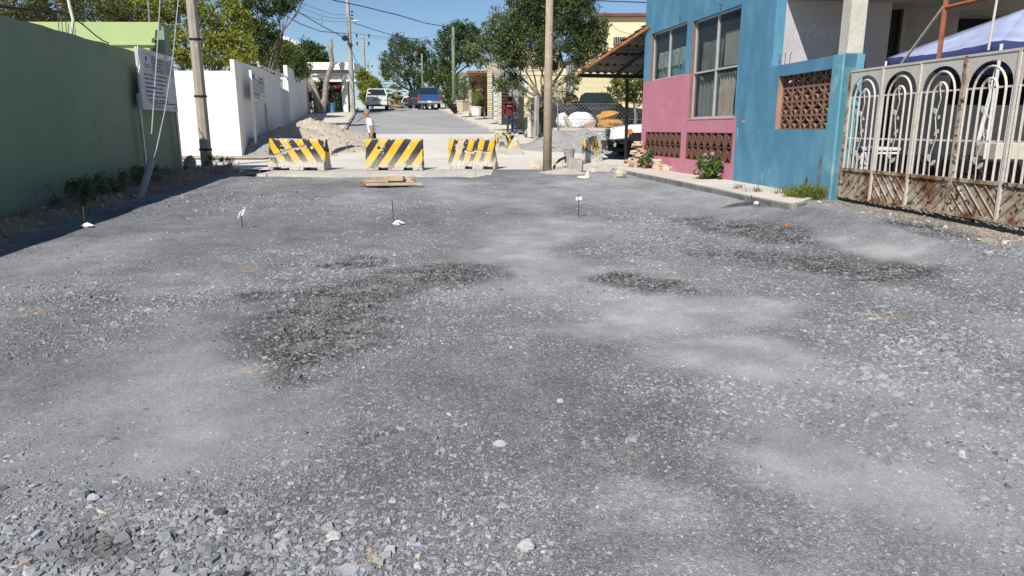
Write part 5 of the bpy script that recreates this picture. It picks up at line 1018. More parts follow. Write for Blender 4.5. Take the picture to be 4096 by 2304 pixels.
# ================================================================== RIGHT SIDE OF THE HILL
beige = mat('beige_plaster', (.50, .40, .30), (.44, .35, .26), sc1=1, bump=.1); canop = mat('terracotta_trim', (.30, .14, .10), (.22, .10, .075), sc1=2, bump=.1)
YR = 50.0; rh = thing('canopy_house', 'beige house with brown canopy and brick pillar right of the road', 'house', (P(1880, 450, YR).x, YR, g(YR)))
m = MB(); a, b = P(1838, 305, YR-1.5), P(1880, 283, YR-1.5); m.prism([P(1836, 306, YR+2.5), P(1868, 284, YR-.5), P(1950, 284, YR-.5), P(1950, 296, YR-.5), P(1872, 297, YR-.5), P(1838, 318, YR+2.5)], (0, 2.0, 0)); m.build('canopy', beige, rh)
slab('canopy_trim', 1868, 1952, 282, 292, YR-.75, YR-.52, canop, rh); slab('wall', 1875, 1960, 296, 460, YR+1.2, YR+4, beige, rh); slab('door', 1886, 1906, 325, 452, YR+1.1, YR+1.19, mat('brown_door', (.14, .09, .06), bump=.05), rh)
slab('roof_parapet', 1945, 2010, 250, 285, YR-.3, YR+3, beige, rh)
a, b = P(1906, 450, YR), P(1942, 290, YR); nb_ = 22; hb_ = (b.z-a.z)/nb_; bwm = MB().box((0, 0, 0), (1, .3, .85)).mesh('brick', mat('red_brick', (.42, .20, .13), (.33, .15, .10), sc1=4, bump=.3))
for i in range(nb_):
    for j in range(2): link('brick', bwm, rh, Vector((a.x+(b.x-a.x)*((j+.5)/2+(.08 if i % 2 else -.08)*(j == 0)), YR+.3, a.z+hb_*(i+.5)))-Vector(rh.location), None, ((b.x-a.x)*.47, 1, hb_))
# plants in front
def potplant(label, u, v, Y, s, seed, potm, leafc, tall):
    b_ = P(u, v, Y); root = thing('potted_plant', label, 'plant', b_, group='plants before the hill houses')
    MB().lathe(b_, [(s*.42, 0), (s*.5, s*.7), (s*.54, s*.72), (s*.54, s*.8), (s*.44, s*.78)], 4 if 'square' in label else 14).build('pot', potm, root); leaves('foliage', LM, [(b_+Vector((0, 0, s*.8+tall*.5)), (s*.6, s*.6, tall*.55))], 1100, .16, leafc, root, seed, -.7, .2, .1)
potplant('spiky cactus-like plant in a square cream planter', 1852, 445, 49, .9, 51, mat('cream_planter', (.62, .52, .38), bump=.05), [(.08, .11, .04), (.26, .27, .10)], 1.6)
potplant('leafy plant in a round white pot', 1905, 462, 46.5, .7, 52, whitep, [(.07, .11, .03), (.24, .27, .08)], 1.1)
tree('creeper with reddish leaves climbing the brick pillar', P(1938, 470, 46.5), 47, [(1935, 390, 18, 40), (1930, 440, 18, 30), (1938, 330, 14, 30)], 2200, .14, [(.06, .06, .02), (.16, .11, .04)], .05, seed=53, name='creeper', cat='plant', dy=.2)
q = P(1820, 446, 53); m = MB(); m.blob(q+Vector((0, 0, .35)), (.75, .6, .95), 5, 10, 7, .12); o = m.build('trash_bag', mat('black_bag', (.012, .012, .014), rough=.3, bump=.6, bsc=9, bdist=.05)); tag(o, 'full black plastic trash bag on the right kerb', 'bag')
# stone-clad frontage with doors, brown gate
stn = mat('stone_cladding', (.58, .48, .33), (.42, .33, .22), sc1=4, bump=.5, bsc=15); stn2 = mat('stone_cladding_pale', (.66, .58, .44), (.52, .45, .33), sc1=4, bump=.5, bsc=15)
YS = 42.0; sh = thing('stone_frontage', 'stone-clad house front with pale door and brown gate', 'house', (P(1985, 490, YS).x, YS, g(YS)))
stm = [MB().box((0, 0, 0), (1, .10, .8)).mesh('stone', k) for k in (stn, stn2)]; rr = random.Random(71)
def clad(u0, u1, v0, v1, Y, n):
    a, b = P(u0, v1, Y), P(u1, v0, Y); m = MB(); m.box(((a.x+b.x)/2, Y+.25, (a.z+b.z)/2), (b.x-a.x, .4, b.z-a.z)); m.build('wall', stn, sh); hh = (b.z-a.z)/n
    for i in range(n):
        x = a.x
        while x < b.x-.01:
            w_ = min(rr.uniform(.25, .6), b.x-x); link('stone', stm[rr.randrange(2)], sh, Vector((x+w_/2, Y+.03-rr.uniform(0, .05), a.z+hh*(i+.5)))-Vector(sh.location), None, (w_*.96, 1, hh)); x += w_
clad(1950, 1969, 285, 472, YS, 22); clad(1994, 2006, 330, 495, YS-.5, 18)
slab('pale_door', 1971, 1993, 368, 490, YS+.1, YS+.2, mat('pale_door', (.52, .54, .54), (.46, .48, .48), bump=0), sh)
for k in range(6): slab('door_panel', 1975, 1989, 374+k*19, 388+k*19, YS+.06, YS+.098, MATS['pale_door'], sh, .02)
slab('upper_wall', 1969, 2060, 283, 330, YS+.3, YS+.5, concd, sh); slab('dark_gate', 2006, 2056, 330, 440, YS-.6, YS-.5, mat('brown_gate', (.075, .04, .032), (.05, .028, .022), rough=.5, bump=.1), sh); slab('gate_base', 2006, 2060, 440, 545, YS-.6, YS-.5, mat('dark_gate_base', (.04, .04, .043), bump=.05), sh)
for k in range(7): slab('gate_rail', 2007, 2055, 345+k*13, 349+k*13, YS-.66, YS-.62, MATS['brown_gate'], sh, 0)
Yg = 38.0; o = slab('grey_column', 2052, 2078, 290, 540, Yg, Yg+.4, mat('stained_concrete', (.34, .33, .32), (.24, .235, .23), sc1=2, bump=.3, stain=(.48, .47, .45), ssc=1.3, sthr=.56, ssoft=.05), None); tag(o, 'stained grey concrete gate column behind the red-jacketed person', 'column')
clad(2060, 2240, 190, 300, 41.0, 13)
o = MB().blob(P(2042, 372, 37.6), (.22, .2, .34), 3, 10, 7, .02).build('wall_lamp', mat('lamp_globe', (.78, .78, .76), bump=0), smooth=True); tag(o, 'white globe wall lamp on the grey column', 'lamp')
# cream wall with ray breeze blocks
YC = 38.6; cr = thing('cream_wall', 'cream wall topped by a lattice of ray-pattern breeze blocks', 'wall', (P(2280, 500, YC).x, YC, g(YC))); fc = Fac(tuple(P(2070, 400, YC)[:2]), tuple(P(2620, 400, YC)[:2]))
a, b = fc.px(2080, 388), fc.px(2520, 300)
m = MB(); m.fbox(fc, 0, fc.L, .9, a[1], -.2, 0); m.build('lower_wall', creamp, cr); m = MB(); m.fbox(fc, 0, fc.L, b[1], b[1]+.12, -.16, 0); m.build('top_course', creamp, cr)
nz_ = 4; w_ = (b[1]-a[1])/nz_; nx_ = int((b[0]-a[0])/w_); grid_blocks(fc, a[0], a[0]+nx_*w_, a[1], b[1], nx_, nz_, -.03, RB, cr)
slab('pier', 2263, 2293, 262, 420, YC-.25, YC-.02, MATS['stained_concrete'], cr); slab('pier', 2062, 2080, 262, 520, YC-.2, YC-.02, creamp, cr)
m = MB(); p = P(2284, 303, YC-.26)
for dx in (-.09, .09): m.box((p.x+dx, p.y, p.z), (.09, .012, .025)); m.box((p.x+dx, p.y, p.z+.09), (.09, .012, .025)); m.box((p.x+dx+.035, p.y, p.z+.045), (.022, .012, .07))
m.build('house_number', blackc, cr)
mar = mat('maroon_trim', (.22, .07, .06), (.16, .05, .045), bump=.05)
ch = thing('cream_house', 'two-storey cream house with maroon cornice and barred window', 'house', (P(2450, 480, 44).x, 44, g(44))); YT = 44.0
slab('front_wall', 2110, 2640, 250, 520, YT, YT+.3, creamp, ch); slab('cornice', 2105, 2330, 244, 254, YT-.25, YT-.02, mar, ch); slab('upper_storey', 2380, 2760, 62, 260, YT+2, YT+9, creamp, ch); slab('cornice', 2376, 2760, 52, 64, YT+1.7, YT+9.2, mar, ch)
m = MB(); m.prism([P(2330, 110, YT+9), P(2383, 60, YT+2.0), P(2383, 260, YT+2.0), P(2330, 260, YT+9)], (.15, 0, 0)); m.build('side_wall', creamp, ch)
w0 = slab('window', 2454, 2522, 148, 180, YT+1.9, YT+1.98, MATS['interior_shade'], ch, 0)
for k in range(10): slab('window_bar', 2455+k*7, 2457+k*7, 147, 182, YT+1.8, YT+1.85, whitep, ch, 0)
slab('window', 2365, 2390, 195, 260, YT-.1, YT+.02, MATS['pale_door'], ch, 0)
# low block wall, chain-link fence, things in the yard
YL = 31.2; lw = thing('block_wall', 'low grey block wall under the chain-link fence', 'wall', (P(2350, 560, YL).x, YL, g(YL))); fl_ = Fac(tuple(P(2219, 560, YL)[:2]), tuple(P(2640, 560, YL)[:2])); zt_ = P(2300, 511, YL).z
m = MB(); m.fbox(fl_, 0, fl_.L, .4, zt_-.14, -.2, 0); m.build('plaster_face', mat('grey_render', (.40, .40, .385), (.33, .33, .32), sc1=1.5, bump=.2), lw); m = MB(); m.fbox(fl_, -.05, fl_.L, zt_-.138, zt_, -.22, .02); m.build('cap_beam', concs, lw, bevel=.01)
fq = Fac(tuple(P(2219, 560, YL)[:2]), tuple(P(2141, 550, YL+4.2)[:2])); cbm = MB().box((0, 0, 0), (.39, .05, .19)).mesh('block', mat('grey_block', (.34, .335, .32), (.26, .255, .245), sc1=4, bump=.4, bsc=40)); ang = math.atan2(fq.d.y, fq.d.x)
m = MB(); m.fbox(fq, .02, fq.L, .5, zt_-.002, -.18, -.02); m.build('side_core', concd, lw)
for i in range(5):
    for j in range(int(fq.L/.4)): link('block', cbm, lw, fq.p(.22+.4*j, zt_-.1-.2*i, 0)-Vector(lw.location), (0, 0, ang))
fn = thing('wire_fence', 'chain-link fence with slim posts above the low block wall', 'fence', (P(2350, 510, YL).x, YL-.1, zt_)); wirem = mat('wire', (.40, .40, .40), rough=.4, metal=.6, bump=0)
x0, x1 = P(2228, 500, YL).x, P(2640, 500, YL).x; zf0, zf1 = zt_, P(2300, 415, YL).z; m = MB(); sp_ = .17; hF = zf1-zf0; n = int((x1-x0)/sp_)
for k in range(-int(hF/sp_)-1, n+1):
    for dr in (1, -1):
        xa_, xb_ = x0+k*sp_, x0+k*sp_+hF; za_, zb2 = (zf0, zf1) if dr > 0 else (zf1, zf0)
        t0 = max(0, (x0-xa_)/hF); t1 = min(1, (x1-xa_)/hF)
        if t1-t0 > .05: m.tube([(xa_+hF*t0, YL-.1+.006*dr, za_+(zb2-za_)*t0), (xa_+hF*t1, YL-.1+.006*dr, za_+(zb2-za_)*t1)], .0048, 3, cap=False)
m.build('mesh', wirem, fn)['kind'] = 'stuff'
for z in (zf0+.35, zf1): MB().tube([(x0, YL-.1, z), (x1, YL-.1, z)], .007, 4).build('strand', wirem, fn)
for u in (2231, 2540): MB().tube([P(u, 514, YL-.1), P(u, 412, YL-.1)], .03, 8).build('post', wirem, fn)
def post(label, u0, v0, u1, v1, Y, r, m, n=4): o = MB().tube([P(u0, v0, Y), P(u1, v1, Y)], r, n).build('fence_post', m, bevel=.008); tag(o, label, 'post', 'old posts at the yard corner')
post('thick grey concrete post left of the yard wall', 2122, 548, 2124, 405, 33.6, .15, concs); post('leaning grey wooden post at the yard corner', 2142, 562, 2148, 385, 32.3, .11, MATS['stained_concrete']); post('thin rusty post beside the mesh roll', 2152, 540, 2154, 395, 32.2, .035, concd)
q = P(2160, 520, 33.4); m = MB(); m.lathe((q.x+.05, 33.4, q.z), [(.30, -.1), (.32, .3), (.30, .7), (.31, 1.05), (.26, 1.05)], 14); m.lathe((q.x+.62, 33.5, q.z), [(.28, -.1), (.30, .3), (.28, .75), (.29, 1.0), (.24, 1.0)], 14); o = m.build('mesh_roll', mat('dark_mesh_roll', (.07, .085, .08), (.03, .035, .034), sc1=20, bump=.6, bsc=25)); tag(o, 'rolls of dark netting standing behind the wooden pole', 'netting')
sackm = mat('white_sack', (.72, .72, .70), (.58, .58, .57), sc1=4, rough=.6, bump=.8, bsc=6, bdist=.08); cardm = mat('orange_foam', (.50, .28, .07), (.38, .20, .05), sc1=4, bump=.4, stain=(.10, .055, .02), ssc=3, sthr=.60, ssoft=.06)
def sack(label, u, v, d, seed, Y=32.4): 
    p = P(u, v, Y); o = MB().blob(p, d, seed, 16, 10, .16).build('white_sack', sackm, smooth=True); md = o.modifiers.new('s', 'SUBSURF'); md.levels = 1; md.render_levels = 1; tag(o, label, 'sack', 'bulging sacks behind the fence')
sack('large crumpled white sack in the middle behind the fence', 2325, 487, (1.35, .8, .85), 3); sack('white sack at the left end behind the fence', 2250, 485, (.6, .6, .75), 5); sack('flat white sack low in front of the large one', 2290, 505, (1.0, .6, .35), 7, 32.0)
p = P(2421, 470, 32.6); m = MB(); m.blob((0, 0, 0), (1.15, .7, .5), 3, 9, 6, .28); o = m.build('foam_cushion', cardm, local=True); o.location = p; o.rotation_euler = (.2, R(-16), 0); tag(o, 'scorched orange foam cushion lying on top behind the fence', 'cushion')
p = P(2435, 500, 32.4); m = MB(); m.blob((0, 0, 0), (1.25, .7, .52), 8, 9, 6, .28); o = m.build('foam_cushion', cardm, local=True); o.location = p; o.rotation_euler = (0, R(-6), .3); tag(o, 'scorched orange foam cushion underneath, partly blackened', 'cushion')
p = P(2375, 478, 32.3); m = MB(); m.prism([P(2348, 508, 32.3), P(2375, 455, 32.3), P(2392, 475, 32.3), P(2385, 500, 32.3)], (0, .5, 0)); o = m.build('tilted_frame', mat('dark_frame', (.06, .06, .06), bump=.1)); tag(o, 'dark tilted frame leaning on the foam cushions', 'frame')
o = MB().tube([P(2258, 465, 31.7), P(2285, 512, 31.7)], .09, 8).build('plaster_tube', stn2); tag(o, 'short cream tube leaning behind the fence wall', 'tube')
o = MB().box(P(2360, 504, 31.9), (.42, .3, .22)).build('cardboard_box', mat('cardboard', (.50, .38, .22), bump=.05), bevel=.01); tag(o, 'small cardboard box beside the tilted frame', 'box')
hp = [(P(2310, 560, 29.6).x+dx, 29.9, 1.9, .85-.1*abs(dx)) for dx in (-.8, .3, 1.2, 2.2, 3.2)]
mound('gravel_heap', 'long heap of grey gravel against the low block wall', 'heap', hp, gpile, seed=24, res=.12, rough=.04, stonec=(.38, .37, .35), nst=350, ssize=.055)
hp = [(P(u, v, Y).x, Y, r_, .12) for u, v, Y, r_ in ((2120, 575, 31, 1.0), (2140, 590, 29.5, .9))]
mound('brown_spill', 'thin brown soil on the corner sidewalk', 'soil', hp, sand, seed=25, res=.15, rough=.04, stonec=(.40, .30, .22), nst=80, ssize=.05)
# small tree in the yard, and the big tree
tree('small round-leaved tree behind the fence by the pink house', P(2540, 500, 32.6), 32.8, [(2480, 345, 50, 40), (2530, 330, 55, 40), (2560, 370, 45, 45), (2500, 390, 50, 25), (2600, 340, 50, 45)], 5200, .10, [(.06, .09, .02), (.26, .27, .07)], .09, seed=54, dy=.6, th=.6, asp=.6)
lm2 = [(.042, .070, .026), (.165, .22, .075), (.36, .37, .11)]
fk = [P(2100, 545, 34), P(2170, 530, 34.3), P(2190, 530, 33.8), P(2230, 520, 34.2)]
tree('big multi-stemmed drooping green tree behind the wooden pole', P(2180, 540, 34), 34, [(2040, 90, 75, 70), (2130, 60, 90, 90), (2240, 40, 110, 80), (2330, 70, 80, 80), (2000, 170, 80, 70), (1930, 220, 60, 55), (2100, 180, 110, 70), (2230, 150, 110, 70), (2350, 150, 80, 60), (1960, 130, 40, 50), (2400, 120, 35, 50), (2050, 240, 70, 35), (2340, 210, 60, 40), (2000, 330, 30, 35), (2050, 330, 40, 35), (2310, 250, 30, 40), (2200, 250, 70, 30), (2400, 180, 35, 35), (1880, 190, 35, 35), (2150, -10, 120, 50), (2290, -20, 80, 50)], 36000, .165, lm2, .12, fk, seed=55, droop=.55, asp=.30, bk=barkp, dy=1.0, th=.35, shell=.15)
tree('thin green sapling branch low beside the fence posts', P(2130, 480, 33), 33, [(2100, 375, 22, 26), (2130, 420, 25, 30), (2290, 330, 30, 30), (2160, 430, 18, 40)], 1500, .13, lm2, .03, seed=56, droop=.5, asp=.3, dy=.4, name='sapling', group=None)
# ================================================================== PINK AND BLUE HOUSE
SWZ = .45
B0 = PZ(2929, 722, SWZ); Fp = PZ(2673, 683, SWZ); dpk = (Fp-B0); dpk.z = 0
def isect(u, O_, d_):                          # where the column u crosses the plan line O+t d
    k = (u-2048)/2862.0; t = (k*O_.y-O_.x)/(d_.x-k*d_.y); return O_+d_*t
A0 = isect(2566, B0, dpk); dbl = Vector((.12, -1, 0)); C1 = isect(3352, B0, dbl)
PK = Fac(A0[:2], B0[:2]); BL = Fac(B0[:2], C1[:2])     # s grows towards the camera
pinkp = mat('pink_paint', (.53, .205, .262), (.48, .185, .24), sc1=1.2, bump=.15, bsc=45, stain=(.56, .28, .33), ssc=1.4, sthr=.53, ssoft=.25, fine=.04)
bluep = mat('blue_wall_paint', (.088, .24, .36), (.072, .205, .315), sc1=1.0, bump=.15, bsc=45, stain=(.155, .345, .44), ssc=1.4, sthr=.48, ssoft=.3, fine=.08, streak=.65, rust=((.19, .33, .38), 3.2, .64, .08))
hs = thing('corner_house', 'pink and blue house with tall windows and brown breeze-block vents', 'house', (B0.x, B0.y, SWZ))
sW = [PK.px(2600, 322), PK.px(2739, 302), PK.px(2600, 136), PK.px(2741, 90)]; w1 = (sW[0][0]-.02, sW[1][0], (sW[0][1]+sW[1][1])/2, (sW[2][1]+sW[3][1])/2)
bW = [PK.px(2752, 474), PK.px(2938, 468), PK.px(2770, 82), PK.px(2966, 23)]; w2 = (bW[0][0], bW[1][0]-.02, (bW[0][1]+bW[1][1])/2, (bW[2][1]+bW[3][1])/2)
v1 = (PK.px(2584, 529)[0], PK.px(2725, 529)[0], PK.px(2723, 633)[1], PK.px(2650, 528)[1]); v2 = (PK.px(2748, 529)[0], PK.px(2932, 531)[0], v1[2], v1[3])
w2 = (w2[0], min(w2[1], PK.L-.06), w2[2], w2[3]); v2 = (v2[0], min(v2[1], PK.L-.03), v2[2], v2[3]); ztop = 5.6
m = MB(); wallgrid(m, PK, 0, PK.L, -.1, ztop, [w1, w2, v1, v2], -.18, 0, sbreaks=(w2[0]-.06,), matf=lambda s, z: 1 if (z > w1[3]-.001 or (w1[2] < z)) and not (w2[0]-.06 < s and z < w2[2]) or (s > w2[1] and z > w2[2]) else 0)
m.build('street_wall', [pinkp, bluep], hs)
g1 = (BL.px(3098, 518)[0], BL.px(3306, 518)[0], BL.px(3200, 518)[1], (BL.px(3118, 306)[1]+BL.px(3332, 273)[1])/2); g1 = (g1[0], (g1[1]+BL.px(3332, 300)[0])/2, g1[2], g1[3])
sP = BL.px(3088, 250)[0]; zP = (BL.px(3088, 267)[1]+BL.px(3380, 213)[1])/2
m = MB(); wallgrid(m, BL, 0, BL.L, -.1, ztop, [g1, (sP, BL.L+.1, zP, ztop+1)], -.20, 0); m.build('porch_wall', bluep, hs)
# closing walls so that the house is a body
in_ = Vector((1, .13, 0)).normalized()
def thickbox(name, p0, p1, z0, z1, th, mm, parent=hs):
    p0, p1 = Vector((p0[0], p0[1], 0)), Vector((p1[0], p1[1], 0)); d = (p1-p0).normalized(); n = Vector((-d.y, d.x, 0))*th; mb = MB(); mb.prism([p0+Vector((0, 0, z0)), p1+Vector((0, 0, z0)), p1+n+Vector((0, 0, z0)), p0+n+Vector((0, 0, z0))], (0, 0, z1-z0)); return mb.build(name, mm, parent)
Af = PK.p(0, 0, -.18); thickbox('far_end_wall', Af, Af+in_*6, 0, ztop, .18, bluep); E0 = BL.p(sP, 0, -.2)
greyin = mat('mauve_grey_wall', (.50, .47, .48), (.42, .39, .40), sc1=.9, bump=.12, bsc=30, stain=(.36, .34, .35), ssc=.7, sthr=.55, ssoft=.3)
en = thickbox('end_wall', E0, E0+in_*2.15, 0, ztop, .16, greyin); thickbox('roof', PK.p(0, 0, -.19), PK.p(0, 0, -.19)+in_*6, ztop-.15, ztop-.01, -9.5, concd); thickbox('inner_floor', PK.p(.2, 0, -.3), PK.p(.2, 0, -.3)+in_*6, .2, .42, -7.0, concd)
thickbox('inner_wall', PK.p(.1, 0, -2.6), BL.p(.6, 0, -2.6), .4, ztop-.2, .1, mat('dim_room', (.25, .25, .25), (.2, .2, .2), bump=0))
# faint brushed lettering on the end wall
cu = bpy.data.curves.new('lettering', 'FONT'); cu.body = 'le Paeron'; cu.size = .42; cu.shear = .45; cu.offset = .003; cu.extrude = .0004
to = bpy.data.objects.new('lettering', cu); col.objects.link(to); dgp = bpy.context.evaluated_depsgraph_get(); tm = bpy.data.meshes.new_from_object(to.evaluated_get(dgp)); bpy.data.objects.remove(to)
tm.materials.append(mat('faded_lettering', (.60, .57, .58), (.50, .47, .48), sc1=7, bump=.05)); q = P(3112, 128, E0.y); 
fe = Fac(E0[:2], (E0+in_*2)[:2]); a = fe.px(3172, 150); o = link('lettering', tm, hs); o.location = fe.p(a[0], a[1], .0015)-Vector(hs.location); o.rotation_euler = (R(90), R(-3) if 0 else 0, math.atan2(in_.y, in_.x)); o.scale = (.60, .9, 1)
# windows
alu = mat('aluminium', (.60, .60, .58), (.50, .50, .48), rough=.4, metal=.3, bump=.0); pane = glass('window_pane', (.06, .075, .075), .08, .26); reveal = mat('brown_reveal', (.26, .14, .10), (.20, .11, .08), sc1=6, bump=.1)
def window(h, cols_, rows_, nm='window'):
    s0, s1, z0, z1 = h; f = PK; O_ = -.11; b_ = MB(); t = .035
    root = MB()
    for a in (s0+t/2, s1-t/2): root.fbox(f, a-t/2, a+t/2, z0, z1, O_-.03, O_+.03)
    for a in (z0+t/2, z1-t/2): root.fbox(f, s0+t, s1-t, a-t/2, a+t/2, O_-.03, O_+.03)
    fr = root.build('window', alu, hs)
    for c_ in cols_: mb = MB(); a = s0+(s1-s0)*c_; mb.fbox(f, a-.022, a+.022, z0+t, z1-t, O_-.025, O_+.035); mb.build('mullion', alu, fr)
    for r_ in rows_: mb = MB(); a = z0+(z1-z0)*r_; mb.fbox(f, s0+t, s1-t, a-.02, a+.02, O_-.022, O_+.030); mb.build('rail', alu, fr)
    C_ = [0]+list(cols_)+[1]; R_ = [0]+list(rows_)+[1]
    for i in range(len(C_)-1):
        for j in range(len(R_)-1): mb = MB(); mb.fbox(f, s0+(s1-s0)*C_[i]+.03, s0+(s1-s0)*C_[i+1]-.03, z0+(z1-z0)*R_[j]+.03, z0+(z1-z0)*R_[j+1]-.03, O_-.004, O_+.002); mb.build('pane', pane, fr)
    mb = MB(); mb.fbox(f, s0+.001, s0+.012, z0+.001, z1-.001, -.075, -.003); mb.build('reveal', reveal, fr)
    return fr
def curtain(f, s0, s1, z0, z1, o, mm, parent, nf=7, amp=.03, sag=0):
    n = nf*6; m_ = 6; vs = []
    for j in range(m_+1):
        for i in range(n+1):
            t = i/n; z = z0+(z1-z0)*j/m_-(sag*math.sin(math.pi*t)*(j/m_)); vs.append(f.p(s0+(s1-s0)*t, z, o+amp*math.sin(t*nf*6.28+.6*math.sin(j))))
    mb = MB(); mb.add(vs, [(j*(n+1)+i, j*(n+1)+i+1, (j+1)*(n+1)+i+1, (j+1)*(n+1)+i) for j in range(m_) for i in range(n)]); return mb.build('curtain', mm, parent, smooth=True)
wa = window(w1, (.48,), ()); wb = window(w2, (.5,), (.47,))
S_ = lambda h, a: h[0]+(h[1]-h[0])*a; Z_ = lambda h, a: h[2]+(h[3]-h[2])*a
grc = mat('grey_curtain', (.30, .33, .32), (.20, .23, .22), sc1=3, bump=.1); crm = mat('cream_curtain', (.60, .54, .45), (.46, .40, .33), sc1=4, bump=.1); teal = mat('teal_curtain', (.20, .42, .42), (.10, .25, .27), sc1=3, bump=.1); flor = mat('floral_curtain', (.60, .64, .62), (.16, .30, .28), sc1=9, bump=.1)
curtain(PK, S_(w1, .05), S_(w1, .97), Z_(w1, .25), Z_(w1, .58), -.20, flor, wa, 6); curtain(PK, S_(w1, .5), S_(w1, .9), Z_(w1, .05), Z_(w1, .32), -.22, teal, wa, 4); curtain(PK, S_(w1, .03), S_(w1, .47), Z_(w1, .02), Z_(w1, .25), -.24, grc, wa, 4)
curtain(PK, S_(w2, .03), S_(w2, .48), Z_(w2, .01), Z_(w2, .46), -.22, grc, wb, 5, .03, .2); curtain(PK, S_(w2, .52), S_(w2, .82), Z_(w2, .01), Z_(w2, .43), -.19, crm, wb, 5); curtain(PK, S_(w2, .53), S_(w2, .98), Z_(w2, .50), Z_(w2, .82), -.24, mat('pale_panel', (.50, .50, .42), (.42, .42, .35), sc1=2, bump=0), wb, 1, .0); curtain(PK, S_(w2, .02), S_(w2, .48), Z_(w2, .48), Z_(w2, .78), -.26, grc, wb, 2, .02)
for u, v in ((2602, 113), (2726, 73), (2889, 22)):
    s, z = PK.px(u, v); m = MB(); m.tube([PK.p(s, z, 0), PK.p(s, z, .05), PK.p(s, z+.06, .06)], .012, 6); m.build('wall_hook', steel, hs)
m = MB(); m.fbox(PK, w2[0]-.03, w2[1]+.02, w2[2]-.03, w2[2]-.001, -.10, .012); m.build('window_sill', mat('pale_sill', (.56, .40, .38), bump=.05), hs)
# vents
for h, nn in ((v1, 7), (v2, 7)):
    m = MB(); m.fbox(PK, h[0]-.02, h[1]+.02, h[2]-.02, h[3]+.02, -.30, -.20); m.build('vent_shade_sheet', MATS['interior_shade'], hs); grid_blocks(PK, h[0], h[1], h[2], h[3], nn, 2, .004, VB, hs, 2.0)  # near-black backing gives the vent holes their shade by colour
m = MB(); m.fbox(BL, g1[0]-.1, g1[1]+.1, g1[2]-.1, g1[3]+.1, -.50, -.46); m.build('grille_shade_sheet', MATS['interior_shade'], hs)  # added near-black sheet stands in for the shaded porch behind the grille
nzg = 4; grid_blocks(BL, g1[0]+.01, g1[1]-.01, g1[2], g1[3]+.02, 5, nzg, -.10, SB, hs)
m = MB(); m.fbox(BL, g1[0]+.001, g1[0]+.012, g1[2]+.001, g1[3]-.001, -.095, -.002); m.build('grille_reveal', mat('salmon_reveal', (.42, .24, .17), (.30, .17, .12), bump=.1), hs)
# stains and bare patches on the blue wall
def patch(name, cen, rs, rz, mm, seed, n=14, f=BL):
    rr = random.Random(seed); s, z = f.px(*cen); pts = [f.p(s+rs*math.cos(a)*rr.uniform(.6, 1.2), z+rz*math.sin(a)*rr.uniform(.7, 1.15), .0015) for a in np.linspace(0, 2*math.pi, n, endpoint=False)]; mb = MB(); mb.prism(pts, f.n*.002); mb.build(name, mm, hs)
baregrey = mat('bare_plaster', (.22, .21, .20), (.13, .125, .12), sc1=6, bump=.5); rustst = mat('rust_stain', (.20, .065, .025), (.12, .04, .02), sc1=7)
patch('bare_patch', (3276, 690), .05, .27, baregrey, 1); patch('bare_patch', (3270, 765), .06, .12, mat('faded_plaster', (.30, .32, .32), (.22, .24, .24), sc1=4), 2); patch('bare_patch', (3286, 637), .04, .06, MATS['interior_shade'] if 0 else baregrey, 3); patch('rust_stain', (3225, 730), .06, .11, rustst, 4); patch('bare_patch', (3075, 690), .03, .08, MATS['faded_plaster'], 5); patch('bare_patch', (3048, 710), .03, .09, mat('old_teal', (.16, .42, .45), bump=.1), 6); patch('bare_patch', (2975, 486), .09, .025, MATS['pale_sill'] if 0 else mat('filler', (.50, .50, .48), bump=.2), 7); patch('bare_patch', (2950, 530), .02, .10, MATS['filler'], 8); patch('bare_patch', (3085, 745), .04, .05, MATS['faded_plaster'], 9)
s, z = BL.px(3352, 745); rr = random.Random(3); mb = MB(); mb.prism([BL.p(BL.L-.15+.15*math.cos(a)*rr.uniform(.8, 1), .52+.16*math.sin(a)*rr.uniform(.7, 1.1), .0312) for a in np.linspace(0, 6.28, 16, endpoint=False)], BL.n*.002); mb.build('bare_patch', MATS['faded_plaster'], hs)
# porch pillar, slab
PZ1 = BL.L-.02; m = MB(); m.fbox(BL, BL.L-.30, BL.L-.04, zP+.002, ztop, -.32, -.05); m.build('porch_pillar', mat('raw_pillar', (.60, .56, .48), (.48, .45, .39), sc1=1.5, bump=.3, bsc=25), hs, bevel=.012)
m = MB(); m.fbox(BL, BL.L-.30, BL.L, -.1, zP-.002, -.34, .03); m.build('gate_pier', mat('aqua_paint', (.13, .335, .42), (.10, .28, .38), sc1=1.3, bump=.2, stain=(.30, .44, .44), ssc=1.2, sthr=.56, ssoft=.12), hs, bevel=.012)
zs_ = fe.px(3112, 0)[1]; pr_ = [BL.p(sP+.03, 0, -.19), BL.p(BL.L-.05, 0, -.19)]; m = MB(); m.prism([pr_[0]+Vector((0, 0, zs_)), pr_[1]+Vector((0, 0, zs_)), pr_[1]+in_*4.5+Vector((0, 0, zs_)), pr_[0]+in_*4.5+Vector((0, 0, zs_))], (0, 0, .16)); m.build('porch_slab', concd, hs)
for k, (u, v) in enumerate(((3098, 235), (3118, 225), (3137, 232))):
    s, z = BL.px(u, 264); p0 = BL.p(s, zP, -.1); MB().tube([p0, p0+Vector((0, 0, .16)), p0+Vector((.03*(k-1), .02, .22))], .007, 5).build('rebar_stub', steel, hs)
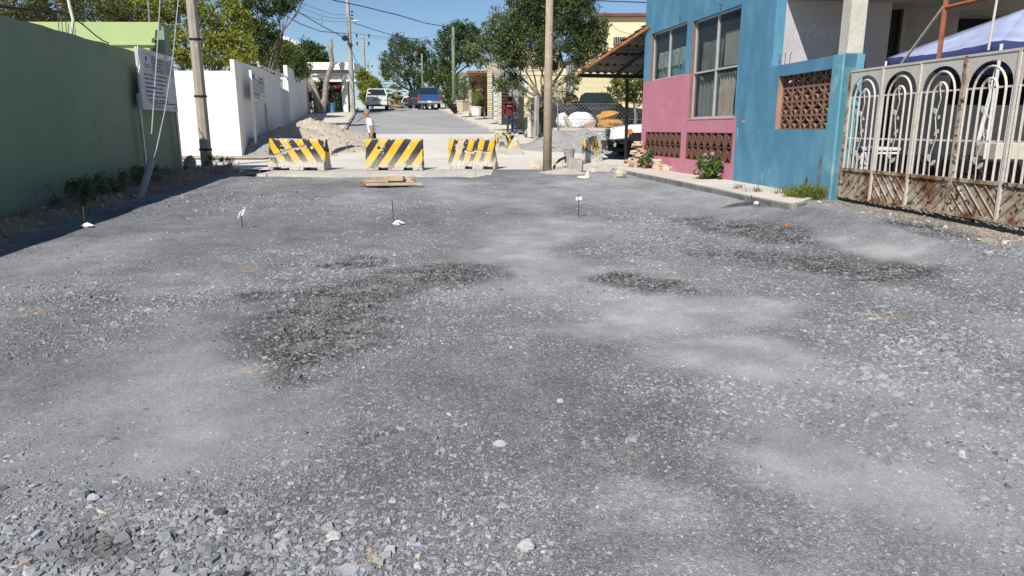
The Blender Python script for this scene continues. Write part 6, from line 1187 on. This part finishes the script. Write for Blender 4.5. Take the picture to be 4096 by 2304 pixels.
# pavement slab before the house, broken kerb face
sl_ = MB(); ed = [PZ(u, v, SWZ) for u, v in ((2412, 668), (2450, 671), (2494, 680), (2620, 703), (2740, 727), (2860, 752), (2990, 780), (3100, 801), (3172, 812), (3215, 803))]
inn = [PK.p(0, SWZ, -.1)+Vector((-.5, 1.6, 0)), PK.p(0, SWZ, -.1), PK.p(.8, SWZ, -.1), PK.p(2, SWZ, -.1), PK.p(3.5, SWZ, -.1), PK.p(4.8, SWZ, -.1), BL.p(1.6, SWZ, -.1), BL.p(2.6, SWZ, -.1), BL.p(BL.L-.75, SWZ, -.1), BL.p(BL.L-.5, SWZ, -.1)]
n = len(ed); top = [Vector((p.x, p.y, SWZ)) for p in ed]+[Vector((p.x, p.y, SWZ)) for p in inn]; bot = [Vector((p.x+.04, p.y, .12)) for p in ed]
bot.append(Vector((inn[-1].x, inn[-1].y, .12))); sl_.add(top+bot, [(2*n+n, 2*n+n-1, n-1, 2*n-1)]+[(i, i+1, n+i+1, n+i) for i in range(n-1)]+[(2*n+i, 2*n+i+1, i+1, i) for i in range(n-1)]); o = sl_.build('house_pavement', concs, origin=(0, 0, 0)); o['kind'] = 'structure'
rr = random.Random(81); cum = []
for a, b in zip(ed[1:-1], ed[2:]):
    L_ = (b-a).length; nb_ = max(1, round(L_/1.0))
    for k in range(nb_): p0, p1 = a.lerp(b, k/nb_), a.lerp(b, (k+1)/nb_); d = (p1-p0); n_ = Vector((d.y, -d.x, 0)).normalized(); n_ = n_ if n_.x < 0 else -n_; e = d.normalized()*.012; h0 = rr.uniform(.12, .2); mb = MB(); mb.prism([p0+e+n_*.02+Vector((0, 0, -h0)), p1-e+n_*.02+Vector((0, 0, -h0)), p1-e+n_*(.03+rr.uniform(0, .015))+Vector((0, 0, -.012)), p0+e+n_*.03+Vector((0, 0, -.012))], -n_*.09); mb.build('kerb_slab', mat('kerb_grey', (.27, .26, .245), (.17, .165, .16), sc1=3, bump=.6, bsc=25, bdist=.02), o, bevel=.012)
lump('lump of broken concrete under the cracked pavement edge', 2480, 712, (.32, .25, .28), 31, MATS['pale_block'])
# bricks and flowering plants against the pink wall
q = PZ(2600, 668, SWZ); it = []
for k in range(52):
    t = (k/52)**1.15; lay = int(t*12); it.append((q.x-.42+rr.uniform(-.20, .30)*(1-lay/16), q.y-.25+rr.uniform(0, .28), SWZ+.035+.062*lay, rr.uniform(-.5, .5), rr.choice((0, 0, 2, 1)), rr.uniform(.6, 1)))
bricks('tall ragged brick remnant against the corner of the pink wall', it, base=(q.x, q.y, SWZ))
q = PZ(2665, 682, SWZ); it = [(q.x-.20+dx, q.y-.20+dy, SWZ+.035+.062*l, rr.uniform(-.3, .3), rr.choice((0, 2)), rr.uniform(.8, 1.1)) for l, dx, dy in ((0, -.12, 0), (0, .12, -.05), (0, .36, -.12), (1, -.1, .02), (1, .14, -.02), (2, -.1, .02), (2, .05, 0), (3, -.08, .03), (4, -.10, .02), (0, .55, -.2), (1, .33, -.1))]
bricks('low stepped pile of tan bricks right of the flowering plant', it, base=(q.x, q.y, SWZ)); q = PZ(2510, 666, SWZ); it = [(q.x+dx, q.y+dy, SWZ+.04+.065*l, rr.uniform(-.3, .3), c_, 1) for l, dx, dy, c_ in ((0, -.02, 0, 2), (0, .22, .02, 1), (1, .1, .1, 0), (2, .05, .1, 0), (2, .22, .12, 2), (3, .16, .12, 0))]
bricks('short stack of bricks at the foot of the black canopy post', it, base=(q.x, q.y, SWZ))
PG_ = [(.05, .10, .02), (.17, .25, .05)]; pkf = mat('pink_petals', (.70, .38, .55), (.60, .28, .48), sc1=20, bump=0)
def flowers(root, cl, n, seed):
    rr = random.Random(seed); mb = MB()
    for k in range(n):
        c_, r_ = rr.choice(cl); a, t = rr.uniform(0, 6.28), rr.uniform(-.2, 1.5); p = c_+Vector((r_[0]*math.cos(a)*math.cos(t), r_[1]*math.sin(a)*math.cos(t), r_[2]*math.sin(t)))*1.02
        for j in range(5):
            w = 6.28*j/5; e = Vector((math.cos(w), -.5, math.sin(w)))*.028; e2 = Vector((math.cos(w+.5), -.5, math.sin(w+.5)))*.026; mb.add([p, p+e, p+e*.8+e2*.5, p+e2*.8], [(0, 1, 2, 3)])
    mb.build('blossoms', pkf, root)
def bush(label, cl, n, nf, size, seed):
    root = thing('flowering_bush', label, 'bush', (cl[0][0].x, cl[0][0].y, SWZ)); leaves('foliage', LM, cl, n, size, PG_, root, seed, -.2, .45, .15); rr = random.Random(seed); mb = MB(); b_ = Vector((cl[0][0].x, cl[0][0].y, SWZ))
    for c_, r_ in cl:
        for k in range(4): mb.tube(wiggle(b_+Vector((rr.uniform(-.1, .1), 0, 0)), c_+Vector((rr.uniform(-.5, .5)*r_[0], 0, r_[2]*.6)), 3, .1, rr), .008, 4)
    mb.build('stems', barkp, root)['kind'] = 'stuff'; flowers(root, cl, nf, seed)
q = PZ(2845, 712, SWZ); bq = lambda u, v, ru, rv, dy=0: (P(u, v, q.y+dy), (ru*q.y/2862, .22, rv*q.y/2862))
bush('large periwinkle bush with pink flowers at the pink and blue corner', [bq(2840, 640, 32, 30, -.2), (bq(2825, 675, 40, 35, -.3)), bq(2800, 700, 25, 20, -.3), bq(2870, 670, 30, 30, -.2), bq(2905, 700, 26, 22, -.1), bq(2850, 705, 40, 18, -.3)], 2600, 60, .075, 57)
q = PZ(2590, 672, SWZ); bush('small flowering plant growing among the bricks', [bq(2590, 630, 22, 25, -.15), bq(2575, 645, 18, 20, -.2), bq(2600, 655, 15, 22, -.2), bq(2605, 612, 14, 14, -.1)], 1200, 34, .06, 58)
LZ = lambda p: Vector((p.x, p.y, float(lot_z(np.array([p.x]), np.array([p.y]))[0]))); gq = [LZ(PG(u, v, .13)) for u, v in ((3190, 815), (3230, 812), (3270, 808), (3310, 802), (3120, 825))]; GRS = [(.07, .12, .02), (.24, .30, .06), (.34, .28, .10)]
weeds('green grass tuft at the end of the pavement by the gate pier', [(p.x, p.y, p.z+.09, .22, .10) for p in gq[:4]], 3200, .13, GRS, 59, name='grass_tuft', cat='grass', asp=.08, droop=-1.2)
weeds('sparse yellow weeds at the pavement kerb', [(PG(u, v).x, PG(u, v).y, LZ(PG(u, v, .1)).z+.06, .16, .08) for u, v in ((2960, 800), (3020, 815), (3110, 826))], 420, .09, [(.12, .12, .04), (.36, .30, .14)], 60, name='grass_tuft', cat='grass', asp=.1, droop=-1.0)
# ================================================================== TILED CANOPY
YEv = 23.6; A_ = P(2310, 290, YEv); B_ = P(2592, 104, 20.95); zE_ = P(2560, 311, YEv).z
cn = thing('tiled_canopy', 'dark corrugated canopy roof on a black post at the end of the pink house', 'canopy', (P(2505, 600, YEv).x, YEv, SWZ)); Cc = Vector((9.0, YEv, A_.z-.12)); ex = (Cc-A_).normalized(); ey = (B_-A_); ey = (ey-ex*ey.dot(ex)); Ly = ey.length; ey = ey.normalized(); nn_ = ex.cross(ey).normalized(); nn_ = nn_ if nn_.z > 0 else -nn_
tile = mat('fibre_tile', (.15, .135, .125), (.09, .083, .078), sc1=3, bump=.3, bsc=30, stain=(.28, .26, .24), ssc=2, sthr=.56, ssoft=.2); sB = (B_-A_).dot(ex); rows_ = 5
for r_ in range(rows_):
    y0, y1 = Ly*r_/rows_-.14*(r_ > 0), Ly*(r_+1)/rows_; mb = MB(); Wd = 5.2; nx_ = int(Wd/.05); vs = []
    for j, yy in enumerate((y0, y1)):
        left = sB*(yy/Ly)
        for i in range(nx_+1):
            x = left+(Wd-left)*i/nx_; vs.append(A_+ex*x+ey*yy+nn_*(.028*math.sin(x*2*math.pi/.24)+.010*r_+(.008 if j == 0 else 0)))
    mb.add(vs, [(i, i+1, nx_+2+i, nx_+1+i) for i in range(nx_)]); o = mb.build('tile_row', tile, cn, smooth=True); md = o.modifiers.new('s', 'SOLIDIFY'); md.thickness = .014; md.offset = 1
rustb = mat('rusty_beam', (.40, .17, .06), (.24, .09, .035), sc1=5, bump=.3, stain=(.62, .38, .20), ssc=4, sthr=.6); dkst = mat('dark_steel', (.02, .019, .018), (.014, .013, .013), rough=.6, bump=.2, stain=(.14, .09, .06), ssc=6, sthr=.66, ssoft=.04)
def beam(a, b, w, h, name, mm):
    a, b = Vector(a), Vector(b); d = b-a; M = Matrix.Translation((a+b)/2) @ d.to_track_quat('X', 'Z').to_matrix().to_4x4() @ Matrix.Diagonal((d.length, w, h, 1)); MB().boxm(M).build(name, mm, cn)
dn = -nn_; beam(A_+dn*.05, B_+dn*.05+(B_-A_)*.05, .05, .075, 'fascia_beam', rustb); beam(A_+dn*.10, A_+ex*5.2+dn*.10, .08, .12, 'eave_beam', dkst)
for t in (.42, .8, 1.2): beam(A_+ex*(sB*t+.5)+dn*.09+ey*.03, A_+ex*(sB*t+1.1+sB*.3)+ey*Ly*.9+dn*.09, .05, .07, 'rafter', dkst)
beam(A_+ex*(sB*.5)+ey*Ly*.5+dn*.09, A_+ex*5+ey*Ly*.5+dn*.09, .05, .06, 'purlin', dkst)
p0 = Vector((P(2505, 600, YEv-.05).x, YEv-.05, SWZ-.1)); MB().tube([p0, Vector((P(2509, 318, YEv-.05).x, YEv-.05, A_.z-.2))], .055, 4).build('post', dkst, cn)
mb = MB(); rt = mat('red_tile', (.22, .125, .09), (.13, .08, .06), sc1=6, bump=.4)
for k in range(11):
    t = (k+.4)/11; c_ = A_+(B_-A_)*t+nn_*.13+ex*.05; rr_ = random.Random(k); m = MB(); m.box(c_-nn_*.03, (.22, .24, .022), rr_.uniform(-.5, .5), rr_.uniform(-.2, .2), rr_.uniform(-.5, 0)); m.build('ridge_tile', rt, cn)
# ================================================================== GATE
gd = Vector((.127, -1, 0)); G0 = isect(3368, C1+Vector((.12, -.02, 0)), gd) if 0 else Vector((BL.p(BL.L+.02, 0, -.12).x, BL.p(BL.L+.02, 0, -.12).y, 0)); G1 = G0+gd*6.5; GF = Fac(G0[:2], G1[:2])
gt = thing('rusty_gate', 'tall cream metal gate with arched bars and rusty ribbed base', 'gate', (G0.x, G0.y, .3))
gz0 = GF.px(3560, 806)[1]; gz1 = GF.px(3600, 258)[1]; gz0 = (GF.px(3400, 788)[1]+GF.px(4000, 860)[1])/2; gz1 = (GF.px(3450, 279)[1]+GF.px(4000, 207)[1])/2; gz0 -= .05; GH = gz1-gz0
gate_p = mat('cream_metal', (.56, .52, .455), (.48, .445, .39), sc1=3, rough=.6, bump=.1, rust=((.11, .055, .03), 7, .66, .04), stain=(.46, .38, .28), ssc=5, sthr=.6, ssoft=.1); gate_r = mat('rusty_metal', (.48, .42, .34), (.36, .28, .20), sc1=3, rough=.7, bump=.2, stain=(.20, .095, .045), ssc=2.6, sthr=.46, ssoft=.12, rust=((.045, .026, .018), 11, .54, .05))
bnd = [0.0]+[GF.px(u, 700)[0] for u in (3489, 3634, 3808, 4012, 4240, 4520, 4860)]; zlow, zb1, zb2, zsp = gz0+.225*GH, gz0+.475*GH, gz0+.795*GH, gz0+.80*GH
def fpoly(name, pts, o0, o1, mm, parent=gt):
    mb = MB(); mb.prism([GF.p(s, z, o0) for s, z in pts], GF.n*(o1-o0)); return mb.build(name, mm, parent)
def gbar(mb, pts, r, o=0): mb.tube([GF.p(s, z, o) for s, z in pts], r, 4)
leafM = None
for pi_ in range(len(bnd)-1):
    a, b = bnd[pi_]+.035, bnd[pi_+1]-.02; c_ = (a+b)/2; w_ = (b-a)/2; ry = gz1-.045*GH-zsp; rx = w_*.93
    th = np.linspace(0, math.pi, 17); arc = [(c_+rx*math.cos(t), zsp+ry*math.sin(t)) for t in th]
    mb = MB(); 
    for p, q in zip(arc[:-1], arc[1:]): mb.prism([GF.p(p[0], p[1], -.006), GF.p(q[0], q[1], -.006), GF.p(q[0], gz1, -.006), GF.p(p[0], gz1, -.006)], GF.n*.012)
    for s0, s1 in ((a-.02, c_-rx), (c_+rx, b+.01)): mb.fbox(GF, s0, s1, zsp-.02, gz1, -.006, .006)
    mb.build('arch_plate', gate_p, gt)
    for k, (fx, zt2) in enumerate(((.66, gz1-.065*GH-.03), (.32, gz1-.135*GH-.03))):
        r_ = w_*fx; zs2 = zt2-r_*1.15; pts = [(c_-r_, zlow)]+[(c_+r_*math.cos(t), zs2+r_*1.15*math.sin(t)) for t in np.linspace(math.pi, 0, 13)]+[(c_+r_, zlow)]; mb = MB(); gbar(mb, pts, .017); mb.build('arched_bar', gate_p, gt)
    for s in (c_-rx-.005, c_+rx+.005): mb = MB(); gbar(mb, [(s, zlow), (s, zsp)], .016); mb.build('bar', gate_p, gt)
    for z in (zb1, zb2): mb = MB(); mb.fbox(GF, a-.01, b+.005, z-.012, z+.012, -.016, -.010); mb.build('cross_rail', gate_p, gt)
    # vine with leaves and flowers
    vp = [(c_+.0*w_, zlow), (c_-.06*w_, zlow+.16*GH), (c_+.12*w_, zlow+.27*GH), (c_-.05*w_, zlow+.40*GH), (c_+.10*w_, zlow+.52*GH), (c_-.02*w_, zlow+.60*GH)]; mb = MB(); gbar(mb, vp, .008, .012); mb.build('vine', gate_p, gt)
    for k, (dx, dz, an) in enumerate(((-.13, .13, 2.0), (.10, .30, .9), (-.10, .44, 2.2), (.12, .10, .8))):
        mb = MB(); L_ = .11; cs_, sn_ = math.cos(an), math.sin(an); pts = [(x*cs_-z*sn_, x*sn_+z*cs_) for x, z in ((-L_*.5, 0), (-L_*.2, .026), (L_*.15, .028), (L_*.5, 0), (L_*.15, -.028), (-L_*.2, -.026))]; fpoly('leaf', [(c_+dx*w_+x, zlow+dz*GH+z) for x, z in pts], .008, .018, gate_p)
    for dx, dz in ((-.10, .235), (.12, .40), (0, .61)):
        pts = [(c_+dx*w_+.030*(1 if k % 2 else .55)*math.cos(k*math.pi/6), zlow+dz*GH+.030*(1 if k % 2 else .55)*math.sin(k*math.pi/6)) for k in range(12)]; fpoly('flower', pts, .010, .020, gate_p)
    # ribbed lower sheet
    mb = MB(); mb.fbox(GF, a-.02, b+.01, gz0+.03, zlow, -.012, -.006); mb.build('lower_sheet', gate_r, gt)
    zh = zlow-gz0-.04; nr = 7; sg_ = 1 if pi_ % 2 == 0 else -1; W2 = b-a
    for k in range(nr):
        off = (k+.5)/nr*(W2+zh)-zh; x0_, z0_ = off, 0.0; x1_, z1_ = off+zh, zh
        if x0_ < 0: z0_ = -x0_; x0_ = 0
        if x1_ > W2: z1_ = zh-(x1_-W2); x1_ = W2
        if z1_-z0_ < .02: continue
        s0, s1 = (a+x0_, a+x1_) if sg_ > 0 else (b-x0_, b-x1_); mb = MB(); gbar(mb, [(s0, gz0+.035+z0_), (s1, gz0+.035+z1_)], .010, .002); mb.build('rib', gate_r, gt)
for i, s in enumerate(bnd[:-1]): mb = MB(); hw2 = .030 if i in (0, 3) else .018; mb.fbox(GF, s-hw2, s+hw2, gz0, gz1 if i in (0, 3) else gz1-.003, -.025, .022); mb.build('stile', gate_r if i in (0, 3) else gate_p, gt)
mb = MB(); mb.fbox(GF, 0, bnd[-1], zlow-.02, zlow+.025, -.022, .018); mb.build('mid_rail', gate_r, gt); mb = MB(); mb.fbox(GF, 0, bnd[-1], gz0-.01, gz0+.03, -.022, .018); mb.build('bottom_rail', gate_r, gt); mb = MB(); mb.fbox(GF, 0, bnd[-1], gz1-.018, gz1+.012, -.02, .016); mb.build('top_rail', gate_p, gt)
# posts and bars above the gate
def gpipe(label, a, b, r, mm, n=4, o=-.05, name='steel_bar'):
    p0, p1 = GF.p(*GF.px(*a), o), GF.p(*GF.px(*b), o); ob_ = MB().tube([p0, p1], r, n).build(name, mm); tag(ob_, label, 'bar', 'bars above the gate')
rpost = mat('red_oxide_steel', (.34, .12, .06), (.24, .08, .04), sc1=5, bump=.2); gpipe('rust-red square post standing on the gate top rail', (3740, 240), (3776, -30), .035, rpost); gpipe('rust-red bar sloping up to the right above the gate', (3772, 30), (3950, -12), .028, rpost); gpipe('thin white pole rising from the gate top', (3938, 200), (3972, 0), .014, mat('white_pole', (.66, .62, .56), (.5, .42, .34), bump=.1), 8)
a, b = GF.px(3538, 262), GF.px(3730, -8); p0, p1 = GF.p(*a, -.25), GF.p(*b, -.25); rp_ = MB()
for ph_ in (0, math.pi): rp_.tube([p0.lerp(p1, t)+Vector((.012*math.cos(t*150+ph_), 0, 0))+GF.d*.012*math.sin(t*150+ph_) for t in np.linspace(0, 1, 160)], .012, 5)
o = rp_.build('twisted_rope', mat('rope', (.46, .43, .36), (.30, .28, .24), sc1=30, bump=.3)); tag(o, 'twisted pale rope stretched above the gate', 'rope')
# ------------------------------------------------------------------ yard behind the gate
yd = MB(); pts = [BL.p(sP+.1, .34, -.3), BL.p(BL.L, .34, -.3), GF.p(6.5, .34, -.15)]; yd.prism([pts[0], pts[1], pts[2], pts[2]+Vector((9, 0, 0)), pts[0]+Vector((9, 1, 0))], (0, 0, -.3)); o = yd.build('yard_floor', concs, origin=(0, 0, 0)); o['kind'] = 'structure'
bh = thing('rear_building', 'shaded grey house front with dark doorways behind the gate', 'house', (9.6, 10, .35)); FR = Fac(tuple((E0+in_*2.3+Vector((0, .9, 0)))[:2]), tuple((E0+in_*11+Vector((0, .9, 0)))[:2]))
d1 = (FR.px(3478, 200)[0], FR.px(3602, 200)[0], .34, FR.px(3540, 8)[1]); d2 = (FR.px(3832, 100)[0], FR.px(4300, 100)[0], FR.px(3900, 420)[1], FR.px(3900, 12)[1])
mb = MB(); wallgrid(mb, FR, .25, 9, .2, 5.4, [d1, d2], -.2, 0); mb.build('wall', mat('shade_darkened_wall', (.27, .25, .255), (.20, .19, .19), sc1=1.2, bump=.1), bh); mb = MB(); mb.fbox(FR, -.6, 9, .2, 5.3, -1.6, -1.5); mb.build('room_shade_sheet', MATS['interior_shade'], bh)  # wall colour lowered for deep shade; near-black sheet stands for the unlit room
mb = MB()
for s in (d1[0], d1[1]): mb.fbox(FR, s-.05, s+.05, .34, d1[3]+.05, -.06, .03)
mb.fbox(FR, d1[0], d1[1], d1[3]-.02, d1[3]+.06, -.06, .028); mb.build('door_frame', mat('grey_frame', (.30, .28, .26), bump=.05), bh); mb = MB(); mb.fbox(FR, d1[0]+.05, d1[1]-.05, .36, d1[3]-.02, -.14, -.08); mb.build('door_leaf', mat('dark_green_door', (.018, .028, .026), bump=.05), bh)
mb = MB(); mb.fbox(FR, -.2, 9.5, 3.95, 4.1, -1, 3.0); mb.build('shading_slab', concd, bh)  # added overhead slab, its depth chosen to keep the rear wall in shade
# blue canopy tent
tentm = mat('lavender_tarp', (.35, .39, .56), (.31, .35, .51), sc1=2, rough=.6, bump=.4, bsc=4, bdist=.05); tn = thing('canopy_tent', 'lavender blue canopy tent standing behind the gate', 'tent', (6.9, 8.6, .34))
c1 = P(3548, 232, 12.1); c2 = P(4010, 160, 9.9); apx = P(4110, 30, 11.6); c3 = c1+Vector((2.9, .35, .0)); c4 = c2+Vector((2.9, .3, 0))
def sagtri(mb, a, b, c, n=8, sag=.09):
    vs = []; ix = {}
    for i in range(n+1):
        for j in range(n+1-i):
            u_, v_ = i/n, j/n; w2_ = 1-u_-v_; p = a*w2_+b*u_+c*v_-Vector((0, 0, sag*27*u_*v_*w2_*.6+sag*.5*4*u_*w2_*(1-v_))); ix[(i, j)] = len(vs); vs.append(p)
    fs = []
    for i in range(n):
        for j in range(n-i):
            fs.append((ix[(i, j)], ix[(i+1, j)], ix[(i, j+1)]))
            if i+j < n-1: fs.append((ix[(i+1, j)], ix[(i+1, j+1)], ix[(i, j+1)]))
    mb.add(vs, fs)
for a, b in ((c1, c2), (c2, c4), (c4, c3), (c3, c1)):
    mb = MB(); sagtri(mb, a, b, apx); o = mb.build('roof_panel', tentm, tn, smooth=True); md = o.modifiers.new('s', 'SOLIDIFY'); md.thickness = .006
    mb = MB(); n = 14; vs = [a.lerp(b, i/n)-Vector((0, 0, .05*math.sin(math.pi*i/n)+.012*math.sin(i*2.3))) for i in range(n+1)]; mb.add(vs+[v-Vector((0, 0, .20+.015*math.sin(i*1.7))) for i, v in enumerate(vs)], [(i, i+1, n+2+i, n+1+i) for i in range(n)]); o = mb.build('valance', mat('navy_valance', (.035, .05, .15), (.028, .04, .12), bump=.2), tn, smooth=True); md = o.modifiers.new('s', 'SOLIDIFY'); md.thickness = .006
for c_ in (c1, c2, c3, c4): MB().tube([Vector((c_.x, c_.y, .34)), c_-Vector((0, 0, .05))], .025, 4).build('tent_leg', mat('white_steel', (.68, .68, .68), bump=0), tn)
p0, p1 = P(3990, 265, 10.0), P(3915, 560, 10.0); MB().tube([p0, p1], .03, 4).build('tent_strut', MATS['white_steel'], tn)
# white bin, tables
bw = P(3462, 655, 12.0); wbx = thing('white_machine', 'white ribbed plastic tub standing behind the left of the gate', 'tub', (bw.x+.1, bw.y, .34)); c_ = Vector(wbx.location); whb = mat('white_plastic', (.66, .67, .68), (.58, .59, .60), rough=.4, bump=0); MB().box(c_+Vector((0, 0, .42)), (.62, .5, .84)).build('case', whb, wbx, bevel=.03); MB().box(c_+Vector((0, 0, .88)), (.66, .54, .06)).build('lid', whb, wbx, bevel=.02)
for k in range(7): MB().box(c_+Vector((-.27+.09*k, -.253, .40)), (.03, .012, .7)).build('rib', whb, wbx)
MB().box(c_+Vector((0, -.256, .62)), (.62, .012, .012)).build('seam', blkp, wbx)
def table(label, x, y, w_, d_, h_, topm, clothm):
    t_ = thing('cloth_table', label, 'table', (x, y, .34)); c_ = Vector((x, y, .34)); MB().box(c_+Vector((0, 0, h_)), (w_, d_, .03)).build('table_top', topm, t_)
    for a in (-1, 1):
        for b in (-1, 1): MB().tube([c_+Vector((a*(w_/2-.05), b*(d_/2-.05), 0)), c_+Vector((a*(w_/2-.05), b*(d_/2-.05), h_-.02))], .018, 6).build('leg', blkp, t_)
    if clothm:
        n = 24; mb = MB(); per = [(-w_/2, -d_/2), (w_/2, -d_/2), (w_/2, d_/2), (-w_/2, d_/2)]; vs = []
        for k in range(4):
            for i in range(n): x0_, y0_ = per[k]; x1_, y1_ = per[(k+1) % 4]; t = i/n; w3 = 1.02+.015*math.sin(i*1.9); vs.append(c_+Vector(((x0_+(x1_-x0_)*t)*w3, (y0_+(y1_-y0_)*t)*w3, 0)))
        N4 = 4*n; mb.add([v+Vector((0, 0, h_+.018)) for v in vs]+[v+Vector((0, 0, h_-.38+.02*math.sin(i*.8))) for i, v in enumerate(vs)], [(i, (i+1) % N4, N4+(i+1) % N4, N4+i) for i in range(N4)]+[tuple(range(N4))]); mb.build('tablecloth', clothm, t_)
dcl = mat('dark_cloth', (.035, .032, .04), (.015, .014, .018), sc1=14, bump=.2, stain=(.10, .09, .10), ssc=18, sthr=.6, ssoft=.05)
q1, q2 = P(3900, 640, 9.6), P(3680, 620, 10.8); table('table with dark patterned cloth behind the right gate leaf', q1.x+.2, 9.4, 1.1, .9, .78, whb, dcl); table('dark cloth table behind the middle of the gate', q2.x+.2, 10.9, 1.2, .8, .80, dcl, dcl)
mb = MB(); q3 = P(4050, 560, 10.5); mb.box((q3.x+.9, 10.6, .85), (2.4, .5, 1.0)); o = mb.build('low_counter', mat('cream_counter', (.56, .52, .42), bump=.1), bevel=.02); tag(o, 'cream masonry counter behind the right gate leaf', 'counter')
# gap under the gate: pebbly soil ramp
hp = [(GF.p(s, 0, .55).x, GF.p(s, 0, .45).y, .8, .26) for s in np.arange(.2, 5, .4)]
mound('soil_strip', 'strip of brown pebbly soil along the foot of the gate', 'soil', hp, mat('pebbly_soil', (.36, .30, .22), (.26, .215, .16), sc1=5, bump=.7, bsc=40, bdist=.02), seed=29, res=.07, rough=.03, stonec=(.42, .37, .30), nst=700, ssize=.035)
# ================================================================== OVERHEAD CABLES
T1 = P(1392, 60, Yp); T2 = P(1402, 150, Yp)
cable(px_path([(1330, 0, 40), (1450, 25, 42), (1600, 62, 46), (1700, 92, 52), (1805, 110, 58)]), .028, 'black cable sagging from upper left to the green painted pole')
cable(px_path([(1140, 18, 40), (1200, 52, 46), (1290, 105, 52), (1375, 150, Yp)]), .030, 'black cable rising from the coil to the overhanging tree')
cable(px_path([(1125, 52, 40), (1200, 95, 46), (1280, 125, 52), (1398, 136, Yp)]), .026, 'lower black cable between the hill pole and the left trees')
for i, (a, b, c_) in enumerate(((5, 40, 62), (20, 62, 76), (45, 80, 90))): cable(px_path([(1180, a, 44), (1280, b, 50), (1340, c_-2, 53), (1392, c_-4, Yp)]), .012, ('topmost', 'middle', 'lowest')[i]+' thin power line left of the hill pole')
cable(px_path([(1415, 92, Yp), (1500, 120, 64), (1600, 150, 70), (1700, 162, 76)]), .028, 'black twin cable running right from the street lamp')
cable(px_path([(1400, 130, Yp), (1500, 145, 64), (1620, 155, 72), (1710, 150, 80)]), .014, 'thin line running right below the street lamp')
cable(px_path([(1402, 190, Yp), (1425, 245, 62), (1456, 275, 80)]), .022, 'drop cable from the hill pole down to the far pole')
for i, v in enumerate((325, 336, 346, 350)): cable(px_path([(1520, v, 100), (1570, v+3, 104), (1600, v+1, 108)]), .03, ('first', 'second', 'third', 'lowest')[i]+' of the distant wires low in the sky gap, from the top')
cable(px_path([(1480, 152, 82), (1600, 160, 80), (1700, 150, 78), (1800, 118, 58)]), .012, 'thin line from the crossarm pole to the green painted pole')
cable(px_path([(2330, 0, 20), (2450, 5, 21), (2590, 10, 21.5)]), .014, 'short black cable entering the top corner of the blue house')
cable(px_path([(2425, 85, 43), (2480, 125, 43), (2530, 138, 43)]), .012, 'thin wire drooping across the cream house wall')
m = MB(); m.tube([P(1283, 50, 50), P(1287, 98, 50)], .05, 5); o = m.build('line_spacer', MATS['galvanised']); tag(o, 'vertical spacer rod hanging on the thin power lines', 'spacer')
